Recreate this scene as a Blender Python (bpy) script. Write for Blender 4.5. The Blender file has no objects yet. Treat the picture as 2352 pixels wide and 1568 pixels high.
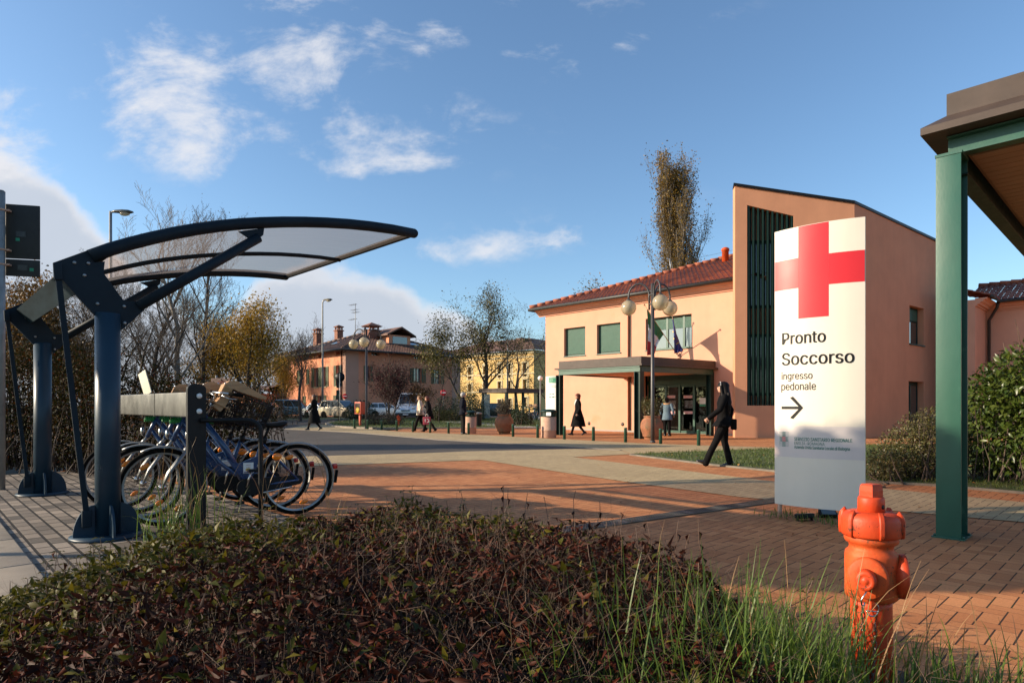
import bpy, bmesh, math, random
import numpy as np
from mathutils import Vector, Matrix, Quaternion
random.seed(7)
R = math.radians
SC = bpy.context.scene
COL = SC.collection

# ------------------------------------------------------------------ camera
F, CX, HZ, EYE = 1440.0, 1176.0, 930.0, 1.22      # photo measured on a 2352 px wide copy
cam_d = bpy.data.cameras.new('camera')
cam_d.sensor_width = 36.0
cam_d.lens = 36.0 * F / 2352.0
cam_d.shift_y = (HZ - 784.0) / 2352.0
cam_d.clip_start = 0.05
cam_d.clip_end = 4000
cam = bpy.data.objects.new('camera', cam_d)
cam.location = (0, 0, EYE)
cam.rotation_euler = (R(90), 0, 0)
COL.objects.link(cam)
SC.camera = cam

# ------------------------------------------------------------------ light
SUN_EL, SUN_AZ = R(19.5), R(4.5)                     # light travels towards +x, a little away from the camera
sun_dir = Vector((math.cos(SUN_AZ) * math.cos(SUN_EL), math.sin(SUN_AZ) * math.cos(SUN_EL), -math.sin(SUN_EL)))
sl = bpy.data.lights.new('sun', 'SUN')
sl.energy = 5.0
sl.angle = R(0.5)
sl.color = (1.0, 0.83, 0.62)
so = bpy.data.objects.new('sun', sl)
so.rotation_euler = sun_dir.to_track_quat('-Z', 'Y').to_euler()
so.location = (-60, -10, 60)
COL.objects.link(so)

SC.view_settings.view_transform = 'Standard'
SC.view_settings.look = 'None'
SC.view_settings.exposure = 0.68
SC.view_settings.gamma = 1.0
SC.cycles.max_bounces = 6
SC.cycles.transparent_max_bounces = 12
SC.cycles.use_denoising = True

W = bpy.data.worlds.new('World')
SC.world = W
W.use_nodes = True
SKY_STR = 0.125

class NT:
    """small helper for wiring node trees"""
    def __init__(s, tree):
        s.t = tree; s.n = tree.nodes; s.l = tree.links
    def add(s, typ, ins=None, **kw):
        n = s.n.new(typ)
        for k, v in kw.items(): setattr(n, k, v)
        for k, v in (ins or {}).items():
            sock = n.inputs[k]
            if isinstance(v, bpy.types.NodeSocket): s.l.new(v, sock)
            else: sock.default_value = v
        return n
    def math(s, op, a, b=0.0, c=0.0, clamp=False):
        n = s.add('ShaderNodeMath', {0: a, 1: b, 2: c}, operation=op); n.use_clamp = clamp
        return n.outputs[0]
    def ramp(s, fac, stops):
        n = s.add('ShaderNodeValToRGB', {'Fac': fac})
        el = n.color_ramp.elements
        while len(el) < len(stops): el.new(0.5)
        for e, (p, c) in zip(el, stops):
            e.position = p; e.color = tuple(c) + ((1,) if len(c) == 3 else ())
        return n.outputs['Color']
    def mix(s, fac, a, b, blend='MIX'):
        n = s.add('ShaderNodeMix', data_type='RGBA', blend_type=blend)
        for i, v in ((0, fac), (6, a), (7, b)):
            if isinstance(v, bpy.types.NodeSocket): s.l.new(v, n.inputs[i])
            else: n.inputs[i].default_value = (tuple(v) + (1,) if (i > 0 and len(v) == 3) else v)
        return n.outputs[2]
    def noise(s, vec, scale, detail=4, rough=0.55, dist=0.0):
        n = s.add('ShaderNodeTexNoise', {'Scale': scale, 'Detail': detail, 'Roughness': rough, 'Distortion': dist})
        if vec is not None: s.l.new(vec, n.inputs['Vector'])
        return n.outputs['Fac']

def build_sky():
    w = NT(W.node_tree)
    w.n.clear()
    sky = w.add('ShaderNodeTexSky', sky_type='NISHITA')
    sky.sun_disc = False
    sky.sun_elevation = SUN_EL
    sky.sun_rotation = math.atan2(-sun_dir.x, -sun_dir.y)
    sky.altitude = 50; sky.air_density = 1.0; sky.dust_density = 0.9; sky.ozone_density = 2.0
    tc = w.add('ShaderNodeTexCoord')
    d = tc.outputs['Generated']
    sep = w.add('ShaderNodeSeparateXYZ', {0: d})
    y = w.math('MAXIMUM', sep.outputs[1], 0.08)
    a = w.math('DIVIDE', sep.outputs[0], y)      # tangent of the bearing
    b = w.math('DIVIDE', sep.outputs[2], y)      # tangent of the height
    # cloud groups: bearing, height, half widths, tilt, weight
    groups = [(-.53, .51, .12, .10, 0, 1.0), (-.36, .53, .14, .075, -.2, .95), (-.47, .44, .18, .07, -.25, 1.0), (-.38, .405, .07, .035, -.4, .8), (-.20, .425, .14, .055, .1, .9), (-.27, .38, .08, .035, .4, .75),
              (-.20, .595, .06, .03, 0, .65), (-.13, .60, .06, .022, -.3, .65), (-.16, .565, .05, .02, 0, .45), (0, .615, .05, .025, 0, .5), (.03, .563, .09, .016, .1, .5), (.20, .582, .11, .026, .35, .7), (-.30, .64, .15, .03, 0, .65), (.05, .645, .12, .03, 0, .55),
              (-.82, .425, .07, .07, -.3, .95), (-.05, .255, .20, .026, .12, .62), (.12, .285, .13, .018, .2, .5), (-.36, .33, .03, .009, 0, .5), (-.62, .44, .05, .012, 0, .4)]
    tot = None
    for (ga, gb, sa, sb, t, wt) in groups:
        da = w.math('SUBTRACT', a, ga); db = w.math('SUBTRACT', b, gb)
        ra = w.math('ADD', w.math('MULTIPLY', da, math.cos(t)), w.math('MULTIPLY', db, math.sin(t)))
        rb = w.math('SUBTRACT', w.math('MULTIPLY', db, math.cos(t)), w.math('MULTIPLY', da, math.sin(t)))
        q = w.math('ADD', w.math('POWER', w.math('ABSOLUTE', w.math('DIVIDE', ra, sa)), 2.0), w.math('POWER', w.math('ABSOLUTE', w.math('DIVIDE', rb, sb)), 2.0))
        g = w.math('MULTIPLY', w.math('EXPONENT', w.math('MULTIPLY', q, -0.8)), wt)
        tot = g if tot is None else w.math('MAXIMUM', tot, g)
    vec = w.add('ShaderNodeCombineXYZ', {0: a, 1: w.math('MULTIPLY', b, 1.7), 2: 0.3}).outputs[0]
    n1 = w.noise(vec, 5.5, 9, 0.62, 0.35)
    n2 = w.noise(vec, 26.0, 6, 0.6, 0.2)
    nn = w.math('ADD', w.math('MULTIPLY', n1, 0.8), w.math('MULTIPLY', n2, 0.2))
    dens = w.math('ADD', w.math('MULTIPLY', w.math('SUBTRACT', nn, 0.54), 3.6), w.math('MULTIPLY', tot, 0.82))
    wis = w.add('ShaderNodeMapRange', {0: dens, 1: 0.10, 2: 1.0}); wis.interpolation_type = 'SMOOTHSTEP'
    wisp = w.math('MULTIPLY', wis.outputs[0], w.math('MINIMUM', w.math('MULTIPLY', tot, 2.2), 0.86))
    # a low bank of grey cumulus beyond the trees: two humps, falling to the right
    hump = None
    for (ga, top, wd) in ((-0.86, 0.405, 0.31), (-0.29, 0.228, 0.235), (-0.13, 0.165, 0.14), (-0.62, .20, .18), (.12, .10, .25), (-1.6, .35, .5), (1.5, .05, .5)):
        q = w.math('POWER', w.math('ABSOLUTE', w.math('DIVIDE', w.math('SUBTRACT', a, ga), wd)), 2.4)
        g = w.math('MULTIPLY', w.math('EXPONENT', w.math('MULTIPLY', q, -1.0)), top)
        hump = g if hump is None else w.math('MAXIMUM', hump, g)
    vec2 = w.add('ShaderNodeCombineXYZ', {0: a, 1: w.math('MULTIPLY', b, 1.3), 2: 4.1}).outputs[0]
    nb = w.noise(vec2, 9.0, 7, 0.58, 0.1)
    edge = w.math('SUBTRACT', w.math('ADD', hump, w.math('MULTIPLY', w.math('SUBTRACT', nb, 0.5), 0.085)), b)
    bk = w.add('ShaderNodeMapRange', {0: edge, 1: -0.004, 2: 0.028}); bk.interpolation_type = 'SMOOTHSTEP'
    bank = w.math('MULTIPLY', bk.outputs[0], 0.93)
    rim = w.add('ShaderNodeMapRange', {0: edge, 1: 0.0, 2: 0.045, 3: 1.0, 4: 0.0}); rim.interpolation_type = 'SMOOTHSTEP'
    K = 1.0 / SKY_STR
    grey = w.mix(w.noise(vec2, 4.0, 4), (0.33 * K, 0.365 * K, 0.425 * K), (0.41 * K, 0.435 * K, 0.485 * K))
    bcol = w.mix(w.math('MULTIPLY', rim.outputs[0], 0.75), grey, (0.64 * K, 0.61 * K, 0.60 * K))
    wcol = w.mix(n1, (0.43 * K, 0.46 * K, 0.53 * K), (0.60 * K, 0.585 * K, 0.58 * K))
    tint = w.mix(1.0, sky.outputs[0], (0.86, 0.99, 1.07), 'MULTIPLY')
    c = w.mix(bank, tint, bcol)
    c = w.mix(wisp, c, wcol)
    bg = w.add('ShaderNodeBackground', {'Color': c, 'Strength': SKY_STR})
    out = w.add('ShaderNodeOutputWorld', {'Surface': bg.outputs[0]})
build_sky()

# ------------------------------------------------------------------ geometry helpers
def GP(u, v, z=0.0):
    d = F * (EYE - z) / (v - HZ)
    return Vector(((u - CX) / F * d, d, z))
def PP(u, v, d):
    return Vector(((u - CX) / F * d, d, EYE + (HZ - v) / F * d))
EA = Vector((0.695, -0.719, 0)); EB = Vector((0.719, 0.695, 0))   # the two directions the place is built along
TH = math.atan2(EA.y, EA.x)
def hit_plane(u, v, p0, n):
    o = Vector((0, 0, EYE)); r = Vector(((u - CX) / F, 1.0, (HZ - v) / F))
    t = (Vector(p0) - o).dot(n) / r.dot(n)
    return o + r * t
class Frame:
    """a local frame: origin on the ground, local x along the given heading"""
    def __init__(s, org, ang=TH):
        s.o = Vector((org[0], org[1], org[2] if len(org) > 2 else 0)); s.a = ang
        s.x = Vector((math.cos(ang), math.sin(ang), 0)); s.y = Vector((-math.sin(ang), math.cos(ang), 0))
    def loc(s, w):
        r = Vector(w) - s.o
        return Vector((r.dot(s.x), r.dot(s.y), r.z))
    def front(s, u, v, y=0.0):       # pixel -> local x,z on the plane local y = const
        p = s.loc(hit_plane(u, v, s.o + s.y * y, s.y)); return p.x, p.z
    def side(s, u, v, x=0.0):        # pixel -> local y,z on the plane local x = const
        p = s.loc(hit_plane(u, v, s.o + s.x * x, s.x)); return p.y, p.z

class MB:
    """collects shapes; build() links them as ONE mesh object"""
    def __init__(s):
        s.v = []; s.f = []; s.sm = []; s.mi = []; s.m = 0
    def add(s, vs, fs, smooth=False, mi=None):
        o = len(s.v)
        s.v += [tuple(p) for p in vs]
        for f in fs:
            s.f.append(tuple(i + o for i in f)); s.sm.append(smooth); s.mi.append(s.m if mi is None else mi)
        return s
    def box(s, c, d, rz=0.0, rot=None, mi=None):
        m = rot.to_3x3() if rot is not None else Matrix.Rotation(rz, 3, 'Z')
        c = Vector(c); hx, hy, hz = d[0] / 2, d[1] / 2, d[2] / 2
        vs = [c + m @ Vector((x * hx, y * hy, z * hz)) for x in (-1, 1) for y in (-1, 1) for z in (-1, 1)]
        return s.add(vs, [(0, 1, 3, 2), (4, 6, 7, 5), (0, 4, 5, 1), (2, 3, 7, 6), (0, 2, 6, 4), (1, 5, 7, 3)], mi=mi)
    def bx(s, x0, x1, y0, y1, z0, z1, mi=None):
        return s.box(((x0 + x1) / 2, (y0 + y1) / 2, (z0 + z1) / 2), (abs(x1 - x0), abs(y1 - y0), abs(z1 - z0)), mi=mi)
    def cbox(s, c, d, ch=0.01, rz=0.0, rot=None, mi=None):
        """box with chamfered vertical and horizontal edges"""
        m = rot.to_3x3() if rot is not None else Matrix.Rotation(rz, 3, 'Z')
        bm = bmesh.new(); bmesh.ops.create_cube(bm, size=1.0)
        for v in bm.verts: v.co = Vector((v.co.x * d[0], v.co.y * d[1], v.co.z * d[2]))
        bmesh.ops.bevel(bm, geom=list(bm.edges), offset=ch, segments=2, profile=0.7, affect='EDGES')
        bm.verts.ensure_lookup_table()
        c = Vector(c)
        s.add([c + m @ v.co for v in bm.verts], [[v.index for v in f.verts] for f in bm.faces], True, mi)
        bm.free(); return s
    def tube(s, pts, r, n=8, caps=True, smooth=True, mi=None, flat=None):
        pts = [Vector(p) for p in pts]
        rs = r if isinstance(r, (list, tuple)) else [r] * len(pts)
        t0 = (pts[1] - pts[0]).normalized()
        ref = Vector((0, 0, 1)) if abs(t0.z) < 0.9 else Vector((1, 0, 0))
        nx = t0.cross(ref).normalized()
        vs = []
        for i, p in enumerate(pts):
            a = pts[max(i - 1, 0)]; b = pts[min(i + 1, len(pts) - 1)]
            t = (b - a).normalized()
            nx = (nx - t * nx.dot(t)).normalized(); ny = t.cross(nx)
            for k in range(n):
                an = 2 * math.pi * k / n
                q = nx * math.cos(an) + ny * math.sin(an)
                if flat: q = nx * math.cos(an) * flat[0] + ny * math.sin(an) * flat[1]
                vs.append(p + q * rs[i])
        fs = []
        for i in range(len(pts) - 1):
            for k in range(n):
                fs.append((i * n + k, i * n + (k + 1) % n, (i + 1) * n + (k + 1) % n, (i + 1) * n + k))
        if caps:
            fs.append(tuple(range(n - 1, -1, -1))); fs.append(tuple((len(pts) - 1) * n + k for k in range(n)))
        return s.add(vs, fs, smooth, mi)
    def lathe(s, prof, c=(0, 0, 0), n=24, axis=None, smooth=True, mi=None):
        """prof: (radius, height) along the axis"""
        c = Vector(c)
        q = Matrix.Identity(3) if axis is None else Vector((0, 0, 1)).rotation_difference(Vector(axis)).to_matrix()
        vs = []
        for (r, z) in prof:
            for k in range(n):
                an = 2 * math.pi * k / n
                vs.append(c + q @ Vector((r * math.cos(an), r * math.sin(an), z)))
        fs = []
        for i in range(len(prof) - 1):
            for k in range(n):
                fs.append((i * n + k, i * n + (k + 1) % n, (i + 1) * n + (k + 1) % n, (i + 1) * n + k))
        if prof[0][0] > 1e-4: fs.append(tuple(range(n - 1, -1, -1)))
        if prof[-1][0] > 1e-4: fs.append(tuple((len(prof) - 1) * n + k for k in range(n)))
        return s.add(vs, fs, smooth, mi)
    def sphere(s, c, r, n=16, m=10, mi=None, squash=(1, 1, 1)):
        c = Vector(c); vs = []; fs = []
        for i in range(m + 1):
            ph = math.pi * i / m
            for k in range(n):
                an = 2 * math.pi * k / n
                vs.append(c + Vector((r * squash[0] * math.sin(ph) * math.cos(an), r * squash[1] * math.sin(ph) * math.sin(an), -r * squash[2] * math.cos(ph))))
        for i in range(m):
            for k in range(n):
                fs.append((i * n + k, i * n + (k + 1) % n, (i + 1) * n + (k + 1) % n, (i + 1) * n + k))
        return s.add(vs, fs, True, mi)
    def prism(s, poly, h0, h1, up='z', mi=None, smooth=False):
        """polygon extruded: up 'z' takes (x,y); 'x' takes (y,z); 'y' takes (x,z)"""
        def P(p, h):
            return (p[0], p[1], h) if up == 'z' else ((h, p[0], p[1]) if up == 'x' else (p[0], h, p[1]))
        n = len(poly)
        vs = [P(p, h0) for p in poly] + [P(p, h1) for p in poly]
        fs = [tuple(range(n - 1, -1, -1)), tuple(range(n, 2 * n))] + [(i, (i + 1) % n, n + (i + 1) % n, n + i) for i in range(n)]
        return s.add(vs, fs, smooth, mi)
    def poly(s, pts, mi=None, smooth=False):
        return s.add(pts, [tuple(range(len(pts)))], smooth, mi)
    def loft(s, rings, closed=True, caps=True, smooth=True, mi=None):
        n = len(rings[0]); vs = [p for r in rings for p in r]; fs = []
        kk = n if closed else n - 1
        for i in range(len(rings) - 1):
            for k in range(kk):
                fs.append((i * n + k, i * n + (k + 1) % n, (i + 1) * n + (k + 1) % n, (i + 1) * n + k))
        if caps and closed:
            fs.append(tuple(range(n - 1, -1, -1))); fs.append(tuple((len(rings) - 1) * n + k for k in range(n)))
        return s.add(vs, fs, smooth, mi)
    def build(s, name, mat, parent=None, recalc=True):
        me = bpy.data.meshes.new(name)
        me.from_pydata(s.v, [], s.f)
        me.polygons.foreach_set('use_smooth', s.sm)
        mats = mat if isinstance(mat, (list, tuple)) else [mat]
        for m in mats: me.materials.append(m)
        if len(mats) > 1: me.polygons.foreach_set('material_index', s.mi)
        if recalc:
            bm = bmesh.new(); bm.from_mesh(me)
            bmesh.ops.recalc_face_normals(bm, faces=bm.faces); bm.to_mesh(me); bm.free()
        me.update()
        o = bpy.data.objects.new(name, me); COL.objects.link(o)
        if parent is not None: o.parent = parent
        return o
def wall_with_holes(mb, x0, x1, z0, z1, holes, y0, y1, mi=None, top=None):
    """wall slab between local y0 (front) and y1 with rectangular openings (x0,x1,z0,z1)"""
    xs = sorted(set([x0, x1] + [h[0] for h in holes] + [h[1] for h in holes]))
    for a, b in zip(xs, xs[1:]):
        m = (a + b) / 2
        hs = sorted([(h[2], h[3]) for h in holes if h[0] - 1e-6 < m < h[1] + 1e-6])
        z = z0
        for (ha, hb) in hs:
            if ha > z + 1e-4: mb.bx(a, b, y0, y1, z, ha, mi)
            z = hb
        if z1 > z + 1e-4: mb.bx(a, b, y0, y1, z, z1, mi)
    return mb
def tag(o, label=None, cat=None, group=None, kind=None):
    if label: o['label'] = label
    if cat: o['category'] = cat
    if group: o['group'] = group
    if kind: o['kind'] = kind
    return o
def thing(name, label, cat, loc=(0, 0, 0), rz=0.0, group=None, scale=None):
    o = bpy.data.objects.new(name, None); COL.objects.link(o)
    o.location = loc; o.rotation_euler = (0, 0, rz); o.empty_display_size = 0.2
    if scale: o.scale = (scale, scale, scale)
    return tag(o, label, cat, group)
def copy_tree(o, parent=None):
    c = o.copy(); COL.objects.link(c)
    if parent is not None: c.parent = parent
    for ch in list(o.children): copy_tree(ch, c)
    return c
def dup(root, loc, rz=0.0, label=None, group=None, scale=None):
    c = copy_tree(root); c.location = loc; c.rotation_euler = (0, 0, rz)
    if scale: c.scale = (scale, scale, scale) if not isinstance(scale, tuple) else scale
    if label: c['label'] = label
    if group: c['group'] = group
    return c
def cards(name, mat, parent, P, D, U, Ln, Wd, bend=0.25, fold=0.3, mi=None):
    """many small leaves as one mesh: position, direction, up, length, width (numpy arrays)"""
    n = len(P)
    D = D / np.maximum(np.linalg.norm(D, axis=1, keepdims=True), 1e-6)
    S = np.cross(D, U); S /= np.maximum(np.linalg.norm(S, axis=1, keepdims=True), 1e-6)
    N = np.cross(S, D)
    L = Ln[:, None]; w = Wd[:, None] * 0.5
    base = P; tip = P + D * L - N * L * bend
    mid = P + D * L * 0.45
    l_ = mid + S * w + N * w * fold; r_ = mid - S * w + N * w * fold
    V = np.stack([base, l_, tip, r_, mid], axis=1).reshape(-1, 3)
    k = np.arange(n) * 5
    T = np.stack([k, k + 4, k + 1, k + 1, k + 4, k + 2, k + 2, k + 4, k + 3, k + 3, k + 4, k], axis=1).reshape(-1)
    me = bpy.data.meshes.new(name)
    nt = n * 4
    me.vertices.add(len(V)); me.vertices.foreach_set('co', V.astype(np.float32).ravel())
    me.loops.add(nt * 3); me.loops.foreach_set('vertex_index', T.astype(np.int32))
    me.polygons.add(nt)
    me.polygons.foreach_set('loop_start', (np.arange(nt) * 3).astype(np.int32))
    me.polygons.foreach_set('loop_total', np.full(nt, 3, dtype=np.int32))
    mats = mat if isinstance(mat, (list, tuple)) else [mat]
    for m in mats: me.materials.append(m)
    if mi is not None: me.polygons.foreach_set('material_index', np.repeat(mi, 4).astype(np.int32))
    me.polygons.foreach_set('use_smooth', np.ones(nt, dtype=bool))
    me.update(calc_edges=True); me.validate()
    o = bpy.data.objects.new(name, me); COL.objects.link(o)
    if parent is not None: o.parent = parent
    return o
def segs_mesh(name, mat, parent, A, B, ra, rb, n=3):
    """many tapered twigs (numpy start, end, radii) as one mesh"""
    A = np.asarray(A, float); B = np.asarray(B, float); ra = np.asarray(ra, float); rb = np.asarray(rb, float)
    D = B - A; D /= np.maximum(np.linalg.norm(D, axis=1, keepdims=True), 1e-9)
    ref = np.where(np.abs(D[:, 2:3]) < 0.9, np.array([[0, 0, 1.0]]), np.array([[1.0, 0, 0]]))
    X = np.cross(D, ref); X /= np.linalg.norm(X, axis=1, keepdims=True); Y = np.cross(D, X)
    rings = []
    for (C, r) in ((A, ra), (B, rb)):
        for k in range(n):
            an = 2 * math.pi * k / n
            rings.append(C + (X * math.cos(an) + Y * math.sin(an)) * r[:, None])
    V = np.stack(rings, axis=1).reshape(-1, 3)
    b = np.arange(len(A)) * 2 * n
    q = []
    for k in range(n):
        k2 = (k + 1) % n
        q.append(np.stack([b + k, b + k2, b + n + k2, b + n + k], axis=1))
    Q = np.stack(q, axis=1).reshape(-1)
    nq = len(A) * n
    me = bpy.data.meshes.new(name)
    me.vertices.add(len(V)); me.vertices.foreach_set('co', V.astype(np.float32).ravel())
    me.loops.add(nq * 4); me.loops.foreach_set('vertex_index', Q.astype(np.int32))
    me.polygons.add(nq)
    me.polygons.foreach_set('loop_start', (np.arange(nq) * 4).astype(np.int32))
    me.polygons.foreach_set('loop_total', np.full(nq, 4, dtype=np.int32))
    me.polygons.foreach_set('use_smooth', np.ones(nq, dtype=bool))
    me.materials.append(mat)
    me.update(calc_edges=True)
    o = bpy.data.objects.new(name, me); COL.objects.link(o)
    if parent is not None: o.parent = parent
    return o
_tc = {}
FONT = None
try:        # Blender's own interface typeface, nearest to the lettering in the photo
    import os
    FONT = bpy.data.fonts.load(os.path.join(bpy.utils.system_resource('DATAFILES'), 'fonts', 'Inter.woff2'))
except Exception:
    FONT = None
def text_geo(s, size=1.0, align='LEFT', bold=0.0, sx=1.0):
    """outline of a line of writing as (verts 2-D, faces), baseline at 0"""
    key = (s, size, align, bold, sx)
    if key in _tc: return _tc[key]
    cu = bpy.data.curves.new('lettering', 'FONT'); cu.body = s
    if FONT: cu.font = FONT
    cu.size = size; cu.align_x = align; cu.offset = bold; cu.resolution_u = 3
    o = bpy.data.objects.new('lettering', cu); COL.objects.link(o)
    me = bpy.data.meshes.new_from_object(o.evaluated_get(bpy.context.evaluated_depsgraph_get()))
    r = ([(v.co.x * sx, v.co.y) for v in me.vertices], [tuple(p.vertices) for p in me.polygons])
    bpy.data.objects.remove(o); bpy.data.curves.remove(cu); bpy.data.meshes.remove(me)
    _tc[key] = r
    return r

# ------------------------------------------------------------------ materials
def new_mat(name):
    m = bpy.data.materials.new(name); m.use_nodes = True
    t = NT(m.node_tree); t.n.clear()
    b = t.add('ShaderNodeBsdfPrincipled'); o = t.add('ShaderNodeOutputMaterial', {'Surface': b.outputs[0]})
    return m, t, b, o
def c4(c): return tuple(c) + (1,)
def mat(name, col, rough=0.6, metal=0.0, var=0.18, scale=6.0, col2=None, bump=0.0, bscale=60.0, spec=0.5, coat=0.0, stretch=None, dirt=None, streak=0.0, chips=None):
    m, t, b, o = new_mat(name)
    tc = t.add('ShaderNodeTexCoord').outputs['Object']
    if stretch:
        tc = t.add('ShaderNodeMapping', {'Vector': tc, 'Scale': stretch}).outputs[0]
    c2 = col2 if col2 else tuple(max(0, x * (1 - var * 1.6)) for x in col)
    c1 = tuple(min(1, x * (1 + var * 0.5)) for x in col)
    n = t.noise(tc, scale, 6, 0.62)
    c = t.ramp(n, [(0.3, c2), (0.68, c1)])
    if dirt:
        dn = t.noise(tc, dirt[1], 5, 0.7)
        f = t.ramp(dn, [(dirt[2], (0, 0, 0)), (dirt[2] + 0.15, (1, 1, 1))])
        c = t.mix(f, c, dirt[0])
    if chips:
        cn = t.math('ADD', t.math('MULTIPLY', t.noise(tc, chips[1], 6, .7), .6), t.math('MULTIPLY', t.noise(tc, chips[1] * .22, 3), .4))
        c = t.mix(t.ramp(cn, [(.575, (0, 0, 0)), (.60, (1, 1, 1))]), c, chips[0])
        c = t.mix(t.ramp(t.noise(tc, 5.0, 6, .7), [(.45, (0, 0, 0)), (.8, (.6, .6, .6))]), c, chips[2])
    if streak:
        sv = t.add('ShaderNodeMapping', {'Vector': tc, 'Scale': (1.6, 1.6, 0.16)}).outputs[0]
        c = t.mix(1.0, c, t.ramp(t.noise(sv, 1.3, 8, .75, 0.6), [(0.42, (1, 1, 1)), (0.75, (1 - streak,) * 3)]), 'MULTIPLY')
    t.l.new(c, b.inputs['Base Color'])
    rn = t.math('MULTIPLY_ADD', t.noise(tc, scale * 2.3, 3), 0.22, rough - 0.11, True)
    t.l.new(rn, b.inputs['Roughness'])
    b.inputs['Metallic'].default_value = metal
    b.inputs['Specular IOR Level'].default_value = spec
    b.inputs['Coat Weight'].default_value = coat
    if bump:
        bn = t.add('ShaderNodeBump', {'Height': t.noise(tc, bscale, 5), 'Strength': bump, 'Distance': 0.01})
        t.l.new(bn.outputs[0], b.inputs['Normal'])
    return m
def leaf_mat(name, cols, rough=0.45, trans=0.25, spec=0.4):
    """leaves whose colour changes from leaf to leaf"""
    m, t, b, o = new_mat(name)
    g = t.add('ShaderNodeNewGeometry')
    rnd = g.outputs['Random Per Island']
    st = [(i / max(1, len(cols) - 1) , c) for i, c in enumerate(cols)]
    c = t.ramp(rnd, st)
    pos = t.noise(g.outputs['Position'], 1.3, 3)
    c = t.mix(t.math('MULTIPLY', pos, 0.35), c, cols[0])
    t.l.new(c, b.inputs['Base Color'])
    b.inputs['Roughness'].default_value = rough
    b.inputs['Specular IOR Level'].default_value = spec
    tr = t.add('ShaderNodeBsdfTranslucent', {'Color': c})
    mx = t.add('ShaderNodeMixShader', {0: trans, 1: b.outputs[0], 2: tr.outputs[0]})
    t.l.new(mx.outputs[0], o.inputs['Surface'])
    return m
def brick_mat(name, ca, cb, cm, bw, rh, rot, offset=0.5, mortar=0.012, rough=0.8, bump=0.4, scale_n=0.8, dark=0.35, squash=None):
    m, t, b, o = new_mat(name)
    tc = t.add('ShaderNodeTexCoord').outputs['Object']
    mp = t.add('ShaderNodeMapping', {'Vector': tc, 'Rotation': (0, 0, rot)})
    br = t.add('ShaderNodeTexBrick', {'Vector': mp.outputs[0], 'Color1': c4(ca), 'Color2': c4(cb), 'Mortar': c4(cm), 'Scale': 1.0, 'Mortar Size': mortar, 'Mortar Smooth': 0.3, 'Bias': 0.0, 'Brick Width': bw, 'Row Height': rh})
    br.offset = offset
    n = t.noise(tc, scale_n, 6, 0.6)
    f = t.ramp(n, [(0.35, (1, 1, 1)), (0.75, (1 - dark,) * 3)])
    c = t.mix(1.0, br.outputs['Color'], f, 'MULTIPLY')
    n2 = t.noise(tc, 70.0, 3)
    c = t.mix(0.5, c, t.ramp(n2, [(0.3, (0.72, 0.72, 0.72)), (0.7, (1.2, 1.2, 1.2))]), 'MULTIPLY')
    t.l.new(c, b.inputs['Base Color'])
    b.inputs['Roughness'].default_value = rough
    b.inputs['Specular IOR Level'].default_value = 0.25
    h = t.math('ADD', t.math('MULTIPLY', br.outputs['Fac'], -1.0), t.math('MULTIPLY', n2, 0.15))
    bn = t.add('ShaderNodeBump', {'Height': h, 'Strength': bump, 'Distance': 0.006})
    t.l.new(bn.outputs[0], b.inputs['Normal'])
    return m
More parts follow.
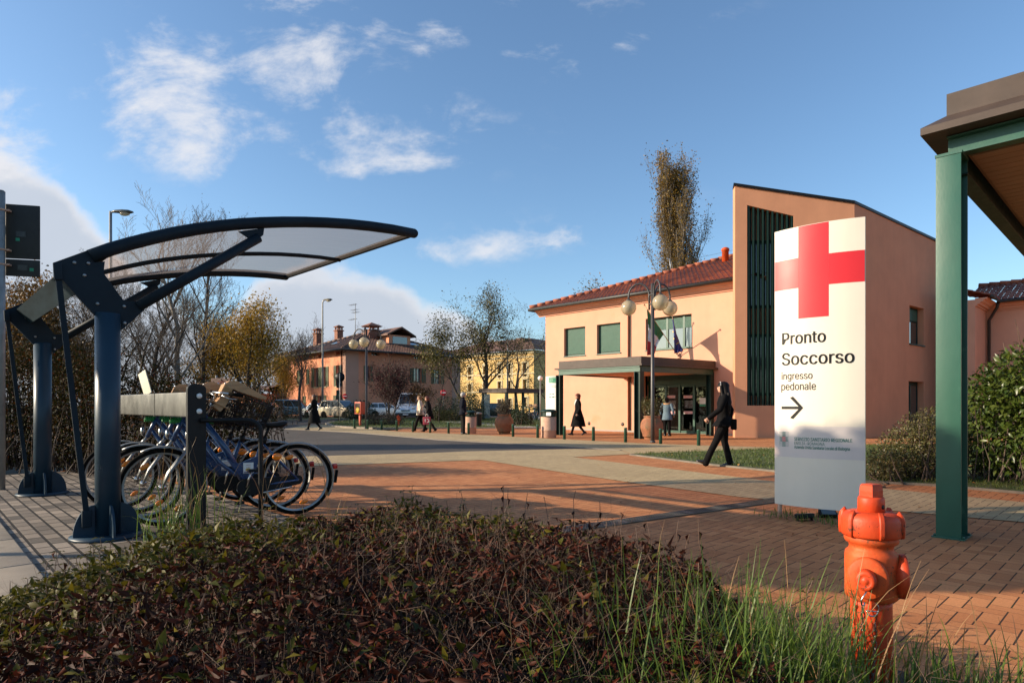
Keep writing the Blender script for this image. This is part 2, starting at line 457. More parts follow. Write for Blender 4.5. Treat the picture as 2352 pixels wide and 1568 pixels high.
def herring_mat(name, ca, cb, cm, w, rot, rough=0.8, joint=0.055, dark=0.3, scale_n=0.8):
    """herringbone blocks, joints along one direction wider than along the other"""
    m, t, b, o = new_mat(name)
    tc = t.add('ShaderNodeTexCoord').outputs['Object']
    mp = t.add('ShaderNodeMapping', {'Vector': tc, 'Rotation': (0, 0, rot), 'Scale': (1 / w, 1 / w, 1)})
    se = t.add('ShaderNodeSeparateXYZ', {0: mp.outputs[0]})
    i = t.math('FLOOR', se.outputs[0]); j = t.math('FLOOR', se.outputs[1])
    fx = t.math('SUBTRACT', se.outputs[0], i); fy = t.math('SUBTRACT', se.outputs[1], j)
    k = t.math('FLOORED_MODULO', t.math('SUBTRACT', i, j), 4.0)
    is_ = [t.math('COMPARE', k, float(q), 0.2) for q in range(4)]
    dl = t.math('ADD', fx, is_[1]); dr = t.math('ADD', t.math('SUBTRACT', 1.0, fx), is_[0])
    db = t.math('ADD', t.math('MULTIPLY', fy, 2.2), is_[2]); dt = t.math('ADD', t.math('MULTIPLY', t.math('SUBTRACT', 1.0, fy), 2.2), is_[3])  # joints along one direction drawn wider to stand in for their shade
    d = t.math('MINIMUM', t.math('MINIMUM', dl, dr), t.math('MINIMUM', db, dt))
    jm = t.add('ShaderNodeMapRange', {0: d, 1: joint * .55, 2: joint * 1.15, 3: 1.0, 4: 0.0}); jf = jm.outputs[0]
    ident = t.add('ShaderNodeCombineXYZ', {0: t.math('SUBTRACT', i, is_[1]), 1: t.math('SUBTRACT', j, is_[2]), 2: 0.0})
    wn = t.add('ShaderNodeTexWhiteNoise', {'Vector': ident.outputs[0]}, noise_dimensions='3D')
    c = t.mix(wn.outputs['Value'], ca, cb)
    n = t.noise(tc, scale_n, 6, 0.6); n2 = t.noise(tc, 70.0, 3)
    c = t.mix(1.0, c, t.ramp(n, [(0.35, (1, 1, 1)), (0.75, (1 - dark,) * 3)]), 'MULTIPLY')
    c = t.mix(0.5, c, t.ramp(n2, [(0.3, (0.72, 0.72, 0.72)), (0.7, (1.2, 1.2, 1.2))]), 'MULTIPLY')
    moss = t.ramp(t.noise(tc, 1.1, 5, .7), [(0.55, cm), (0.66, (0.045, 0.05, 0.014))])
    c = t.mix(jf, c, moss)
    t.l.new(c, b.inputs['Base Color']); b.inputs['Roughness'].default_value = rough; b.inputs['Specular IOR Level'].default_value = 0.2
    h = t.math('ADD', t.math('MULTIPLY', jf, -1.0), t.math('MULTIPLY', n2, 0.15))
    bn = t.add('ShaderNodeBump', {'Height': h, 'Strength': 0.5, 'Distance': 0.006}); t.l.new(bn.outputs[0], b.inputs['Normal'])
    return m
def tile_mat(name, ca, cb, axis_x=True, pitch=0.22, row=0.36, dark=0.4):
    """fired roof tiles: colour from tile to tile, moss and soot"""
    m, t, b, o = new_mat(name)
    tc = t.add('ShaderNodeTexCoord').outputs['Object']
    v = t.add('ShaderNodeTexVoronoi', {'Vector': tc, 'Scale': 3.2})
    n = t.noise(tc, 0.7, 6, 0.65)
    c = t.mix(t.add('ShaderNodeSeparateColor', {0: v.outputs['Color']}).outputs[0], ca, cb)
    c = t.mix(t.ramp(n, [(0.40, (0, 0, 0)), (0.72, (1, 1, 1))]), c, tuple(x * dark for x in ca))
    t.l.new(c, b.inputs['Base Color']); b.inputs['Roughness'].default_value = 0.75
    return m
def glass_mat(name, col=(0.02, 0.03, 0.035), rough=0.05):
    m, t, b, o = new_mat(name)
    b.inputs['Base Color'].default_value = c4(col); b.inputs['Roughness'].default_value = rough
    b.inputs['Specular IOR Level'].default_value = 0.9; b.inputs['Coat Weight'].default_value = 0.6
    b.inputs['Coat Roughness'].default_value = 0.02
    return m
M = {}
M['plaster_peach'] = mat('plaster_peach', (0.65, 0.345, 0.230), 0.9, var=0.05, scale=1.2, bump=0.25, bscale=45, spec=0.15, dirt=((0.54, 0.29, 0.165), 0.5, 0.62), streak=.05)
M['plaster_orange'] = mat('plaster_orange', (0.59, 0.278, 0.158), 0.9, var=0.06, scale=0.9, bump=0.2, bscale=40, spec=0.15, dirt=((0.52, 0.245, 0.14), 0.35, 0.6), streak=.07)
M['plaster_house'] = mat('plaster_house', (0.70, 0.30, 0.175), 0.9, var=0.08, scale=0.5, spec=0.15, dirt=((0.48, 0.23, 0.135), 0.2, 0.58), streak=.08)
M['plaster_pink'] = mat('plaster_pink', (0.50, 0.30, 0.22), 0.9, var=0.06, scale=0.6, spec=0.15)
M['plaster_yellow'] = mat('plaster_yellow', (0.66, 0.44, 0.18), 0.9, var=0.08, scale=0.4, spec=0.15)
M['stone_cream'] = mat('stone_cream', (0.55, 0.46, 0.28), 0.85, var=0.1, scale=1.5)
M['tile_red'] = tile_mat('tile_red', (0.30, 0.075, 0.035), (0.46, 0.14, 0.06), dark=0.45)
M['tile_dark'] = tile_mat('tile_dark', (0.13, 0.062, 0.04), (0.21, 0.115, 0.08), dark=0.30)
M['green_dark'] = mat('green_dark', (0.008, 0.030, 0.020), 0.5, spec=0.3, var=0.2, scale=5)
M['green_frame'] = mat('green_frame', (0.018, 0.080, 0.052), 0.4, var=0.15, scale=5)
M['green_column'] = mat('green_column', (0.021, 0.084, 0.056), 0.36, var=0.35, scale=1.6, col2=(0.018, 0.075, 0.05), dirt=((0.10, 0.20, 0.13), 2.1, 0.60), stretch=(1.5, 1.5, 0.9), bump=0.06, bscale=30)
M['shutter'] = mat('shutter', (0.032, 0.115, 0.078), 0.5, var=0.1)
M['louvre'] = mat('louvre', (0.075, 0.115, 0.055), 0.6, var=0.2, scale=3)
M['bronze'] = mat('bronze', (0.070, 0.049, 0.039), 0.55, var=0.15, scale=4, spec=0.3, dirt=((0.10, 0.075, 0.06), 3.0, 0.64))
M['gutter'] = mat('gutter', (0.035, 0.035, 0.032), 0.5, var=0.2)
M['dark_metal'] = mat('dark_metal', (0.022, 0.021, 0.021), 0.5, var=0.2, spec=0.3)
M['lamp_grey'] = mat('lamp_grey', (0.055, 0.050, 0.048), 0.45, var=0.2)
M['black'] = mat('black', (0.008, 0.008, 0.009), 0.5, var=0.2, spec=0.25)
M['rubber'] = mat('rubber', (0.006, 0.0055, 0.005), 0.85, var=0.2, spec=0.08)
M['chrome'] = mat('chrome', (0.55, 0.55, 0.55), 0.25, 1.0, var=0.1)
M['steel'] = mat('steel', (0.36, 0.37, 0.37), 0.5, 0.85, var=0.25, scale=3)
M['zinc'] = mat('zinc', (0.125, 0.125, 0.115), 0.45, 0.6, var=0.35, scale=4.5, stretch=(1, 1, .6), spec=0.4)
M['pole_grey'] = mat('pole_grey', (0.28, 0.28, 0.27), 0.5, 0.4, var=0.15)
M['shelter_blue'] = mat('shelter_blue', (0.012, 0.021, 0.030), 0.6, 0.0, var=0.22, scale=2.0, spec=0.15, dirt=((0.018, 0.029, 0.038), 3, 0.64))
M['post_blue'] = mat('post_blue', (0.012, 0.036, 0.060), 0.40, 0.0, var=0.15, scale=2.0, spec=0.4, dirt=((0.016, 0.042, 0.067), 3, 0.6))
M['bike_blue'] = mat('bike_blue', (0.012, 0.045, 0.13), 0.28, 0.0, var=0.1, scale=8, coat=0.5)
M['white'] = mat('white_paint', (0.78, 0.76, 0.72), 0.45, var=0.04)
M['board_white'] = mat('board_white', (0.62, 0.60, 0.50), 0.6, var=0.06, dirt=((0.50, 0.48, 0.40), 4, 0.62))
M['sign_white'] = mat('sign_white', (0.72, 0.66, 0.56), 0.42, var=0.03, scale=1.5, spec=0.25, streak=.05)
M['sign_lower'] = mat('sign_lower', (0.62, 0.555, 0.53), 0.42, var=0.03, scale=1.5, streak=.06)
M['red_cross'] = mat('red_cross', (0.60, 0.024, 0.032), 0.40, var=0.05, scale=1.2, spec=0.35)
M['letter_black'] = mat('letter_black', (0.010, 0.010, 0.010), 0.5, var=0.1, spec=0.2)
M['letter_green'] = mat('letter_green', (0.02, 0.17, 0.12), 0.5, var=0.1)
M['sign_green'] = mat('sign_green', (0.02, 0.24, 0.12), 0.5, var=0.05)
M['orange_paint'] = mat('orange_paint', (0.60, 0.058, 0.012), 0.5, var=0.16, scale=14, bump=0.10, bscale=90, spec=0.35, dirt=((0.44, 0.10, 0.025), 7, 0.62), chips=((0.10, 0.032, 0.014), 70, (0.40, 0.055, 0.015)))
M['orange_faded'] = mat('orange_faded', (0.60, 0.080, 0.015), 0.6, var=0.2, scale=12, bump=0.12, bscale=80, spec=0.3, dirt=((0.36, 0.13, 0.035), 9, 0.56), chips=((0.12, 0.045, 0.018), 60, (0.40, 0.085, 0.02)))
M['red_orange'] = mat('red_orange', (0.55, 0.075, 0.03), 0.5, var=0.08)
M['concrete_pink'] = mat('concrete_pink', (0.56, 0.34, 0.235), 0.85, var=0.15, scale=25, bump=0.4, bscale=150, dirt=((0.40, 0.17, 0.075), 3, 0.60))
M['terracotta'] = mat('terracotta', (0.30, 0.115, 0.052), 0.8, var=0.25, scale=4, bump=0.3, bscale=40, dirt=((0.13, 0.085, 0.04), 3.2, 0.5))
M['asphalt'] = mat('asphalt', (0.090, 0.076, 0.063), 0.85, var=0.14, scale=0.55, bump=0.35, bscale=160, spec=0.25, dirt=((0.066, 0.057, 0.049), 0.12, 0.56))
M['earth'] = mat('earth', (0.055, 0.042, 0.03), 0.95, var=0.35, scale=2.5, bump=0.6, bscale=30)
M['kerb_stone'] = mat('kerb_stone', (0.27, 0.225, 0.175), 0.85, var=0.15, scale=3, bump=0.3, bscale=90, dirt=((0.17, 0.145, 0.11), 2, 0.55))
M['path'] = mat('path', (0.36, 0.33, 0.29), 0.9, var=0.15, scale=1.0)
M['grass_base'] = mat('grass_base', (0.052, 0.085, 0.016), 0.95, var=0.3, scale=1.6, col2=(0.075, 0.07, 0.022), bump=0.6, bscale=40)
M['brick_paving'] = herring_mat('brick_paving', (0.60, 0.255, 0.105), (0.47, 0.180, 0.070), (0.055, 0.028, 0.018), 0.104, -TH, joint=0.046, dark=0.25)
M['beige_paving'] = herring_mat('beige_paving', (0.52, 0.39, 0.215), (0.44, 0.325, 0.178), (0.085, 0.066, 0.042), 0.104, -TH, joint=0.044, dark=0.2)
M['pavers'] = brick_mat('pavers', (0.36, 0.295, 0.235), (0.12, 0.102, 0.085), (0.022, 0.018, 0.014), 0.26, 0.13, -TH, mortar=0.013, dark=0.45, bump=1.0)  # pale and dark block tones imitate low sun and shade on them
M['chimney_brick'] = mat('chimney_brick', (0.26, 0.105, 0.062), 0.85, var=0.3, scale=4)
M['bark'] = mat('bark', (0.060, 0.046, 0.035), 0.9, var=0.35, scale=3, bump=0.4, bscale=14)
M['bark_pale'] = mat('bark_pale', (0.19, 0.165, 0.135), 0.85, var=0.35, scale=2, bump=0.3, bscale=12)
M['twig_brown'] = mat('twig_brown', (0.085, 0.056, 0.040), 0.8, var=0.3, scale=4)
M['stem_dry'] = mat('stem_dry', (0.155, 0.092, 0.06), 0.7, var=0.3, scale=6)
M['glass'] = glass_mat('glass')
M['glass_sky'] = glass_mat('glass_sky', (0.10, 0.14, 0.16), 0.08)
M['curtain'] = mat('curtain', (0.42, 0.44, 0.42), 0.8, var=0.1)
M['wood'] = mat('wood', (0.46, 0.255, 0.115), 0.5, var=0.25, scale=5, stretch=(1, 6, 6))
M['skin'] = mat('skin', (0.50, 0.27, 0.18), 0.55, var=0.06)
M['hair_black'] = mat('hair_black', (0.008, 0.005, 0.004), 0.55, spec=0.2, var=0.4, scale=30, stretch=(3, 3, 0.4))
M['hair_brown'] = mat('hair_brown', (0.085, 0.038, 0.017), 0.5, var=0.35, scale=25)
M['hair_red'] = mat('hair_red', (0.14, 0.030, 0.012), 0.5, var=0.35, scale=25)
M['hair_blond'] = mat('hair_blond', (0.24, 0.115, 0.045), 0.5, var=0.3, scale=25)
M['hair_grey'] = mat('hair_grey', (0.46, 0.43, 0.40), 0.6, var=0.2, scale=25)
M['cloth_black'] = mat('cloth_black', (0.007, 0.0065, 0.007), 0.85, var=0.3, scale=12, bump=0.3, bscale=30, spec=0.1)
M['cloth_navy'] = mat('cloth_navy', (0.009, 0.011, 0.019), 0.85, var=0.3, scale=12, spec=0.1)
M['cloth_trouser'] = mat('cloth_trouser', (0.015, 0.013, 0.012), 0.85, var=0.3, scale=12, spec=0.1)
M['cloth_cream'] = mat('cloth_cream', (0.60, 0.54, 0.42), 0.8, var=0.15, scale=15, bump=0.5, bscale=40)
M['cloth_blue'] = mat('cloth_blue', (0.105, 0.165, 0.21), 0.8, var=0.2, scale=15)
M['cloth_pink'] = mat('cloth_pink', (0.40, 0.05, 0.075), 0.7, var=0.15)
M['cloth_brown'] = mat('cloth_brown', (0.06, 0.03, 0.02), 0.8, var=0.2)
M['shoe'] = mat('shoe', (0.014, 0.012, 0.012), 0.25, var=0.2, spec=0.6)
M['shoe_brown'] = mat('shoe_brown', (0.06, 0.034, 0.02), 0.5, var=0.2)
M['amber'] = mat('amber', (0.85, 0.22, 0.01), 0.25, var=0.05, spec=0.7)
M['red_lens'] = mat('red_lens', (0.45, 0.01, 0.01), 0.2, var=0.05, spec=0.7)
M['flag_green'] = mat('flag_green', (0.03, 0.16, 0.055), 0.8, var=0.1)
M['flag_white'] = mat('flag_white', (0.72, 0.69, 0.64), 0.8, var=0.05)
M['flag_red'] = mat('flag_red', (0.48, 0.03, 0.03), 0.8, var=0.1)
M['flag_blue'] = mat('flag_blue', (0.018, 0.022, 0.13), 0.8, var=0.1)
M['yellow'] = mat('yellow', (0.75, 0.45, 0.03), 0.6, var=0.08)
M['moss'] = mat('moss', (0.10, 0.10, 0.05), 0.9)

# ================================================================== the ground
def sheet(name, pts, z, m, kind='structure'):
    mb = MB(); mb.poly([(p[0], p[1], z) for p in pts]); o = mb.build(name, m, recalc=False)
    bm = bmesh.new(); bm.from_mesh(o.data)
    for f in bm.faces:
        if f.normal.z < 0: f.normal_flip()
    bmesh.ops.triangulate(bm, faces=bm.faces); bm.to_mesh(o.data); bm.free()
    return tag(o, kind=kind)
def L(a, b): return Vector((EA.x * a + EB.x * b, EA.y * a + EB.y * b, 0))
def AB(p): return (p[0] * EA.x + p[1] * EA.y, p[0] * EB.x + p[1] * EB.y)
M['ground_far'] = mat('ground_far', (0.06, 0.055, 0.03), 0.95, var=0.3, scale=0.05)
sheet('ground', [(1500 * math.cos(i / 48 * 2 * math.pi), 1500 * math.sin(i / 48 * 2 * math.pi)) for i in range(48)], -0.16, M['ground_far'])
sheet('brick_plaza', [L(-10.2, 0.70), L(16, 0.70), (18, -6), (60, -6), (60, 46), (-3, 46), (-9, 13)], 0.0, M['brick_paving'])
sheet('road', [GP(u, v) for u, v in ((560, 1053), (690, 1048.5), (983, 1040.6), (1065, 1036.8), (1320, 1031), (1427, 1034.5), (1320.7, 1027.2), (1012, 1010.5), (807, 993), (655, 985.5), (690, 979), (748, 973.5), (803, 965), (880, 962.5), (1240, 957.5))] + [(5, 80), (-60, 90), (-140, 60), (-90, 18)], 0.004, M['asphalt'])
sheet('beige_band', [GP(u, v) for u, v in ((560, 1053), (690, 1048.5), (983, 1040.6), (1065, 1036.8), (1320, 1031), (1427, 1034.5), (1448, 1043), (1316, 1050), (1436, 1064.6), (1774, 1105.6), (2028, 1122.6), (2352, 1154), (2600, 1180), (2600, 1230), (2352, 1200), (2028, 1171.7), (1700, 1142), (1439, 1107), (1263, 1080.7), (1106, 1056.4), (760, 1069), (560, 1077))], 0.008, M['beige_paving'])
side_edge = ((655, 985.5), (807, 993), (1012, 1010.5), (1320.7, 1027.2), (1427, 1034.2))
sheet('pavement', [GP(u, v) for u, v in side_edge + ((1448, 1042.6), (1673, 1035), (1774, 1032), (2100, 1026), (2100, 1022), (1774, 1028), (1489, 1019), (1241, 1006.3), (1056, 996.8), (918.7, 991.7), (860, 986), (800, 983), (760, 979), (748, 975), (690, 978))], 0.012, M['beige_paving'])
# flush pale stone strip between the road and the pavement
M['kerb_grey'] = mat('kerb_grey', (0.17, 0.15, 0.12), 0.9, var=0.25, scale=3)
def ribbon(name, pts, w, z0, z1, m, kind='structure'):
    mb = MB(); pl = []; 
    for i, p in enumerate(pts):
        a = pts[max(i - 1, 0)]; b = pts[min(i + 1, len(pts) - 1)]
        t = (Vector((b[0], b[1], 0)) - Vector((a[0], a[1], 0))).normalized(); n = Vector((-t.y, t.x, 0))
        P = Vector((p[0], p[1], 0))
        pl.append((P - n * w / 2, P + n * w / 2))
    rings = [[(a.x, a.y, z0), (a.x, a.y, z1), (b.x, b.y, z1), (b.x, b.y, z0)] for a, b in pl]
    mb.loft(rings, smooth=False)
    return tag(mb.build(name, m), kind=kind)
ribbon('kerb', [GP(u, v) for u, v in ((690, 979), (655, 985.5), (730, 989.2), (807, 993), (910, 1001.5), (1012, 1010.5), (1165, 1018.5), (1320.7, 1027.2), (1427, 1034.2))], 0.14, -0.02, 0.018, M['kerb_stone'])
isl = [GP(u, v) for u, v in ((752, 974), (762, 979.5), (800, 983), (860.7, 985.2), (918, 985), (1056, 984.6), (1242, 984.6))]
isl_top = [GP(u, v) for u, v in ((1242, 962), (1100, 961), (950, 962), (870, 964), (803, 966.5), (770, 969.5))]
sheet('grass_island', isl + isl_top, 0.07, M['grass_base'])
ribbon('kerb', [isl_top[3], isl_top[4], isl_top[5]] + isl[:4], 0.3, -0.02, 0.09, M['kerb_stone'])
ribbon('kerb', isl[3:], 0.12, -0.02, 0.075, M['kerb_stone'])
ribbon('path', [GP(u, v) for u, v in ((1000, 966), (1040, 969.5), (1090, 974), (1130, 977), (1180, 981), (1215, 984.6))], 1.6, 0.02, 0.078, M['path'])
sheet('grass_verge', [GP(u, v) for u, v in ((430, 968.5), (560, 968), (745, 966), (800, 963.2), (800, 960.2), (745, 961.6), (560, 962.5), (430, 963))], 0.10, M['grass_base'])
ribbon('kerb', [GP(u, v) for u, v in ((430, 968.6), (560, 968.1), (745, 966.1), (800, 963.4))], 0.25, -0.02, 0.12, M['kerb_stone'])
sheet('car_park', [(-60, 52), (-2, 50), (8, 62), (-20, 70), (-60, 75)], 0.009, M['asphalt'])
lawn = [GP(u, v) for u, v in ((1448, 1045), (1641, 1069), (1774.6, 1082.8), (1988.5, 1107.7), (2148, 1116), (2352, 1134), (2700, 1160), (2700, 1050), (2352, 1024), (1988.5, 1023.7), (1774.6, 1032.8), (1673, 1035.6))]
sheet('lawn', lawn, 0.03, M['grass_base'])
ribbon('kerb', lawn[:7], 0.06, -0.02, 0.034, M['kerb_grey'])
# paving under the cycle shelter and the stone kerb that ends it
sheet('shelter_paving', [L(-14, 0.70), L(1.0, 0.70), L(1.0, 3.0), L(-14, 3.0)], 0.006, M['pavers'])
mb = MB()
for i in range(13):
    mb.cbox(L(-12.5 + i * 1.2, 0.555) + Vector((0, 0, -0.06)), (1.19, 0.28, 0.18), 0.012, rz=TH)
tag(mb.build('kerb', M['kerb_stone']), kind='structure')
sheet('soil', [L(-4.55, 0.40), L(4.6, 0.40), L(4.6, 2.4), L(0.5, 3.25), L(-4.55, 3.25)], 0.014, M['earth'])

# grass blades on the lawns and leaves lying about
rng = np.random.default_rng(3)
def pts_in(poly, n, z=0.0, dens_pow=1.0):
    xs = np.array([p[0] for p in poly]); ys = np.array([p[1] for p in poly])
    out = []
    while sum(len(o) for o in out) < n:
        x = rng.uniform(xs.min(), xs.max(), n * 2); y = rng.uniform(ys.min(), ys.max(), n * 2)
        ins = np.zeros(len(x), bool); j = len(xs) - 1
        for i in range(len(xs)):
            c = ((ys[i] > y) != (ys[j] > y)) & (x < (xs[j] - xs[i]) * (y - ys[i]) / (ys[j] - ys[i] + 1e-12) + xs[i])
            ins ^= c; j = i
        out.append(np.stack([x[ins], y[ins], np.full(ins.sum(), z)], 1))
    return np.concatenate(out)[:n]
M['blade'] = leaf_mat('grass_blade', [(0.05, 0.085, 0.012), (0.085, 0.13, 0.02), (0.13, 0.14, 0.035), (0.07, 0.11, 0.015)], 0.5, 0.35)
def grass(name, poly, n, h, z, label):
    P = pts_in(poly, n, z)
    D = rng.normal(0, 0.45, (n, 3)); D[:, 2] = 1
    U = rng.normal(0, 1, (n, 3)); U[:, 2] = 0.1
    o = cards(name, M['blade'], None, P, D, U, rng.uniform(0.5, 1.2, n) * h, rng.uniform(0.5, 1.2, n) * h * 0.16, bend=0.25)
    return tag(o, label, 'grass', kind='stuff')
grass('grass', lawn[:7] + [GP(2700, 1062), GP(2352, 1040)] + lawn[8:], 26000, 0.075, 0.03, 'sunlit short grass of the lawn around the white pylon sign')
grass('grass', isl + isl_top, 20000, 0.11, 0.07, 'short grass on the kerbed island behind the green bollards')
M['fallen'] = leaf_mat('fallen_leaf', [(0.30, 0.13, 0.04), (0.20, 0.08, 0.03), (0.40, 0.24, 0.07)], 0.7, 0.1)
P = np.concatenate([pts_in(lawn[:9], 150, 0.07), pts_in(isl + isl_top, 60, 0.13)])
n = len(P); D = rng.normal(0, 1, (n, 3)); D[:, 2] *= 0.15; U = np.tile([[0, 0, 1.0]], (n, 1)) + rng.normal(0, .2, (n, 3))
tag(cards('fallen_leaves', M['fallen'], None, P, D, U, rng.uniform(.05, .1, n), rng.uniform(.04, .07, n)), 'brown fallen leaves scattered on the lawns', 'leaves', kind='stuff')

# drain grating across the bricks
dr = [GP(u, v) for u, v in ((1250, 1224), (1365.8, 1205.2), (1585.6, 1175.4), (1774.6, 1150), (2019, 1116.5))]
root = thing('drain_grating', 'long galvanised drain grating set across the brick plaza', 'drain grating', (0, 0, 0))
a, b = dr[0], dr[-1]; t = (b - a); ln = t.length; ang = math.atan2(t.y, t.x)
root.location = a; root.rotation_euler = (0, 0, ang)
mb = MB(); mb.bx(0, ln, -0.10, -0.085, -0.02, 0.016); mb.bx(0, ln, 0.085, 0.10, -0.02, 0.016)
mb.build('edge_frame', M['zinc'], root)
mb = MB(); mb.bx(0, ln, -0.08, 0.08, -0.02, 0.004); mb.build('channel', M['black'], root)
mb = MB(); x = 0.0
while x < ln:
    mb.bx(x, x + 0.012, -0.084, 0.084, 0.005, 0.013); x += 0.035
for yy in (-.04, 0, .04): mb.bx(0, ln, yy - .004, yy + .004, 0.006, 0.0145)
for k in range(1, 9): mb.bx(k - .03, k + .03, -0.084, 0.084, 0.005, 0.0145)
mb.build('grate', M['zinc'], root)

# ================================================================== roofs of curved tiles
def tiles(mb, o, ex, es, W, smin, smax, pitch=0.21, course=0.36, h=0.055):
    o, ex, es = Vector(o), Vector(ex).normalized(), Vector(es).normalized()
    en = ex.cross(es)
    if en.z < 0: en = -en
    prof = ((-.5, 0), (-.36, .62), (-.15, .98), (.15, .98), (.36, .62), (.5, 0))
    for c in range(int(W / pitch)):
        xc = (c + 0.5) * pitch
        s0, s1 = smin(xc), smax(xc)
        k = 0; s = s0
        while s < s1 - 0.02:
            e = min(s + course, s1)
            jx = random.uniform(-.008, .008); jz = random.uniform(-.004, .006)
            vs = []
            for (ss, lift) in ((s - 0.02, 0.026 + jz), (e, 0.004)):
                for (px, pz) in prof:
                    vs.append(o + ex * (xc + px * pitch + jx) + es * ss + en * (pz * h + lift))
            n = len(prof)
            mb.add(vs, [(i, i + 1, n + i + 1, n + i) for i in range(n - 1)] + [tuple(range(n))], True)
            s = e
def ridge_caps(mb, a, b, r=0.12, step=0.4):
    a, b = Vector(a), Vector(b); t = b - a; n = max(1, int(t.length / step)); d = t.normalized()
    for i in range(n):
        p = a + t * (i / n); q = a + t * ((i + 1.08) / n)
        mb.tube([p + Vector((0, 0, .03)), q], [r * 1.08, r * 0.92], 8)
M['door_glass'] = bpy.data.materials.new('door_glass'); M['door_glass'].use_nodes = True
t = NT(M['door_glass'].node_tree); t.n.clear()
gl = t.add('ShaderNodeBsdfGlossy', {'Color': (0.8, 0.85, 0.85, 1), 'Roughness': 0.02}); tp = t.add('ShaderNodeBsdfTransparent', {'Color': (0.50, 0.60, 0.57, 1)})
fr = t.add('ShaderNodeFresnel', {'IOR': 1.5})
mx = t.add('ShaderNodeMixShader', {0: fr.outputs[0], 1: tp.outputs[0], 2: gl.outputs[0]})
t.add('ShaderNodeOutputMaterial', {'Surface': mx.outputs[0]})

# ================================================================== the hospital entrance wing
FR = Frame((1.72, 32.15))
root = thing('hospital_wing', 'two storey peach hospital wing with red tiled roof, green shutters and glazed entrance', 'building', FR.o, TH)
WL = 11.6; WT = FR.front(1245, 727)[1]
def rect(fr, u0, u1, v0, v1, y=0.0):
    um = (u0 + u1) / 2
    return (fr.front(u0, v0, y)[0], fr.front(u1, v0, y)[0], fr.front(u1, v1, y)[1], fr.front(u1, v0, y)[1])
w1 = rect(FR, 1295.6, 1344.3, 749, 815); w2 = rect(FR, 1371, 1425, 739.7, 809); w3 = rect(FR, 1483, 1588.6, 720, 797)
xe0, xe1 = FR.front(1474, 900)[0], FR.front(1640, 900)[0]
xd0, xd1 = FR.front(1441.5, 900)[0], FR.front(1450.5, 900)[0]
holes = [w1, w2, w3, (xe0, xe1, 0.0, 2.62), (xd0, xd1, 0.0, WT)]
mb = MB(); wall_with_holes(mb, 0, WL, -0.1, WT + 0.3, holes, 0.0, 0.30)
mb.bx(0.0, 0.3, 0.3, 14.5, -0.1, WT + 0.3); mb.bx(0.3, WL, 6.0, 6.2, -0.1, WT)
mb.bx(xd0, xd1, 0.24, 0.32, -0.1, WT)
mb.build('wall', M['plaster_peach'], root)
mb = MB(); mb.bx(0.3, WL, 0.31, 5.9, 2.75, 2.9); mb.build('upper_floor', M['plaster_pink'], root)
mb = MB(); mb.bx(0.3, WL, 0.5, 5.9, 0.0, 0.02); mb.build('entrance_floor', M['kerb_stone'], root)
mb = MB(); mb.bx(xe0 - 1.5, WL - .1, 3.2, 3.3, 0.02, 2.74); mb.bx(xe0 - 1.6, xe0 - 1.5, .4, 3.3, .02, 2.74); mb.bx(WL - .4, WL - .3, .4, 3.2, .02, 2.74); mb.build('lobby_shade_wall', M['cloth_brown'], root)  # added walls, dark brown to give the lobby its shade
for q_ in ((-0.01, xe0 - .02), (xe1 + .02, WL)): mb = MB(); mb.bx(q_[0], q_[1], -0.02, -0.002, 0.0, 0.07); mb.build('plinth', M['path'], root)
# windows with roller shutters
for w_, op in ((w1, 0.0), (w2, 0.0), (w3, 0.62)):
    x0, x1, z0, z1 = w_
    mb = MB(); yf = 0.16
    for (a0, a1, b0, b1) in ((x0, x0 + .06, z0, z1), (x1 - .06, x1, z0, z1), (x0 + .06, x1 - .06, z0, z0 + .06), (x0 + .06, x1 - .06, z1 - .04, z1)):
        mb.bx(a0, a1, yf, yf + .06, b0, b1)
    if op:
        for q in (0.44, 0.80): mb.bx(x0 + (x1 - x0) * q - .05, x0 + (x1 - x0) * q + .05, yf - .01, yf + .05, z0 + .06, z1 - .04)
    wf = mb.build('window', M['green_frame'], root)
    mb = MB(); mb.bx(x0 - .03, x1 + .03, -0.05, 0.15, z0 - .04, z0); mb.build('sill', M['green_frame'], wf)
    mb = MB(); zb = z0 + .06 + (z1 - z0 - .1) * op + (0.02 if not op else 0); n = int((z1 - .04 - zb) / 0.045)
    prof = []
    for k in range(n):
        a = zb + k * 0.045
        mb.prism([(yf + .012, a), (yf - .004, a + .012), (yf - .004, a + .032), (yf + .012, a + .044), (yf + .02, a + .044), (yf + .02, a)], x0 + .06, x1 - .06, up='x')
    mb.build('roller_shutter', M['shutter'], wf)
    if op:
        mb = MB(); mb.bx(x0 + .06, x1 - .06, yf + .03, yf + .036, z0 + .06, zb); mb.build('pane', M['glass_sky'], wf)
# cornice and gutter
cp = [(0.0, WT - .02), (-.06, WT - .02), (-.06, WT + .05), (-.14, WT + .05), (-.17, WT + .12), (-.26, WT + .15), (-.30, WT + .22), (-.40, WT + .24), (-.42, WT + .30), (0, WT + .30)]
mb = MB(); mb.prism(cp, -0.42, WL, up='x')
mb.prism([(p[0] * 1.0, p[1] + .001) for p in [(-c[0] * -1, c[1]) for c in cp]], 0.0, 14.0, up='y')
mb.build('cornice', M['plaster_peach'], root)
ZE = WT + .34
mb = MB(); mb.tube([(-.66, -.56, ZE - .02), (WL - .5, -.56, ZE - .02)], 0.075, 10); mb.tube([(-.66, -.56, ZE - .02), (-.66, 14, ZE - .02)], 0.075, 10); mb.build('gutter', M['gutter'], root)
mb = MB(); SL = 0.36; hip = Vector((1, 0, 0))
es = Vector((0, 1, SL)).normalized(); ll = math.sqrt(1 + SL * SL)
tiles(mb, (-.6, -.55, ZE), (1, 0, 0), es, WL + .4, lambda x: 0.0, lambda x: min(x, 7.4) * ll)
es2 = Vector((1, 0, SL)).normalized()
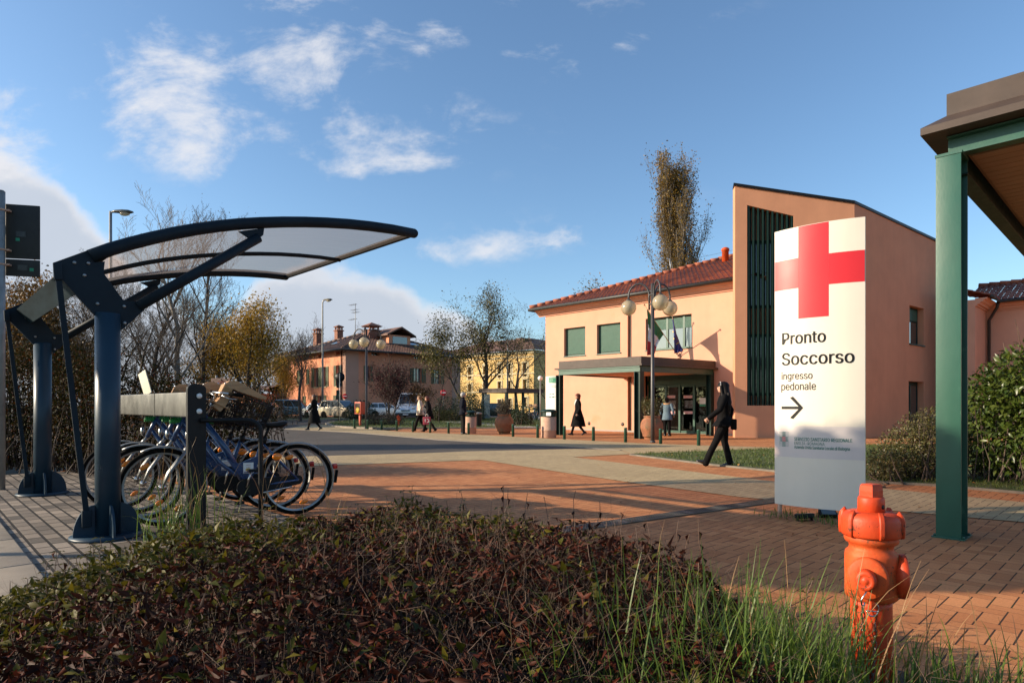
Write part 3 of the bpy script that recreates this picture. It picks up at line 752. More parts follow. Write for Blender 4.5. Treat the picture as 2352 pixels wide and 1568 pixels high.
tiles(mb, (-.6, -.55, ZE), (0, 1, 0), es2, 14.5, lambda x: 0.0, lambda x: min(x, 15 - x, 7.4) * ll, pitch=.4)
ridge_caps(mb, (-.6, -.55, ZE + .06), (6.8, 6.85, ZE + .06 + 7.4 * SL))
mb.poly([(-.6, -.55, ZE - .01), (WL, -.55, ZE - .01), (WL, 6.85, ZE + 7.39 * SL), (6.8, 6.85, ZE + 7.39 * SL)])
mb.poly([(-.6, -.55, ZE - .012), (6.8, 6.85, ZE + 7.38 * SL), (-.6, 14, ZE - .012)])
roof = mb.build('roof', M['tile_red'], root, recalc=False)
p = FR.loc(hit_plane(1666, 622, FR.o + FR.y * 5.2, FR.y)); zr = ZE + (5.2 + .55) * SL
mb = MB(); mb.lathe([(.16, -.1), (.16, .55), (.19, .56), (.19, .66), (.10, .72)], (p.x, 5.2, zr), 14); mb.build('vent_pipe', M['orange_faded'], roof)
mb = MB(); pp_ = FR.loc(hit_plane(1542, 640, FR.o + FR.y * 5.0, FR.y)); mb.tube([(pp_.x, 5.0, ZE + 5.5 * SL), (pp_.x - .12, 5.0, ZE + 5.5 * SL + .75)], .025, 6); mb.box((pp_.x, 4.95, ZE + 5.5 * SL + .06), (.3, .12, .06)); mb.build('aerial', M['steel'], roof)
mb = MB(); mb.tube([((xd0 + xd1) / 2, 0.12, 0.0), ((xd0 + xd1) / 2, 0.12, WT)], 0.05, 10); mb.build('downpipe', M['bronze'], root)
# round wall vents near the ground
mb = MB()
for u, v in ((1353, 972), (1430, 974)):
    x, z = FR.front(u, v); mb.lathe([(0.0, 0), (.075, 0), (.085, .012), (0, .02)], (x, .004, z), 14, axis=(0, -1, 0))
mb.build('vent_cover', M['zinc'], root)
# entrance: frame, transom, sliding doors
yd = 0.55
ex = FR.front(1476, 900, yd)[0]
dx0 = FR.front(1491, 900, yd)[0]; dx1 = FR.front(1634, 900, yd)[0]
mb = MB(); mb.bx(xe0 + .003, dx0 - .01, yd - .1, yd + .2, 0.02, 2.60); mb.build('entrance_pier', M['plaster_pink'], root)
ent = MB()
ent.bx(dx0, dx1, yd - .05, yd + .1, 2.10, 2.60)
doors = [FR.front(u, 900, yd)[0] for u in (1491, 1531, 1562, 1595.5, 1634)]
for i, x in enumerate(doors): ent.bx(x - .045, x + .045, yd - .06 - .002 * i, yd + .04, 0.02, 2.098)
for a, b in zip(doors, doors[1:]):
    ent.bx(a + .047, b - .047, yd - .04, yd + .03, 0.02, 0.12); ent.bx(a + .047, b - .047, yd - .04, yd + .03, 2.0, 2.097)
ent.bx(dx0, dx1, yd - .16, yd - .055, 2.12, 2.30)
for k in range(4): ent.bx(dx0, dx1, yd - .062, yd - .053, 2.35 + k * .06, 2.39 + k * .06)
eo = ent.build('entrance_frame', M['green_frame'], root)
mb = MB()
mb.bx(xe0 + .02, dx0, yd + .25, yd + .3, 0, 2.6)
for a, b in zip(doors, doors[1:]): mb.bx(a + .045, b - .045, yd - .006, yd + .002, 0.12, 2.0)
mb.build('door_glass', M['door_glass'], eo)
st = MB(); sr = MB()
for (u, v, wd) in ((1541, 911, .42), (1580, 911, .42), (1542, 947, .36), (1580.5, 947, .42)):
    x, z = FR.front(u, v, yd - .02)
    st.bx(x - wd / 2, x + wd / 2, yd - .0145, yd - .012, z - .06, z + .06)
    n = 7
    for k in range(n):
        xa = x - wd / 2 + (k + .15) * wd / n; wq = wd / n * .5
        sr.prism([(xa, z + .058), (xa + wq, z + .058), (min(xa + wq + .05, x + wd / 2), z - .058), (min(xa + .05, x + wd / 2 - .003), z - .058)], yd - .0175, yd - .015, up='y')
for (u, v) in ((1542, 928), (1581, 928)):
    x, z = FR.front(u, v, yd - .02)
    for i in range(8):
        for j in range(8): st.bx(x - .17 + i * .048, x - .145 + i * .048, yd - .0135, yd - .012, z - .16 + j * .042, z - .146 + j * .042)
x, z = FR.front(1613.5, 922, yd - .02); st.bx(x - .14, x + .14, yd - .0145, yd - .012, z - .1, z + .16)
st.build('door_sticker', M['white'], eo); sr.build('warning_stripe', M['red_cross'], eo)
mb = MB(); mb.bx(x - .14, x + .14, yd - .0145, yd - .012, z - .2, z - .103); mb.build('notice', M['sign_green'], eo)
# the portal canopy on green posts
mb = MB()
cx0, cx1 = 4.83, 8.78; cy = -4.42; xb = 9.40
def trap(x0, x1, x1b, y0, y1): return [(x0, y0), (x1, y0), (x1b, y1), (x0, y1)]
can = thing('entrance_canopy', 'flat bronze edged canopy on green steel posts over the hospital entrance', 'canopy', FR.o, TH)
mb.prism(trap(cx0 - .05, cx1 - .0, xb - .0, cy + .08, -.03), 2.72, 3.0)
mb.prism(trap(cx0 - .17, cx1 + .12, xb + .12, cy - .06, -.03), 2.66, 2.719)
mb.build('fascia', M['bronze'], can)
mb = MB(); mb.prism(trap(cx0 + .09, cx1 - .15, xb - .15, cy + .12, -.03), 2.50, 2.56); mb.build('soffit', M['plaster_peach'], can)
mb = MB()
mb.bx(cx0, cx1, cy - .03, cy + .09, 2.60, 2.655); mb.bx(cx0, cx1, cy + .0, cy + .06, 2.46, 2.60); mb.bx(cx0, cx1, cy - .03, cy + .09, 2.44, 2.46)
d = Vector((xb - cx1, -cy - .03, 0)); rz = math.atan2(d.y, d.x)
mid = Vector(((cx1 + xb) / 2 - .05, cy / 2, 2.55)); mb.box(mid, (d.length - .2, .05, .20), rz); mb.box(mid + Vector((0, 0, .1)), (d.length - .2, .13, .02), rz); mb.box(mid - Vector((0, 0, .1)), (d.length - .2, .13, .02), rz)
mb.bx(cx0 - .0, cx0 + .06, cy + .1, -.03, 2.44, 2.65)
mb.build('beam', M['green_frame'], can)
def hpost(name, x, y, h, par, w=0.22):
    mb = MB(); mb.bx(x - w / 2, x - w / 2 + .02, y - w / 2, y + w / 2, 0, h); mb.bx(x + w / 2 - .02, x + w / 2, y - w / 2, y + w / 2, 0, h); mb.bx(x - w / 2 + .02, x + w / 2 - .02, y - .01, y + .01, 0, h)
    return mb.build(name, M['green_dark'], par)
hpost('post', cx0 + .03, cy + .03, 2.44, can); hpost('post', cx1 - .06, cy + .03, 2.44, can, .26); hpost('post', xb - .1, -.30, 2.44, can)
# flags on the wall
fx, fz = FR.front(1559, 817)
hol = thing('flag_bracket', 'pale wall bracket holding two flag poles above the entrance canopy', 'flag holder', FR.o, TH)
T1 = FR.loc(PP(1480, 700, 25.95)); T2 = FR.loc(PP(1543, 716, 25.1)); B0 = Vector((fx, -.08, fz))
mb = MB(); mb.box((fx, -.03, fz), (.14, .056, .2)); mb.box((fx, -.1, fz + .02), (.06, .1, .06)); mb.build('wall_plate', M['concrete_pink'], hol)
def flag(name, label, tip, s0, s1, drop, conv, mats, nsp):
    r = thing(name, label, 'flag', FR.o, TH, 'flags over the hospital entrance')
    mb = MB(); mb.tube([B0, tip], .016, 8); mb.sphere(tip, .04, 8, 6); mb.build('flag_pole', M['wood'], r)
    h0 = B0.lerp(tip, s1); h1 = B0.lerp(tip, s0); NS, NTt = 18, 24
    rows = []
    for j in range(NTt + 1):
        tt = j / NTt; row = []
        for i in range(NS + 1):
            s = i / NS
            hp = h0.lerp(h1, s)
            end = Vector((h0.x + conv[0] + s * conv[1], h0.y + .25 * s, h0.z - drop + s * .1))
            q = tt ** 0.75
            p = hp.lerp(end, q) if True else hp
            p = Vector((hp.x + (end.x - hp.x) * q, hp.y + (end.y - hp.y) * q, hp.z + (end.z - hp.z) * tt))
            p += Vector((.02 * math.sin(s * 19 + tt * 2), .07 * math.sin(s * 16 + tt * 3) * (0.3 + tt), 0))
            row.append(p)
        rows.append(row)
    mb = MB(); nm = len(mats)
    for j in range(NTt):
        for i in range(NS):
            m = min(nm - 1, int((j + .5) / NTt * nm))
            mb.add([rows[j][i], rows[j][i + 1], rows[j + 1][i + 1], rows[j + 1][i]], [(0, 1, 2, 3)], True, m)
    c = mb.build('flag_cloth', mats, r, recalc=False)
    bm = bmesh.new(); bm.from_mesh(c.data); bmesh.ops.remove_doubles(bm, verts=bm.verts, dist=1e-4); bm.to_mesh(c.data); bm.free()
    return r, rows
flag('flag', 'green, white and red flag hanging from a wall pole over the entrance', T1, .42, .93, 1.95, (.05, .16), [M['flag_green'], M['flag_white'], M['flag_red']], 3)
fr_, rows = flag('flag', 'dark blue flag with yellow stars hanging over the entrance', T2, .50, .93, 1.55, (.12, .22), [M['flag_blue']], 1)
mb = MB()
for k in range(9):
    an = k / 9 * 2 * math.pi
    for (i, j) in ((9 + 5 * math.cos(an), 12 + 6 * math.sin(an)),):
        p = rows[int(j)][int(i)] + Vector((0, -.012, 0))
        star = [(p.x + (.04 if q % 2 == 0 else .016) * math.cos(math.pi / 2 + q * math.pi / 5), p.z + (.04 if q % 2 == 0 else .016) * math.sin(math.pi / 2 + q * math.pi / 5)) for q in range(10)]
        mb.prism(star, p.y - .035, p.y - .03, up='y')
mb.build('star', M['yellow'], fr_)

# ================================================================== the tall wedge with the louvres
TW = Frame((8.36, 23.5), R(-10))
SW = Frame((12.44, 22.78), math.atan2(0.63, 0.777))
root = thing('stair_tower', 'tall peach wedge with sloping dark capped top and green louvre screen', 'building', TW.o, R(-10))
XB = TW.loc(SW.o).x; za = 9.43; zb = 8.53
def ztop(x): return za + (zb - za) * x / XB
lx0 = TW.front(1716, 700)[0]; lx1 = TW.front(1823, 700)[0]; lz0 = TW.front(1716, 931)[1]; lt0 = TW.front(1716, 471)[1]; lt1 = TW.front(1823, 496)[1]
sd = TW.loc(SW.o + SW.x * 11); bk = sd + Vector((-.3, 2.2, 0))
mb = MB()
mb.prism([(0, -.1), (lx0, -.1), (lx0, ztop(lx0)), (0, za)], 0, .45, up='y')
mb.prism([(lx1, -.1), (XB, -.1), (XB, zb), (lx1, ztop(lx1))], 0, .3, up='y')
mb.prism([(lx0, -.1), (lx1, -.1), (lx1, lz0), (lx0, lz0)], 0, .45, up='y')
mb.prism([(lx0, lt0), (lx1, lt1), (lx1, ztop(lx1)), (lx0, ztop(lx0))], 0, .45, up='y')
mb.add([(0, .46, -.1), (bk.x, bk.y, -.1), (bk.x, bk.y, za), (0, .46, za), (.2, .46, -.1), (bk.x + .2, bk.y - .1, -.1), (bk.x + .2, bk.y - .1, za), (.2, .46, za)], [(0, 1, 2, 3), (7, 6, 5, 4), (0, 3, 7, 4), (1, 5, 6, 2), (3, 2, 6, 7)])
mb.build('front_wall', M['plaster_orange'], root)
# right hand wall, in its own direction
sw = MB(); ws = rect(SW, 2089, 2122, 709, 794); ds = rect(SW, 2087, 2122, 877, 1010); ds = (ds[0], ds[1], 0.02, ds[3])
hole = []
mb = MB(); wall_with_holes(mb, 0, 11.0, -.1, zb, [ws, ds], 0.0, 0.36)
def into(mbx, fr, to):
    m2 = MB(); m2.f, m2.sm, m2.mi = mbx.f, mbx.sm, mbx.mi
    m2.v = [tuple(to.loc(fr.o + fr.x * p[0] + fr.y * p[1] + Vector((0, 0, p[2])))) for p in mbx.v]
    return m2
into(mb, SW, TW).build('side_wall', M['plaster_orange'], root)
for (x0, x1, z0, z1), nm in ((ws, 'window'), (ds, 'door')):
    mb = MB(); y = .24
    mb.bx(x0, x0 + .07, y, y + .06, z0, z1); mb.bx(x1 - .07, x1, y, y + .06, z0, z1); mb.bx(x0 + .07, x1 - .07, y, y + .06, z1 - .08, z1)
    if nm == 'window': mb.bx(x0 + .07, x1 - .07, y, y + .06, z0, z0 + .08); mb.bx(x0 - .04, x1 + .04, -.05, .2, z0 - .05, z0 - .002); mb.bx(x0 + .07, x1 - .07, y - .01, y + .05, z0 + (z1 - z0) * .62, z0 + (z1 - z0) * .62 + .05)
    else: mb.bx(x0 + .07, x1 - .07, y, y + .06, 2.05, 2.13); mb.bx((x0 + x1) / 2 - .05, (x0 + x1) / 2 + .05, y, y + .05, z0, z1 - .08)
    wo = into(mb, SW, TW).build(nm, M['green_dark'], root)
    mb = MB(); mb.bx(x0 + .07, x1 - .07, y + .02, y + .028, z0 + .02, z1 - .08); into(mb, SW, TW).build('pane', M['glass'], wo)
    if nm == 'window':
        mb = MB(); mb.bx(x0 + .07, x1 - .07, y + .006, y + .016, z0 + (z1 - z0) * .66, z1 - .08); into(mb, SW, TW).build('roller_shutter', M['shutter'], wo)
mb = MB()
pl = [(-.06, -.06), (XB, -.06), (sd.x + .05, sd.y - .05), (bk.x, bk.y), (-.0, .5)]
zs = [za, zb, zb, zb, za]
mb.add([(p[0], p[1], z + .001) for p, z in zip(pl, zs)] + [(p[0], p[1], z + .10) for p, z in zip(pl, zs)], [(4, 3, 2, 1, 0), (5, 6, 7, 8, 9)] + [(i, (i + 1) % 5, 5 + (i + 1) % 5, 5 + i) for i in range(5)])
mb.build('roof_capping', M['black'], root)
mb = MB(); zl = [TW.front(1716, v, .3)[1] for v in (557, 705, 771, 905)]
mb.bx(lx0, lx1, .34, .44, zl[0], lt0); mb.bx(lx0, lx1, .34, .44, zl[2], zl[1]); mb.bx(lx0, lx1, .34, .44, lz0, zl[3])
mb.build('spandrel', M['plaster_orange'], root)
mb = MB(); mb.bx(lx0, lx1, .38, .42, zl[1], zl[0]); mb.bx(lx0, lx1, .38, .42, zl[3], zl[2]); mb.build('stair_window', M['glass_sky'], root)
mb = MB()
for z in zl: mb.bx(lx0, lx1, .28, .335, z - .05, z + .05)
n = 10
for k in range(n):
    x = lx0 + .06 + (lx1 - lx0 - .12) * k / (n - 1)
    zt = lt0 + (lt1 - lt0) * (x - lx0) / (lx1 - lx0) - .01
    mb.bx(x - .028, x + .028, .02, .17, lz0 - .03, zt)
    if k < n - 1 and k % 1 == 0: mb.bx(x + .10, x + .14, .28, .33, lz0, zt)
mb.build('louvre_screen', M['green_dark'], root)

# ================================================================== the right hand wing beyond the column
RW = Frame((20.95, 27.7))
root = thing('rear_wing', 'low shaded peach wing with curved red tiles, seen past the green column', 'building', RW.o, TH)
mb = MB(); mb.bx(0, 16, 0, .3, -.1, 5.6); mb.bx(-.3, 0, -2.4, .3, -.1, 5.6); mb.build('wall', M['plaster_peach'], root)
def moved(prof, dz): return [(p[0], p[1] + dz) for p in prof]
cpr = [(p[0], p[1] - WT + 5.35) for p in cp]
mb = MB(); mb.prism(cpr, 0.0, 16, up='x'); mb.prism([(-p[0], p[1] + .001) for p in cpr], -2.4, 0.0, up='y'); mb.build('cornice', M['plaster_peach'], root)
mb = MB(); zz = 5.68; mb.tube([(.56, -2.4, zz), (.56, -.56, zz), (16, -.56, zz)], .075, 10)
mb.tube([(.50, -.50, zz), (.45, -.45, zz - .25), (.12, -.12, zz - .75), (.12, -.12, 0)], .06, 10); mb.build('gutter', M['gutter'], root)
mb = MB(); es = Vector((0, 1, SL)).normalized()
tiles(mb, (-.7, -.55, 5.7), (1, 0, 0), es, 16.7, lambda x: max(0, 1.25 - x) * ll, lambda x: 3.2 * ll)
tiles(mb, (.55, -2.4, 5.7), (0, 1, 0), Vector((-1, 0, SL)).normalized(), 3.2, lambda x: max(0, x - 1.85) * ll, lambda x: 1.3 * ll)
ridge_caps(mb, (-.7, 2.65, 5.74 + 3.2 * SL), (16, 2.65, 5.74 + 3.2 * SL))
mb.build('roof', M['tile_red'], root, recalc=False)

# ================================================================== the farmhouse across the road
OH = Frame(Vector((-17.5, 66, 0)) - EA * 15.6)
root = thing('orange_house', 'square orange farmhouse with dark hipped tile roof and green louvred shutters', 'house', OH.o, TH)
HE = OH.front(799, 803)[1]; LX, LY = 15.6, 15.5
def zx(px, py, pl='f'):
    u, v = 588 + .2871 * px, 631.6 + .2871 * py
    return OH.front(u, v) if pl == 'f' else OH.side(u, v, LX)
fw = [(238, 254, 770, 876, 's'), (326, 350, 762, 872, 's'), (400, 426, 752, 868, 'c'), (467, 500, 742, 895, 'o'), (531, 562, 735, 890, 'o'), (642, 672, 722, 888, 'o'), (372, 400, 968, 1062, 'c'), (494, 536, 962, 1075, 'o'), (642, 676, 960, 1075, 'o')]
at = [(642, 672, 612, 640), (500, 530, 635, 660), (365, 392, 655, 678), (232, 252, 675, 694)]
fh = []; shut = MB(); sills = MB(); panes = MB()
def rz_(l): 
    x0, z1 = zx(l[0], l[2]); x1, _ = zx(l[1], l[2]); _, z0 = zx(l[1], l[3]); return x0, x1, z0, z1
winf = []
for l in fw:
    r_ = rz_(l); winf.append((r_, l[4])); fh.append(r_)
for l in at: fh.append(rz_(l))
mb = MB(); wall_with_holes(mb, 0, LX, -.2, HE, fh, 0, .35)
xa, za_ = zx(245, 968); mb.bx(0.35, LX - .36, .36, .5, 0, HE)
sh = [(1262, 1325, 745, 862), (1427, 1478, 755, 870), (925, 985, 618, 645), (1265, 1315, 645, 670), (1425, 1475, 655, 680), (880, 915, 725, 850), (1262, 1325, 960, 1075)]
shr = []
for l in sh:
    y0, z1 = zx(l[0], l[2], 's'); y1, _ = zx(l[1], l[2], 's'); _, z0 = zx(l[1], l[3], 's'); shr.append((y0, y1, z0, z1))
m2 = MB(); wall_with_holes(m2, 0.36, LY, -.2, HE, shr, 0, .35)
mb.v += []; o0 = len(mb.v)
mb.add([(LX - p[1], p[0], p[2]) for p in m2.v], m2.f)
mb.bx(0, .35, .36, LY, -.2, HE); mb.bx(.36, LX - .36, LY - .35, LY, -.2, HE); mb.bx(LX - .6, LX - .5, .6, LY - .6, 0, HE)
mb.build('wall', M['plaster_house'], root)
for q_ in ((LX - .62, LX + .03, -.03, -.003), (LX + .003, LX + .032, -.03, 1.5), (LX + .003, LX + .03, LY - 1.3, LY + .03)):
    mb = MB(); mb.bx(*q_, -.2, HE); mb.build('corner_strip', M['plaster_pink'], root)

def shutter(mbx, x0, x1, z0, z1, y, plane='f'):
    def put(a0, a1, b0, b1, y0, y1):
        if plane == 'f': mbx.bx(a0, a1, y0, y1, b0, b1)
        else: mbx.bx(LX - y1, LX - y0, a0, a1, b0, b1)
    t_ = .07
    put(x0, x0 + t_, z0, z1, y - .05, y); put(x1 - t_, x1, z0, z1, y - .05, y)
    for q in (z0, (z0 + z1) / 2 - t_ / 2, z1 - t_): put(x0 + t_, x1 - t_, q, q + t_, y - .05, y)
    k = z0 + t_
    while k < z1 - t_: put(x0 + t_, x1 - t_, k, k + .035, y - .035, y - .012); k += .06
for (r_, k) in winf:
    x0, x1, z0, z1 = r_; w = x1 - x0
    m3 = MB(); m3.bx(x0, x0 + .08, .2, .27, z0, z1); m3.bx(x1 - .08, x1, .2, .27, z0, z1); m3.bx((x0 + x1) / 2 - .04, (x0 + x1) / 2 + .04, .2, .27, z0, z1); m3.bx(x0 + .08, x1 - .08, .2, .27, z1 - .09, z1)
    wo = m3.build('window', M['plaster_pink'], root)
    m3 = MB(); m3.bx(x0, x1, .28, .29, z0, z1); m3.build('pane', M['glass'], wo)
    m3 = MB(); m3.bx(x0 - .08, x1 + .08, -.10, -.002, z0 - .1, z0); m3.build('sill', M['stone_cream'], wo)
    for q_ in ((x0 - w * .62, x0 - .02, -.01), (x1 + .02, x1 + w * .62, -.01)) if k == 'o' else ((x0, (x0 + x1) / 2 - .01, .12), ((x0 + x1) / 2 + .01, x1, .12)):
        m3 = MB(); shutter(m3, q_[0], q_[1], z0, z1, q_[2]); m3.build('shutter', M['louvre'], wo)
for i, (y0, y1, z0, z1) in enumerate(shr):
    m3 = MB(); q = LX - .3; m3.bx(q, q + .06, y0, y0 + .07, z0, z1); m3.bx(q, q + .06, y1 - .07, y1, z0, z1); m3.bx(q, q + .06, (y0 + y1) / 2 - .04, (y0 + y1) / 2 + .04, z0, z1)
    wo = m3.build('window', M['plaster_pink'], root)
    m3 = MB(); m3.bx(q - .03, q - .02, y0, y1, z0, z1); m3.build('pane', M['glass'] if i > 1 else M['glass_sky'], wo)
    if i in (0, 1, 5, 6):
        w = (y1 - y0)
        for q_ in ((y0 - w * .5, y0 - .02), (y1 + .02, y1 + w * .5)): m3 = MB(); shutter(m3, q_[0], q_[1], z0, z1, -.01, 's'); m3.build('shutter', M['louvre'], wo)
mb = MB(); ov = .95; sl_ = .36
ap = (LX / 2, LY / 2, HE + (LX / 2 + ov) * sl_)
esl = math.sqrt(1 + sl_ ** 2)
tiles(mb, (-ov, -ov, HE), (1, 0, 0), Vector((0, 1, sl_)), LX + 2 * ov, lambda x: 0, lambda x: min(x, LX + 2 * ov - x) * esl, pitch=.34, course=.5, h=.09)
tiles(mb, (LX + ov, -ov, HE), (0, 1, 0), Vector((-1, 0, sl_)), LY + 2 * ov, lambda x: 0, lambda x: min(x, LY + 2 * ov - x) * esl, pitch=.34, course=.5, h=.09)
cs = [(-ov, -ov, HE - .02), (LX + ov, -ov, HE - .02), (LX + ov, LY + ov, HE - .02), (-ov, LY + ov, HE - .02)]
for i in range(4): mb.poly([cs[i], cs[(i + 1) % 4], (ap[0], ap[1], ap[2] - .02)])
mb.poly([(p[0], p[1], HE - .03) for p in cs])
for c_ in cs[:3]: ridge_caps(mb, (c_[0], c_[1], HE + .05), (ap[0], ap[1], ap[2] + .05), .16, .6)
roof = mb.build('roof', M['tile_dark'], root, recalc=False)
def on_roof(px, py, side):
    u, v = 588 + .2871 * px, 631.6 + .2871 * py
    n_ = (Vector((0, -sl_, 1)) if side == 'f' else Vector((sl_, 0, 1)))
    p0 = Vector((-ov, -ov, HE)) if side == 'f' else Vector((LX + ov, -ov, HE))
    nw = OH.x * n_.x + OH.y * n_.y + Vector((0, 0, n_.z)); pw = OH.o + OH.x * p0.x + OH.y * p0.y + Vector((0, 0, p0.z))
    return OH.loc(hit_plane(u, v, pw, nw))
def chimney(px, py, w, h, side='f', cap=True):
    p = on_roof(px, py, side)
    m3 = MB(); m3.bx(p.x - w / 2, p.x + w / 2, p.y - w / 2, p.y + w / 2, p.z - .6, p.z + h)
    m3.bx(p.x - w / 2 - .1, p.x + w / 2 + .1, p.y - w / 2 - .1, p.y + w / 2 + .1, p.z + h, p.z + h + .12)
    for sx in (-1, 1):
        for sy in (-1, 1): m3.box((p.x + sx * w * .36, p.y + sy * w * .36, p.z + h + .3), (.16, .16, .36))
    m3.bx(p.x - w / 2 - .08, p.x + w / 2 + .08, p.y - w / 2 - .08, p.y + w / 2 + .08, p.z + h + .48, p.z + h + .55)
    m3.add([(p.x - w * .65, p.y - w * .65, p.z + h + .56), (p.x + w * .65, p.y - w * .65, p.z + h + .56), (p.x + w * .65, p.y + w * .65, p.z + h + .56), (p.x - w * .65, p.y + w * .65, p.z + h + .56), (p.x, p.y, p.z + h + .56 + w * .32)], [(0, 1, 4), (1, 2, 4), (2, 3, 4), (3, 0, 4), (3, 2, 1, 0)])
    return m3.build('chimney', M['chimney_brick'], roof)
chimney(496, 560, .85, 1.35); chimney(662, 508, .8, .95); chimney(925, 500, 1.5, .75, 's')
dp = on_roof(1150, 560, 's')
mb = MB(); dx, dyy, dz = dp.x, dp.y, dp.z
mb.bx(dx - 3.2, dx, dyy - 1.5, dyy + 1.5, dz - .2, dz + 1.15); dor = mb.build('dormer', M['plaster_house'], roof)
mb = MB(); mb.prism([(dyy - 2.0, dz + 1.0), (dyy, dz + 1.95), (dyy + 2.0, dz + 1.0), (dyy + 2.0, dz + 1.16), (dyy, dz + 2.13), (dyy - 2.0, dz + 1.16)], dx - 4.5, dx + .5, up='x'); mb.build('dormer_roof', M['tile_dark'], roof)
mb = MB(); mb.bx(dx + .003, dx + .05, dyy - 1.0, dyy + 1.0, dz + .15, dz + .95); mb.build('dormer_window', M['glass_sky'], roof)
mb = MB()
for (px, py, sd_) in ((1045, 548, 's'), (1255, 562, 's'), (520, 572, 'f'), (640, 552, 'f')):
    p = on_roof(px, py, sd_); a_ = math.atan(sl_)
    rot = Matrix.Rotation(a_, 4, 'X') if sd_ == 'f' else Matrix.Rotation(a_, 4, 'Y')
    mb.box((p.x, p.y, p.z + .12), (1.0, .8, .07) if sd_ == 'f' else (.8, 1.5, .07), rot=rot)
mb.build('skylight', M['glass_sky'], roof)
mb = MB(); mb.tube([(-ov - .05, -ov - .08, HE - .03), (LX + ov + .08, -ov - .08, HE - .03), (LX + ov + .08, LY + ov, HE - .03)], .11, 8)
mb.tube([(LX - .75, -.12, HE), (LX - .75, -.12, 0)], .07, 8); mb.tube([(.1, -.12, HE), (.1, -.12, 0)], .07, 8); mb.build('gutter', M['gutter'], root)
an = thing('television_aerial', 'thin tall television aerial on the farmhouse roof', 'aerial', OH.o, TH)
p = on_roof(795, 500, 'f'); mb = MB(); q = OH.loc(PP(815, 697, (OH.o + OH.x * p.x + OH.y * p.y).y))
mb.tube([p, (p.x, p.y, q.z)], .04, 6)
for zf, w in ((.98, .9), (.82, .55), (.74, .4), (.55, .9)):
    zc = p.z + (q.z - p.z) * zf; mb.tube([(p.x - w * 1.5, p.y, zc), (p.x + w * .35, p.y, zc)], .02, 4)
    for k in range(5): mb.tube([(p.x - w * 1.4 + k * .3, p.y - .3, zc), (p.x - w * 1.4 + k * .3, p.y + .3, zc)], .012, 4)
mb.build('aerial_mast', M['pole_grey'], an)
ax = Frame(OH.o + Vector((-7.5, 3.0, 0)) , TH)
root = thing('annex_building', 'low orange outbuilding with sloping tile roof beside the farmhouse', 'building', ax.o, TH)
mb = MB(); mb.bx(0, 7.0, 0, 6, -.2, 2.6); mb.build('wall', M['plaster_house'], root)
mb = MB(); mb.add([(-.4, -.4, 2.55), (7.4, -.4, 2.55), (7.4, 3, 3.7), (-.4, 3, 3.7), (7.4, 6.4, 2.55), (-.4, 6.4, 2.55)], [(0, 1, 2, 3), (3, 2, 4, 5)]); mb.build('roof', M['tile_dark'], root, recalc=False)
mb = MB(); mb.bx(1.0, 2.2, -.02, -.003, 0, 2.0); mb.build('door', M['gutter'], root)
mb = MB(); mb.bx(4.2, 5.3, -.02, -.003, .9, 1.9); mb.build('window', M['gutter'], root)

# ================================================================== the yellow building
YB = Frame((-8.2 - .78 * 8, 115 + .626 * 8), math.atan2(-.626, .78))
root = thing('yellow_building', 'long three storey yellow building with cream bands, half hidden behind bare trees', 'building', YB.o, YB.a)
YE = YB.front(1073, 817)[1]; YL = YB.front(1226, 850)[0]
rows = []
cols = [(1697, 1729), (1818, 1848), (1935, 1965), (2012, 2048), (2136, 2174)]
for (pa, pb) in cols:
    for (va, vb) in ((738, 832), (872, 940), (1015, 1078)):
        x0, z1 = YB.front(588 + .2871 * pa, 631.6 + .2871 * (va - (pa - 1697) * .085)); x1, z0 = YB.front(588 + .2871 * pb, 631.6 + .2871 * (vb - (pa - 1697) * .05)); rows.append((x0, x1, z0, z1, va == 738 and pa < 2000))
mb = MB(); wall_with_holes(mb, 0, YL, -.2, YE, [r_[:4] for r_ in rows], 0, .5); mb.bx(YL - .5, YL, .5, 22, -.2, YE); mb.bx(0, YL - .5, 1.2, 1.4, -.2, YE); mb.build('wall', M['plaster_yellow'], root)
mb = MB()
for f_ in (1.0, .93, .655, .36): mb.bx(-.1, YL + .15, -.25 if f_ == 1.0 else -.1, -.003, YE * f_ - .22, YE * f_ + (.25 if f_ == 1.0 else 0))
mb.bx(YL + .003, YL + .2, 0, 22, YE - .2, YE + .25); mb.build('string_course', M['stone_cream'], root)
for (x0, x1, z0, z1, ar) in rows:
    m3 = MB()
    for (a0, a1, b0, b1) in ((x0 - .22, x0, z0, z1 + .2), (x1, x1 + .22, z0, z1 + .2), (x0, x1, z1, z1 + .2), (x0 - .3, x1 + .3, z0 - .2, z0)): m3.bx(a0, a1, -.08, -.003, b0, b1)
    if ar: 
        cxx = (x0 + x1) / 2; w = (x1 - x0) / 2 + .2
        m3.prism([(cxx + w * math.cos(k / 8 * math.pi), z1 + .2 + w * .5 * math.sin(k / 8 * math.pi)) for k in range(9)], -.08, -.003, up='y')
    m3.bx((x0 + x1) / 2 - .06, (x0 + x1) / 2 + .06, .3, .38, z0, z1); wo = m3.build('window', M['stone_cream'], root)
    m3 = MB(); m3.bx(x0, x1, .4, .42, z0, z1); m3.build('pane', M['glass'], wo)
mb = MB(); mb.add([(-.8, -.8, YE + .26), (YL + .8, -.8, YE + .26), (YL - 6, 7, YE + 3.2), (6, 7, YE + 3.2), (YL + .8, 24, YE + .26), (YL - 6, 18, YE + 3.2)], [(0, 1, 2, 3), (1, 4, 5, 2)]); yr = mb.build('roof', M['tile_dark'], root, recalc=False)
for q_ in ((YL - 7, YL - 5.4, 4, 5.5, YE + 1, YE + 3.0), (YL - 12, YL - 10.8, 4, 5.2, YE + 1, YE + 2.7)): mb = MB(); mb.bx(*q_); mb.build('chimney', M['tile_dark'], yr)

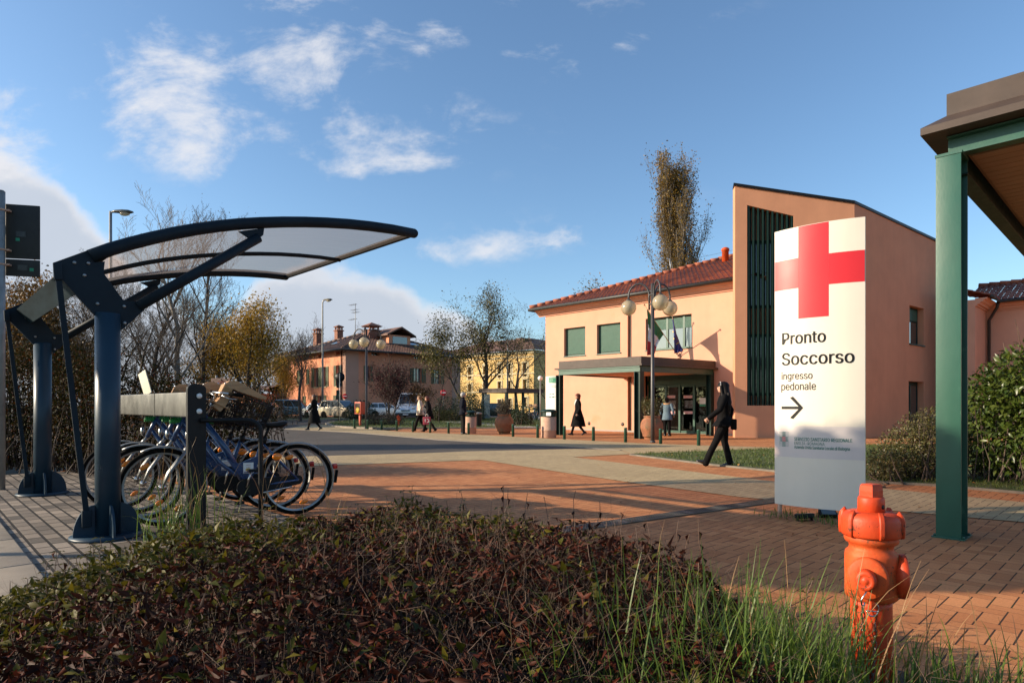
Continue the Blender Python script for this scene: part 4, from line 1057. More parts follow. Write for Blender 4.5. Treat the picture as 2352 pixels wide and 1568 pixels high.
# ================================================================== cycle shelter
def roof_sheet_mat():
    """bronze tinted twin wall sheet: mostly clear to the sun, hazy to look at"""
    m, t, b, o = new_mat('polycarbonate')
    tc = t.add('ShaderNodeTexCoord').outputs['Object']
    st = t.noise(t.add('ShaderNodeMapping', {'Vector': tc, 'Scale': (14, .6, .6)}).outputs[0], 2.0, 4)
    col = t.mix(st, (0.36, 0.33, 0.31), (0.48, 0.44, 0.42))
    df = t.add('ShaderNodeBsdfDiffuse', {'Color': col}); tl = t.add('ShaderNodeBsdfTranslucent', {'Color': col})
    m1 = t.add('ShaderNodeMixShader', {0: 0.45, 1: df.outputs[0], 2: tl.outputs[0]})
    tint = t.mix(st, (0.86, 0.67, 0.57), (0.93, 0.75, 0.64))
    tp = t.add('ShaderNodeBsdfTransparent', {'Color': tint})
    m2 = t.add('ShaderNodeMixShader', {0: 0.55, 1: m1.outputs[0], 2: tp.outputs[0]})
    t.l.new(m2.outputs[0], o.inputs['Surface']); return m
M['polycarb'] = roof_sheet_mat()
M['beam_blue'] = mat('beam_blue', (0.022, 0.042, 0.056), 0.7, var=0.3, scale=3, spec=0.1, stretch=(.4, 2, 2), dirt=((0.034, 0.054, 0.062), 5, 0.6))
SH = Frame((-3.74, 5.80))
root = thing('cycle_shelter', 'dark blue steel cycle shelter with arched grey plastic roof', 'shelter', SH.o, TH)
XF = -3.84
def sp(u, v, x=0.0): return SH.side(u, v, x)
plate = [sp(u, v) for u, v in ((121.6, 604), (199, 576), (206, 578), (215, 603), (240, 601), (237, 627.6), (284, 692), (311, 692), (330, 712.5), (279, 758), (276, 724), (217, 724), (141, 642), (124.5, 642))]
arch = [sp(u, v) for u, v in ((208, 589), (255, 572), (300, 559), (350, 546.5), (400, 535.5), (450, 526.5), (500, 519.5), (550, 514.5), (600, 511.5), (650, 510), (700, 510), (750, 511.5), (800, 514.5), (850, 519.5), (900, 526.5), (950, 536))]
b0, b1 = sp(316, 704), sp(594, 546)
ztop_post = sp(247, 720)[1]
for x in (0.0, XF):
    mb = MB(); mb.prism(plate, x - .018, x + .018, up='x'); po = mb.build('gusset_plate', M['shelter_blue'], root)
    mb = MB()
    for (u, v) in ((134, 609), (170, 604), (202, 605.5), (193, 633), (223, 698), (284, 704), (285, 742)):
        y, z = sp(u, v); mb = MB(); mb.lathe([(.016, 0), (.016, .008), (.008, .014), (0, .014)], (x + .018, y, z), 8, axis=(1, 0, 0)); mb.build('bolt', M['steel'], po)
    mb = MB(); mb.tube([(x, 0, 0.02), (x, 0, ztop_post)], .102, 28); mb.build('post', M['post_blue'], root)
    mb = MB(); mb.lathe([(.30, 0.008), (.30, .03), (.12, .032)], (x, 0, 0), 28)
    for s_ in (-1, 1):
        q = [(s_ * .10, .03)] + [(s_ * (.10 + .17 * math.cos(k / 8 * math.pi / 2)), .03 + .28 * math.sin(k / 8 * math.pi / 2)) for k in range(9)]
        mb.prism(q, x - .01, x + .01, up='x'); mb.prism([(x + a_, b_) for a_, b_ in q], -.01, .01, up='y')
    mb.build('base_flange', M['post_blue'], root)
    mb = MB(); mb.tube([(x, y, z) for y, z in arch], .061, 16); mb.sphere((x, arch[-1][0], arch[-1][1]), .061, 14, 8); mb.build('arch_tube', M['shelter_blue'], root)
    mb = MB(); mb.tube([(x, b0[0], b0[1]), (x, b1[0], b1[1])], .052, 14)
    g = [sp(u, v) for u, v in ((548, 532), (606, 524), (604, 540), (585, 556), (574, 549))]; mb.prism(g, x - .012, x + .012, up='x'); mb.build('brace', M['shelter_blue'], root)
    t0 = sp(131, 625); t1 = sp(197, 1182); 
    mb = MB(); d_ = Vector((0, t1[0] - t0[0], t1[1] - t0[1])); a_ = math.atan2(d_.y, -d_.z)
    mb.box((x + .035, (t0[0] + t1[0]) / 2, (t0[1] + t1[1]) / 2), (.016, .045, d_.length), rot=Matrix.Rotation(a_, 4, 'X'))
    mb.cbox((x + .035, t0[0], t0[1]), (.045, .062, .15), .008, rot=Matrix.Rotation(a_ * .5, 4, 'X')); mb.cbox((x + .035, t1[0], t1[1] - .03), (.045, .075, .15), .008)
    mb.build('tie_rod', M['shelter_blue'], root)
p = Vector(sp(37, 711, XF)); q = Vector(sp(69, 743, XF)); nn = Vector((-(q - p).y, (q - p).x)).normalized()
if nn.x < 0: nn = -nn
mb = MB(); mb.prism([tuple(p), tuple(q), tuple(q + nn * .14), tuple(p + nn * .14)], XF + .02, -.02, up='x'); mb.build('box_beam', M['beam_blue'], root)
mb = MB(); ay = [Vector((0, a[0], a[1])) for a in arch[1:]]
top = []
for i, a in enumerate(ay):
    tv = (ay[min(i + 1, len(ay) - 1)] - ay[max(i - 1, 0)]).normalized(); top.append(a + Vector((0, -tv.z, tv.y)) * .012)
mb.loft([[tuple(a + Vector((XF * k / 12, 0, 0))) for a in top] for k in range(13)], closed=False, smooth=True)
mb.build('roof_sheet', M['polycarb'], root)
mb = MB(); mb.tube([(XF / 2, a.y, a.z - .03) for a in ay], .028, 10); mb.build('roof_rib', M['shelter_blue'], root)
mb = MB(); mb.cbox((XF / 2, ay[-1].y, ay[-1].z), (-XF - .1, .05, .07), .008); mb.build('front_beam', M['shelter_blue'], root)
mb = MB(); mb.cbox((XF / 2, ay[0].y - .02, ay[0].z - .02), (-XF - .04, .05, .07), .008); mb.build('rear_beam', M['shelter_blue'], root)

# ================================================================== the rack the bicycles lock into
RK = Frame((-3.09, 6.15))
root = thing('cycle_rack', 'galvanised cycle rack beam bolted to black steel posts under the shelter', 'cycle rack', RK.o, TH)
mb = MB(); mb.cbox((-2.2, 0, 1.225), (4.3, .10, .25), .012); mb.bx(-1.28, -1.265, -.054, .054, 1.095, 1.355); mb.bx(-2.9, -2.885, -.054, .054, 1.095, 1.355); mb.build('beam', M['zinc'], root)
for x in (0.0, -3.9):
    mb = MB(); mb.bx(x - .05, x + .0, -.085, .085, 0, 1.38)
    mb.prism([(-.085, 1.38)] + [(.085 * -math.cos(k / 8 * math.pi), 1.38 + .05 * math.sin(k / 8 * math.pi)) for k in range(1, 8)] + [(.085, 1.38)], x - .05, x, up='x'); mb.bx(x - .1, x + .05, -.14, .14, .006, .02)
    po = mb.build('post', M['black'], root)
    mb = MB()
    for z in (1.16, 1.31): mb = MB(); mb.lathe([(.026, 0), (.026, .008), (.015, .016), (0, .018)], (x + .001, .02, z), 14, axis=(1, 0, 0)); mb.build('bolt', M['white'], po)
mb = MB(); h1 = Vector((.245, .527, 0)); hp = [Vector((0.02, .03, 1.07)), Vector((.12, .27, 1.07)), Vector((.19, .41, 1.07))]
hp += [Vector((.19 + .055 * math.sin(k / 6 * math.pi / 2), .41 + .117 * math.sin(k / 6 * math.pi / 2), .95 + .12 * math.cos(k / 6 * math.pi / 2))) for k in range(1, 7)] + [Vector((.245, .527, .4)), Vector((.245, .527, 0.0))]
mb.tube(hp, .024, 10); mb.build('hoop', M['black'], root)
lid = thing('hinged_lid', 'small pale metal lid standing open on the cycle rack beam', 'lid', RK.o + RK.x * -1.72 + Vector((0, 0, 1.352)), TH)
mb = MB(); mb.cbox((0, -.035, .125), (.30, .008, .27), .003, rot=Matrix.Rotation(R(-9), 4, 'Y') @ Matrix.Rotation(R(12), 4, 'X')); mb.build('lid_plate', M['board_white'], lid)
mb = MB(); mb.tube([(-.12, 0, .008), (-.04, 0, .008)], .007, 8); mb.tube([(.04, 0, .008), (.12, 0, .008)], .007, 8); mb.build('hinge', M['steel'], lid)

# ================================================================== bicycles
def wheel(par, x, r, back=False):
    wo = bpy.data.objects.new('wheel', None); COL.objects.link(wo); wo.parent = par; wo.location = (x, 0, r)
    mb = MB(); N = 48
    mb.loft([[((r - .021 + .021 * math.cos(q)) * math.cos(a), .019 * math.sin(q), (r - .021 + .021 * math.cos(q)) * math.sin(a)) for q in [k / 8 * 2 * math.pi for k in range(8)]] for a in [i / N * 2 * math.pi for i in range(N + 1)]], caps=False)
    mb.build('tyre', M['rubber'], wo)
    mb = MB(); rr = r - .046
    mb.loft([[((rr + dx) * math.cos(a), dy, (rr + dx) * math.sin(a)) for dx, dy in ((-.008, -.008), (-.008, .008), (.009, .013), (.009, -.013))] for a in [i / N * 2 * math.pi for i in range(N + 1)]], caps=False, smooth=False)
    mb.build('rim', M['steel'], wo)
    mb = MB(); mb.tube([(0, -.05, 0), (0, .05, 0)], .018, 10); mb.tube([(0, -.065, 0), (0, .065, 0)], .007, 8); mb.lathe([(.03, -.003), (.03, .003)], (0, -.032, 0), 12, axis=(0, 1, 0)); mb.lathe([(.03, -.003), (.03, .003)], (0, .032, 0), 12, axis=(0, 1, 0)); mb.build('hub', M['chrome'], wo)
    mb = MB()
    for k in range(28):
        a = k / 28 * 2 * math.pi; s_ = 1 if k % 2 else -1; a2 = a + (1.1 if (k // 2) % 2 else -1.1)
        mb.tube([(.028 * math.cos(a2), s_ * .032, .028 * math.sin(a2)), ((rr - .006) * math.cos(a), 0, (rr - .006) * math.sin(a))], .0014, 3, False)
    mb.build('spokes', M['dark_metal'], wo)
    for a in ((2.2 if not back else -1.3), (5.3 if not back else 1.9)):
        mb = MB()
        c_ = Vector((rr * .78 * math.cos(a), -.012, rr * .78 * math.sin(a))); tq = Vector((-math.sin(a), 0, math.cos(a)))
        ring = []
        for yy, sc in ((-.012, .55), (-.008, 1), (.008, 1), (.012, .55)):
            ring.append([tuple(c_ + tq * (.042 * sc * math.cos(k / 12 * 2 * math.pi)) + Vector((math.cos(a), 0, math.sin(a))) * (.021 * sc * math.sin(k / 12 * 2 * math.pi)) + Vector((0, yy, 0))) for k in range(12)])
        mb.loft(ring); mb.build('spoke_reflector', M['amber'], wo)
def mudguard(mb, x, r, a0, a1):
    n = 20; g = r + .018; rings = []
    for i in range(n + 1):
        a = a0 + (a1 - a0) * i / n; c, s_ = math.cos(a), math.sin(a); ring = []
        for dy, dr in ((-.028, -.012), (-.018, 0), (0, .004), (.018, 0), (.028, -.012), (.018, -.003), (0, .001), (-.018, -.003)): ring.append((x + (g + dr) * c, dy, r + (g + dr) * s_))
        rings.append(ring)
    mb.loft(rings)
def basket(par):
    mb = MB(); A_ = R(-22)
    def T(p): 
        x, y, z = p; return (.50 + x * math.cos(A_) - z * math.sin(A_) * 1.0, y, 1.10 + x * math.sin(A_) + z * math.cos(A_))
    X0, X1, Y, Z0, Z1 = .02, .40, .15, -.14, .12
    def w(a, b, r_=.0022): mb.tube([T(a), T(b)], r_, 4, False)
    for z in (Z0, (Z0 + Z1) / 2, Z1):
        rr_ = .0045 if z == Z1 else .003
        for a, b in (((X0, -Y, z), (X1, -Y, z)), ((X1, -Y, z), (X1, Y, z)), ((X1, Y, z), (X0, Y, z)), ((X0, Y, z), (X0, -Y, z))): w(a, b, rr_)
    n = 17
    for k in range(n + 1):
        x = X0 + (X1 - X0) * k / n
        for s_ in (-1, 1): w((x, s_ * Y, Z0), (x, s_ * Y, Z1))
        w((x, -Y, Z0), (x, Y, Z0))
    for k in range(13):
        y = -Y + 2 * Y * k / 12; w((X0, y, Z0), (X0, y, Z1)); w((X1, y, Z0), (X1, y, Z1))
    bo = mb.build('basket', M['black'], par)
    pr = [(.40, 1.06), (.455, 1.13), (.475, 1.205), (.50, 1.262), (.54, 1.292), (.59, 1.292), (.64, 1.268), (.72, 1.222), (.80, 1.175), (.86, 1.145)]
    rings = []
    for i, (x, z) in enumerate(pr):
        a = pr[max(i - 1, 0)]; b = pr[min(i + 1, len(pr) - 1)]; t = Vector((b[0] - a[0], 0, b[1] - a[1])).normalized(); nn = Vector((-t.z, 0, t.x)) * .007
        hw = .16 - .05 * (i / 9) if i > 2 else .13
        c = Vector((x, 0, z)); rings.append([tuple(c + Vector((0, -hw, 0)) + nn), tuple(c + Vector((0, hw, 0)) + nn), tuple(c + Vector((0, hw, 0)) - nn), tuple(c + Vector((0, -hw, 0)) - nn)])
    mb = MB(); mb.loft(rings, smooth=False)
    for s_ in (-1, 1):
        ck_ = []
        for i, (x, z) in enumerate(pr):
            a = pr[max(i - 1, 0)]; b = pr[min(i + 1, len(pr) - 1)]; t = Vector((b[0] - a[0], 0, b[1] - a[1])).normalized(); nd = Vector((t.z, 0, -t.x)); dep = .075 if i < 7 else .075 - .018 * (i - 6)
            hw = (.16 - .05 * (i / 9) if i > 2 else .13) * s_; c = Vector((x, hw, z)); w_ = Vector((0, .006, 0))
            ck_.append([tuple(c + w_), tuple(c - w_), tuple(c - w_ + nd * dep), tuple(c + w_ + nd * dep)])
        mb.loft(ck_, smooth=False)
    mb.cbox((.46, -.02, 1.075), (.17, .26, .016), .004, rot=Matrix.Rotation(R(28), 4, 'Y'))
    wb = mb.build('wooden_board', M['wood'], par)
    mb = MB()
    for (x, y, z) in ((.505, -.10, 1.272), (.63, -.10, 1.282), (.47, -.1, 1.1)): mb.sphere((x, y, z), .011, 8, 6)
    mb.build('screw', M['chrome'], wb)
def make_bike(label):
    r = .345; WB = 1.16; HX = .44
    root = thing('share_bicycle', label, 'bicycle', (0, 0, 0), 0, 'blue share bicycles in the rack')
    wheel(root, 0, r); wheel(root, WB, r, True)
    BB = Vector((.69, 0, .30)); SC_ = Vector((.86, 0, .76)); HT = Vector((.365, 0, 1.0)); HB = Vector((.245, 0, .735)); RH = Vector((WB, 0, r))
    mb = MB()
    mb.tube([HT - Vector((.012, 0, .02)), HB], .024, 12)
    mb.tube([HB.lerp(HT, .72), Vector((.52, 0, .66)), BB + Vector((-.03, 0, .08))], [.031, .03, .03], 12)
    mb.tube([HB.lerp(HT, .30), Vector((.46, 0, .545)), Vector((.60, 0, .425)), Vector((.76, 0, .47))], [.022, .021, .020, .018], 10)
    mb.tube([BB, SC_], .021, 12)
    for s_ in (-1, 1):
        mb.tube([BB + Vector((.02, s_ * .03, 0)), RH + Vector((0, s_ * .062, 0))], .012, 8); mb.tube([SC_ + Vector((-.015, s_ * .018, -.06)), RH + Vector((0, s_ * .062, 0))], .010, 8)
    mb.tube([BB + Vector((0, -.04, 0)), BB + Vector((0, .04, 0))], .028, 12)
    fo = mb.build('frame', M['bike_blue'], root)
    pan = [(.50, .60), (.61, .515), (.815, .60), (.785, .49), (.735, .36), (.655, .385)]
    mb = MB(); mb.prism(pan, -.031, .031, up='y'); so_ = mb.build('frame_panel', M['bike_blue'], fo)
    mb = MB(); mb.bx(.665, .755, -.0335, -.0315, .432, .532); st_ = mb.build('sticker', M['white'], fo)
    for (s, zz, hh, m_) in (('centro', .505, .021, 'red_orange'), ('in bici', .483, .021, 'red_orange')):
        vs, fs = text_geo(s, 1.0); ww = max(v[0] for v in vs); k = hh
        mb = MB(); mb.add([(.71 - ww * k / 2 + v[0] * k, -.0345, zz + v[1] * k) for v in vs], fs); mb.build('lettering', M[m_], st_)
    mb = MB(); mb.prism([(.71 + .026 * math.cos(k / 12 * 2 * math.pi), .464 + .016 * math.sin(k / 12 * 2 * math.pi)) for k in range(12)], -.0342, -.0337, up='y'); mb.build('emblem', M['yellow'], st_)
    mb = MB(); mb.bx(.669, .751, -.0342, -.0337, .436, .444); mb.build('emblem_band', M['flag_blue'], st_)
    mb = MB()
    for s_ in (-1, 1): mb.tube([Vector((0, s_ * .05, r)), Vector((.05, s_ * .055, r + .12)), Vector((.19, s_ * .045, .665))], [.010, .015, .016], 10)
    mb.tube([(.19, -.05, .67), (.19, .05, .67)], .02, 10); mb.tube([(.19, 0, .67), HB], .017, 10); mb.build('fork', M['steel'], root)
    mb = MB(); ST = Vector((HX - .01, 0, 1.16)); mb.tube([HT - Vector((.01, 0, .02)), ST], .013, 10)
    for s_ in (-1, 1): mb.tube([ST, ST + Vector((-.03, s_ * .12, .03)), ST + Vector((.05, s_ * .26, .02)), ST + Vector((.19, s_ * .29, 0))], .0115, 10)
    hb = mb.build('handlebar', M['chrome'], root)
    for s_ in (-1, 1):
        mb = MB(); mb.tube([ST + Vector((.08, s_ * .268, .016)), ST + Vector((.20, s_ * .292, -.002))], .0165, 10); mb.build('grip', M['rubber'], hb)
        mb = MB(); mb.tube([ST + Vector((.03, s_ * .22, .0)), ST + Vector((.09, s_ * .25, -.03)), ST + Vector((.15, s_ * .27, -.035))], .006, 6); mb.build('brake_lever', M['chrome'], hb)
    mb = MB(); mb.tube([ST + Vector((.02, -.2, 0)), Vector((.25, -.1, 1.05)), Vector((.20, -.05, .85)), Vector((.21, -.04, .70))], .003, 5); mb.tube([ST + Vector((.02, .2, 0)), Vector((.28, .1, 1.0)), Vector((.42, .04, .80)), Vector((.62, .03, .52)), Vector((.86, .02, .62)), Vector((.93, .02, .72))], .003, 5); mb.build('brake_cable', M['black'], root)
    mb = MB(); sx, sz = .92, .905
    rings = []
    for (dx, w, zt, zb_) in ((-.14, .018, -.005, -.03), (-.11, .026, .0, -.04), (-.02, .045, .0, -.05), (.05, .085, .008, -.055), (.10, .105, .018, -.05), (.13, .095, .020, -.03), (.145, .05, .010, -.01)):
        rings.append([(sx + dx, w * math.cos(k / 12 * 2 * math.pi), sz + (zt + zb_) / 2 + (zt - zb_) / 2 * math.sin(k / 12 * 2 * math.pi)) for k in range(12)])
    mb.loft(rings); sa = mb.build('saddle', M['black'], root)
    mb = MB(); mb.tube([SC_, Vector((.905, 0, .87))], .013, 10); mb.tube([SC_ - Vector((.012, 0, .05)), SC_ + Vector((.004, 0, .012))], .026, 10); mb.build('seat_post', M['black'], sa)
    mb = MB(); mudguard(mb, WB, r, -.55, 2.75); mg = mb.build('mudguard', M['steel'], root)
    mb = MB(); g = r + .03; mb.cbox((WB + g * math.cos(.02) + .01, 0, r + g * math.sin(.02)), (.02, .05, .13), .006, rot=Matrix.Rotation(R(8), 4, 'Y')); mb.build('mud_flap', M['rubber'], mg)
    mb = MB(); mb.cbox((WB + g * math.cos(.30) + .015, 0, r + g * math.sin(.30)), (.045, .055, .05), .012); mb.build('rear_light', M['red_lens'], mg)
    mb = MB(); mudguard(mb, 0, r, -.15, 2.05); mb.build('mudguard', M['steel'], root)
    mb = MB()
    n = 20
    c1, c2 = (BB.x, BB.z, .082), (WB, r, .045)
    out = [(c1[0] + c1[2] * math.cos(math.pi / 2 + k / n * math.pi), c1[1] + c1[2] * math.sin(math.pi / 2 + k / n * math.pi)) for k in range(n + 1)] + [(c2[0] + c2[2] * math.cos(-math.pi / 2 + k / n * math.pi), c2[1] + c2[2] * math.sin(-math.pi / 2 + k / n * math.pi)) for k in range(n + 1)]
    mb.prism(out, -.055, -.040, up='y'); mb.build('chain_case', M['black'], root)
    mb = MB(); mb.tube([BB + Vector((0, -.06, 0)), BB + Vector((.04, -.075, .165))], .010, 8); mb.tube([BB + Vector((0, .06, 0)), BB + Vector((-.04, .075, -.165))], .010, 8); ck = mb.build('crank', M['chrome'], root)
    for s_, (dx, dz) in ((-1, (.04, .165)), (1, (-.04, -.165))):
        mb = MB(); mb.cbox((BB.x + dx, s_ * .125, BB.z + dz), (.085, .09, .022), .006); mb.build('pedal', M['black'], ck)
    mb = MB(); mb.tube([(WB - .06, -.07, r - .06), (WB - .34, -.09, r - .10)], .008, 8); mb.build('kickstand', M['chrome'], root)
    mb = MB(); mb.tube([(x_, .02 * math.cos(k * 1.3) , .93 - .03 * math.sin(k * 1.3) + .0 * k) for k, x_ in [(k, .22 + k * .0032) for k in range(60)]], .006, 5); mb.build('coiled_cable', M['lock_green'], root)
    mb = MB(); mb.sphere((.20, -.02, .80), .045, 12, 8, squash=(.45, .5, 1.0)); mb.build('headlight', M['chrome'], root)
    mb = MB(); mb.sphere((WB - .20, -.08, r + .235), .05, 12, 8, squash=(.9, .3, .7)); mb.build('reflector', M['amber'], root)
    basket(root)
    return root
M['lock_green'] = mat('lock_green', (0.01, 0.25, 0.05), 0.35, var=0.1)
BS, BANG = 1.13, math.atan2(.517, .856)
bike0 = make_bike('blue share bicycle at the end of the rack, nearest the open bricks')
bike0.scale = (BS,) * 3; p0 = Vector((-3.52, 6.31, .006)); bike0.location = p0; bike0.rotation_euler = (0, 0, BANG)
for k, lb in ((1, 'blue share bicycle second in the rack, just behind the nearest one'), (2, 'blue share bicycle third in the rack, between two others'), (3, 'blue share bicycle deepest in the rack, farthest under the shelter roof')):
    dup(bike0, p0 - EA * (.50 * k) + EB * (.03 * (-1) ** k - .02), BANG + R((-2, 1.5, -1)[k - 1]), lb)

# ================================================================== the pylon sign
a, b = Vector((2.87, 6.84, 0)), Vector((3.535, 6.27, 0)); t = b - a; SWd = t.length
PS = Frame(a, math.atan2(t.y, t.x))
root = thing('pylon_sign', 'tall curved white pylon with red cross reading Pronto Soccorso and an arrow', 'sign', PS.o, PS.a)
BU = .075
def bul(x): return -BU * 4 * (x / SWd) * (1 - x / SWd) - .012
zb_, zt_ = 0.15, 3.10
N = 32
mb = MB()
front = [(SWd * i / N, bul(SWd * i / N)) for i in range(N + 1)]; backp = [(SWd * i / N, .012 - bul(SWd * i / N) - .012) for i in range(N, -1, -1)]
mb.prism(front + backp, zb_, zt_, smooth=False)
pn = mb.build('sign_panel', M['sign_white'], root)
for f in pn.data.polygons: f.use_smooth = abs(f.normal.z) < .5
pn.data.set_sharp_from_angle(angle=R(30))
def px(u, v): return PS.front(u, v, -.055)
def strip(mbx, x0, x1, z0, z1, off):
    n = max(2, int((x1 - x0) / .02)); rings = []
    vs = []; fs = []
    for i in range(n + 1):
        x = x0 + (x1 - x0) * i / n; vs += [(x, bul(x) - off, z0), (x, bul(x) - off, z1)]
    for i in range(n): fs.append((2 * i, 2 * i + 2, 2 * i + 3, 2 * i + 1))
    mbx.add(vs, fs, True)
zl0 = px(1780, 976.5)[1]; zl1 = px(1777, 1047)[1]
mb = MB(); strip(mb, .004, SWd - .004, zl1, zl0, .001); mb.build('lower_band', M['sign_lower'], root, recalc=False)
cx0, cx1 = px(1835, 650)[0], px(1905, 650)[0]
mb = MB(); strip(mb, cx0, cx1, 2.13, zt_ - .004, .0022); mb.build('cross_upright', M['red_cross'], root, recalc=False)
mb = MB(); strip(mb, .003, cx0 - .0015, 2.455, 2.77, .002); mb.build('cross_arm', M['red_cross'], root, recalc=False)
mb = MB(); strip(mb, cx1 + .0015, SWd - .003, 2.455, 2.77, .002); mb.build('cross_arm', M['red_cross'], root, recalc=False)
def sign_text(s, u0, u1, vb, cap, m, bold=0.0):
    """cap: height in photo pixels of the tallest stroke above the baseline"""
    vs, fs = text_geo(s, 1.0)
    x0, z0 = px(u0, vb); x1, _ = px(u1, vb); _, z1 = px((u0 + u1) / 2, vb - cap); _, zm = px((u0 + u1) / 2, vb)
    mn = min(v[0] for v in vs); mxx = max(v[0] for v in vs); k = (x1 - x0) / (mxx - mn); kz = (z1 - zm) / max(v[1] for v in vs)
    mb = MB()
    for q_ in range(3 if bold else 1):       # heavier weight: the strokes laid twice, a hair apart
        dx = (q_ - (1 if bold else 0)) * bold
        mb.add([(x0 + (v[0] - mn) * k + dx, bul(x0 + (v[0] - mn) * k + dx) - .003 - .0002 * q_, z0 + v[1] * kz) for v in vs], fs)
    return mb.build('lettering', m, root, recalc=False)
M['letter_grey'] = mat('letter_grey', (0.045, 0.037, 0.032), 0.6, var=0.1, spec=0.15)
sign_text('Pronto', 1796, 1898, 791.5, 27, M['letter_black'], .0035)
sign_text('Soccorso', 1795.5, 1961, 839, 29, M['letter_black'], .0035)
sign_text('ingresso', 1794, 1868, 871.5, 16.5, M['letter_grey'], .0008)
sign_text('pedonale', 1793.5, 1876, 896, 17.5, M['letter_grey'], .0008)
sign_text('SERVIZIO SANITARIO REGIONALE', 1825.5, 1957, 1011, 8, M['letter_green'], .0008)
sign_text('EMILIA-ROMAGNA', 1825.5, 1896, 1020, 7, M['letter_green'])
sign_text('Azienda Unità Sanitaria Locale di Bologna', 1825.5, 1952, 1029, 7.5, M['letter_green'], .0008)
x0, zc = px(1794, 936); x1 = px(1845.5, 936)[0]; hh = .115; th = .028
mb = MB()
def flatpoly(pts, off=.003):
    mb.add([(x, bul(x) - off, z) for x, z in pts], [tuple(range(len(pts)))])
strip(mb, x0, x1 - .02, zc - th / 2, zc + th / 2, .003)
for s_ in (-1, 1):
    for q_ in range(6):
        f0, f1 = q_ / 6, (q_ + 1) / 6
        def hp_(f, o_): return (x1 + .004 - o_ - .104 * f, zc + s_ * (hh + .004) * f - (s_ * .012 * f if o_ else 0))
        flatpoly([hp_(f0, 0), hp_(f1, 0), hp_(f1, .034), hp_(f0, .034)], .0036 + .0003 * s_)
mb.build('arrow', M['letter_black'], root)
lx, lz = px(1789, 992); lx1, lz1 = px(1811, 1024)
mg_, mr_ = MB(), MB()
for i in range(9):
    for j in range(12):
        di, dj = abs(i - 4) / 4, abs(j - 5.5) / 5.5
        inn = (di < .3 or (dj < .35 and di < .8)); s_ = .0085 if inn else .0045
        x = lx + (lx1 - lx) * i / 8; z = lz + (lz1 - lz) * j / 11
        tgt = mr_ if (di < .3 and dj < .38) else mg_
        tgt.add([(x - s_ / 2 * 1.1, bul(x) - .003, z - s_ / 2), (x + s_ / 2 * 1.1, bul(x) - .003, z - s_ / 2), (x + s_ / 2 * 1.1, bul(x) - .003, z + s_ / 2), (x - s_ / 2 * 1.1, bul(x) - .003, z + s_ / 2)], [(0, 1, 2, 3)])
mg_.build('dotted_emblem', M['letter_green'], root); mr_.build('dotted_emblem', M['red_cross'], root)
for x in (.05, SWd - .05):
    mb = MB(); mb.tube([(x, 0, 0), (x, 0, .16)], .022, 14); mb.build('leg', M['concrete_pink'], root)
for (u, v, lb, tilt, rz) in ((1848, 1193, 'small black ground floodlight lying flat before the pylon sign', -8, .3), (1901, 1186, 'small black ground floodlight tilted up at the pylon sign', 38, -.15)):
    p = GP(u, v + 2); r_ = thing('ground_floodlight', lb, 'floodlight', p, rz, 'floodlights at the foot of the pylon')
    ro = Matrix.Translation((0, 0, .05)) @ Matrix.Rotation(R(tilt), 4, 'X')
    m3 = MB(); m3.cbox((0, 0, 0), (.17, .11, .05), .012); m3.v = [tuple(ro @ Vector(v_)) for v_ in m3.v]; m3.build('housing', M['black'], r_)
    m3 = MB(); m3.bx(-.072, .072, -.043, .043, .0252, .028); m3.v = [tuple(ro @ Vector(v_)) for v_ in m3.v]; m3.build('lamp_glass', M['glass_sky'], r_)
    m3 = MB(); m3.bx(-.095, -.088, -.015, .015, 0, .06); m3.bx(.088, .095, -.015, .015, 0, .06); m3.bx(-.095, .095, -.02, .02, -.004, .004); m3.build('bracket', M['black'], r_)

# ================================================================== green column and the canopy corner
CF = Frame((3.92, 5.80))
root = thing('steel_canopy', 'big bronze topped canopy on a weathered green steel column at the right', 'canopy', CF.o, TH)
mb = MB(); W_ = .195
mb.cbox((W_ / 2, .008, 1.75), (W_, .016, 3.50), .003); mb.cbox((W_ / 2, .272, 1.75), (W_, .016, 3.50), .003); mb.bx(W_ / 2 - .006, W_ / 2 + .006, .016, .264, 0, 3.5)
mb.bx(-.03, W_ + .03, -.03, .31, .001, .012)
for x_ in (-.012, W_ + .012):
    for y_ in (.02, .26): mb.lathe([(.012, .012), (.012, .03), (0, .032)], (x_, y_, 0), 8)
mb.build('column', M['green_column'], root)
mb = MB(); mb.bx(-.006, W_ + .006, -.006, .29, 3.50, 3.525); mb.build('cap_plate', M['green_column'], root)
mb = MB()
def ibeam_x(y, x0, x1, z0, z1, w=.13):
    mb.bx(x0, x1, y - w / 2, y + w / 2, z0, z0 + .015); mb.bx(x0, x1, y - w / 2, y + w / 2, z1 - .015, z1); mb.bx(x0, x1, y - .006, y + .006, z0 + .015, z1 - .015)
def ibeam_y(x, y0, y1, z0, z1, w=.13):
    mb.bx(x - w / 2, x + w / 2, y0, y1, z0, z0 + .015); mb.bx(x - w / 2, x + w / 2, y0, y1, z1 - .015, z1); mb.bx(x - .006, x + .006, y0, y1, z0 + .015, z1 - .015)
ibeam_x(.14, .07, 4.2, 3.526, 3.70); mb.build('front_beam', M['green_column'], root)
mb = MB(); ibeam_y(.14, .22, 7.0, 3.36, 3.69); mb.build('side_beam', M['green_dark'], root)
M['soffit'] = mat('soffit', (0.30, 0.20, 0.12), 0.6, var=0.1, scale=2)
mb = MB(); x = .235
y = .24
while y < 6.8:
    mb.bx(.235, 4.2, y, y + .145, 3.52, 3.54); y += .155
mb.bx(.2, 4.2, .2, 6.9, 3.545, 3.56); mb.build('soffit', M['soffit'], root)
mb = MB(); e = -.10
prof = [(e, 3.71), (e, 3.775), (e + .17, 3.89), (e + .17, 4.09), (e + .19, 4.09), (e + .19, 3.71)]
x_end, y_end = 4.3, 7.2
pl = []
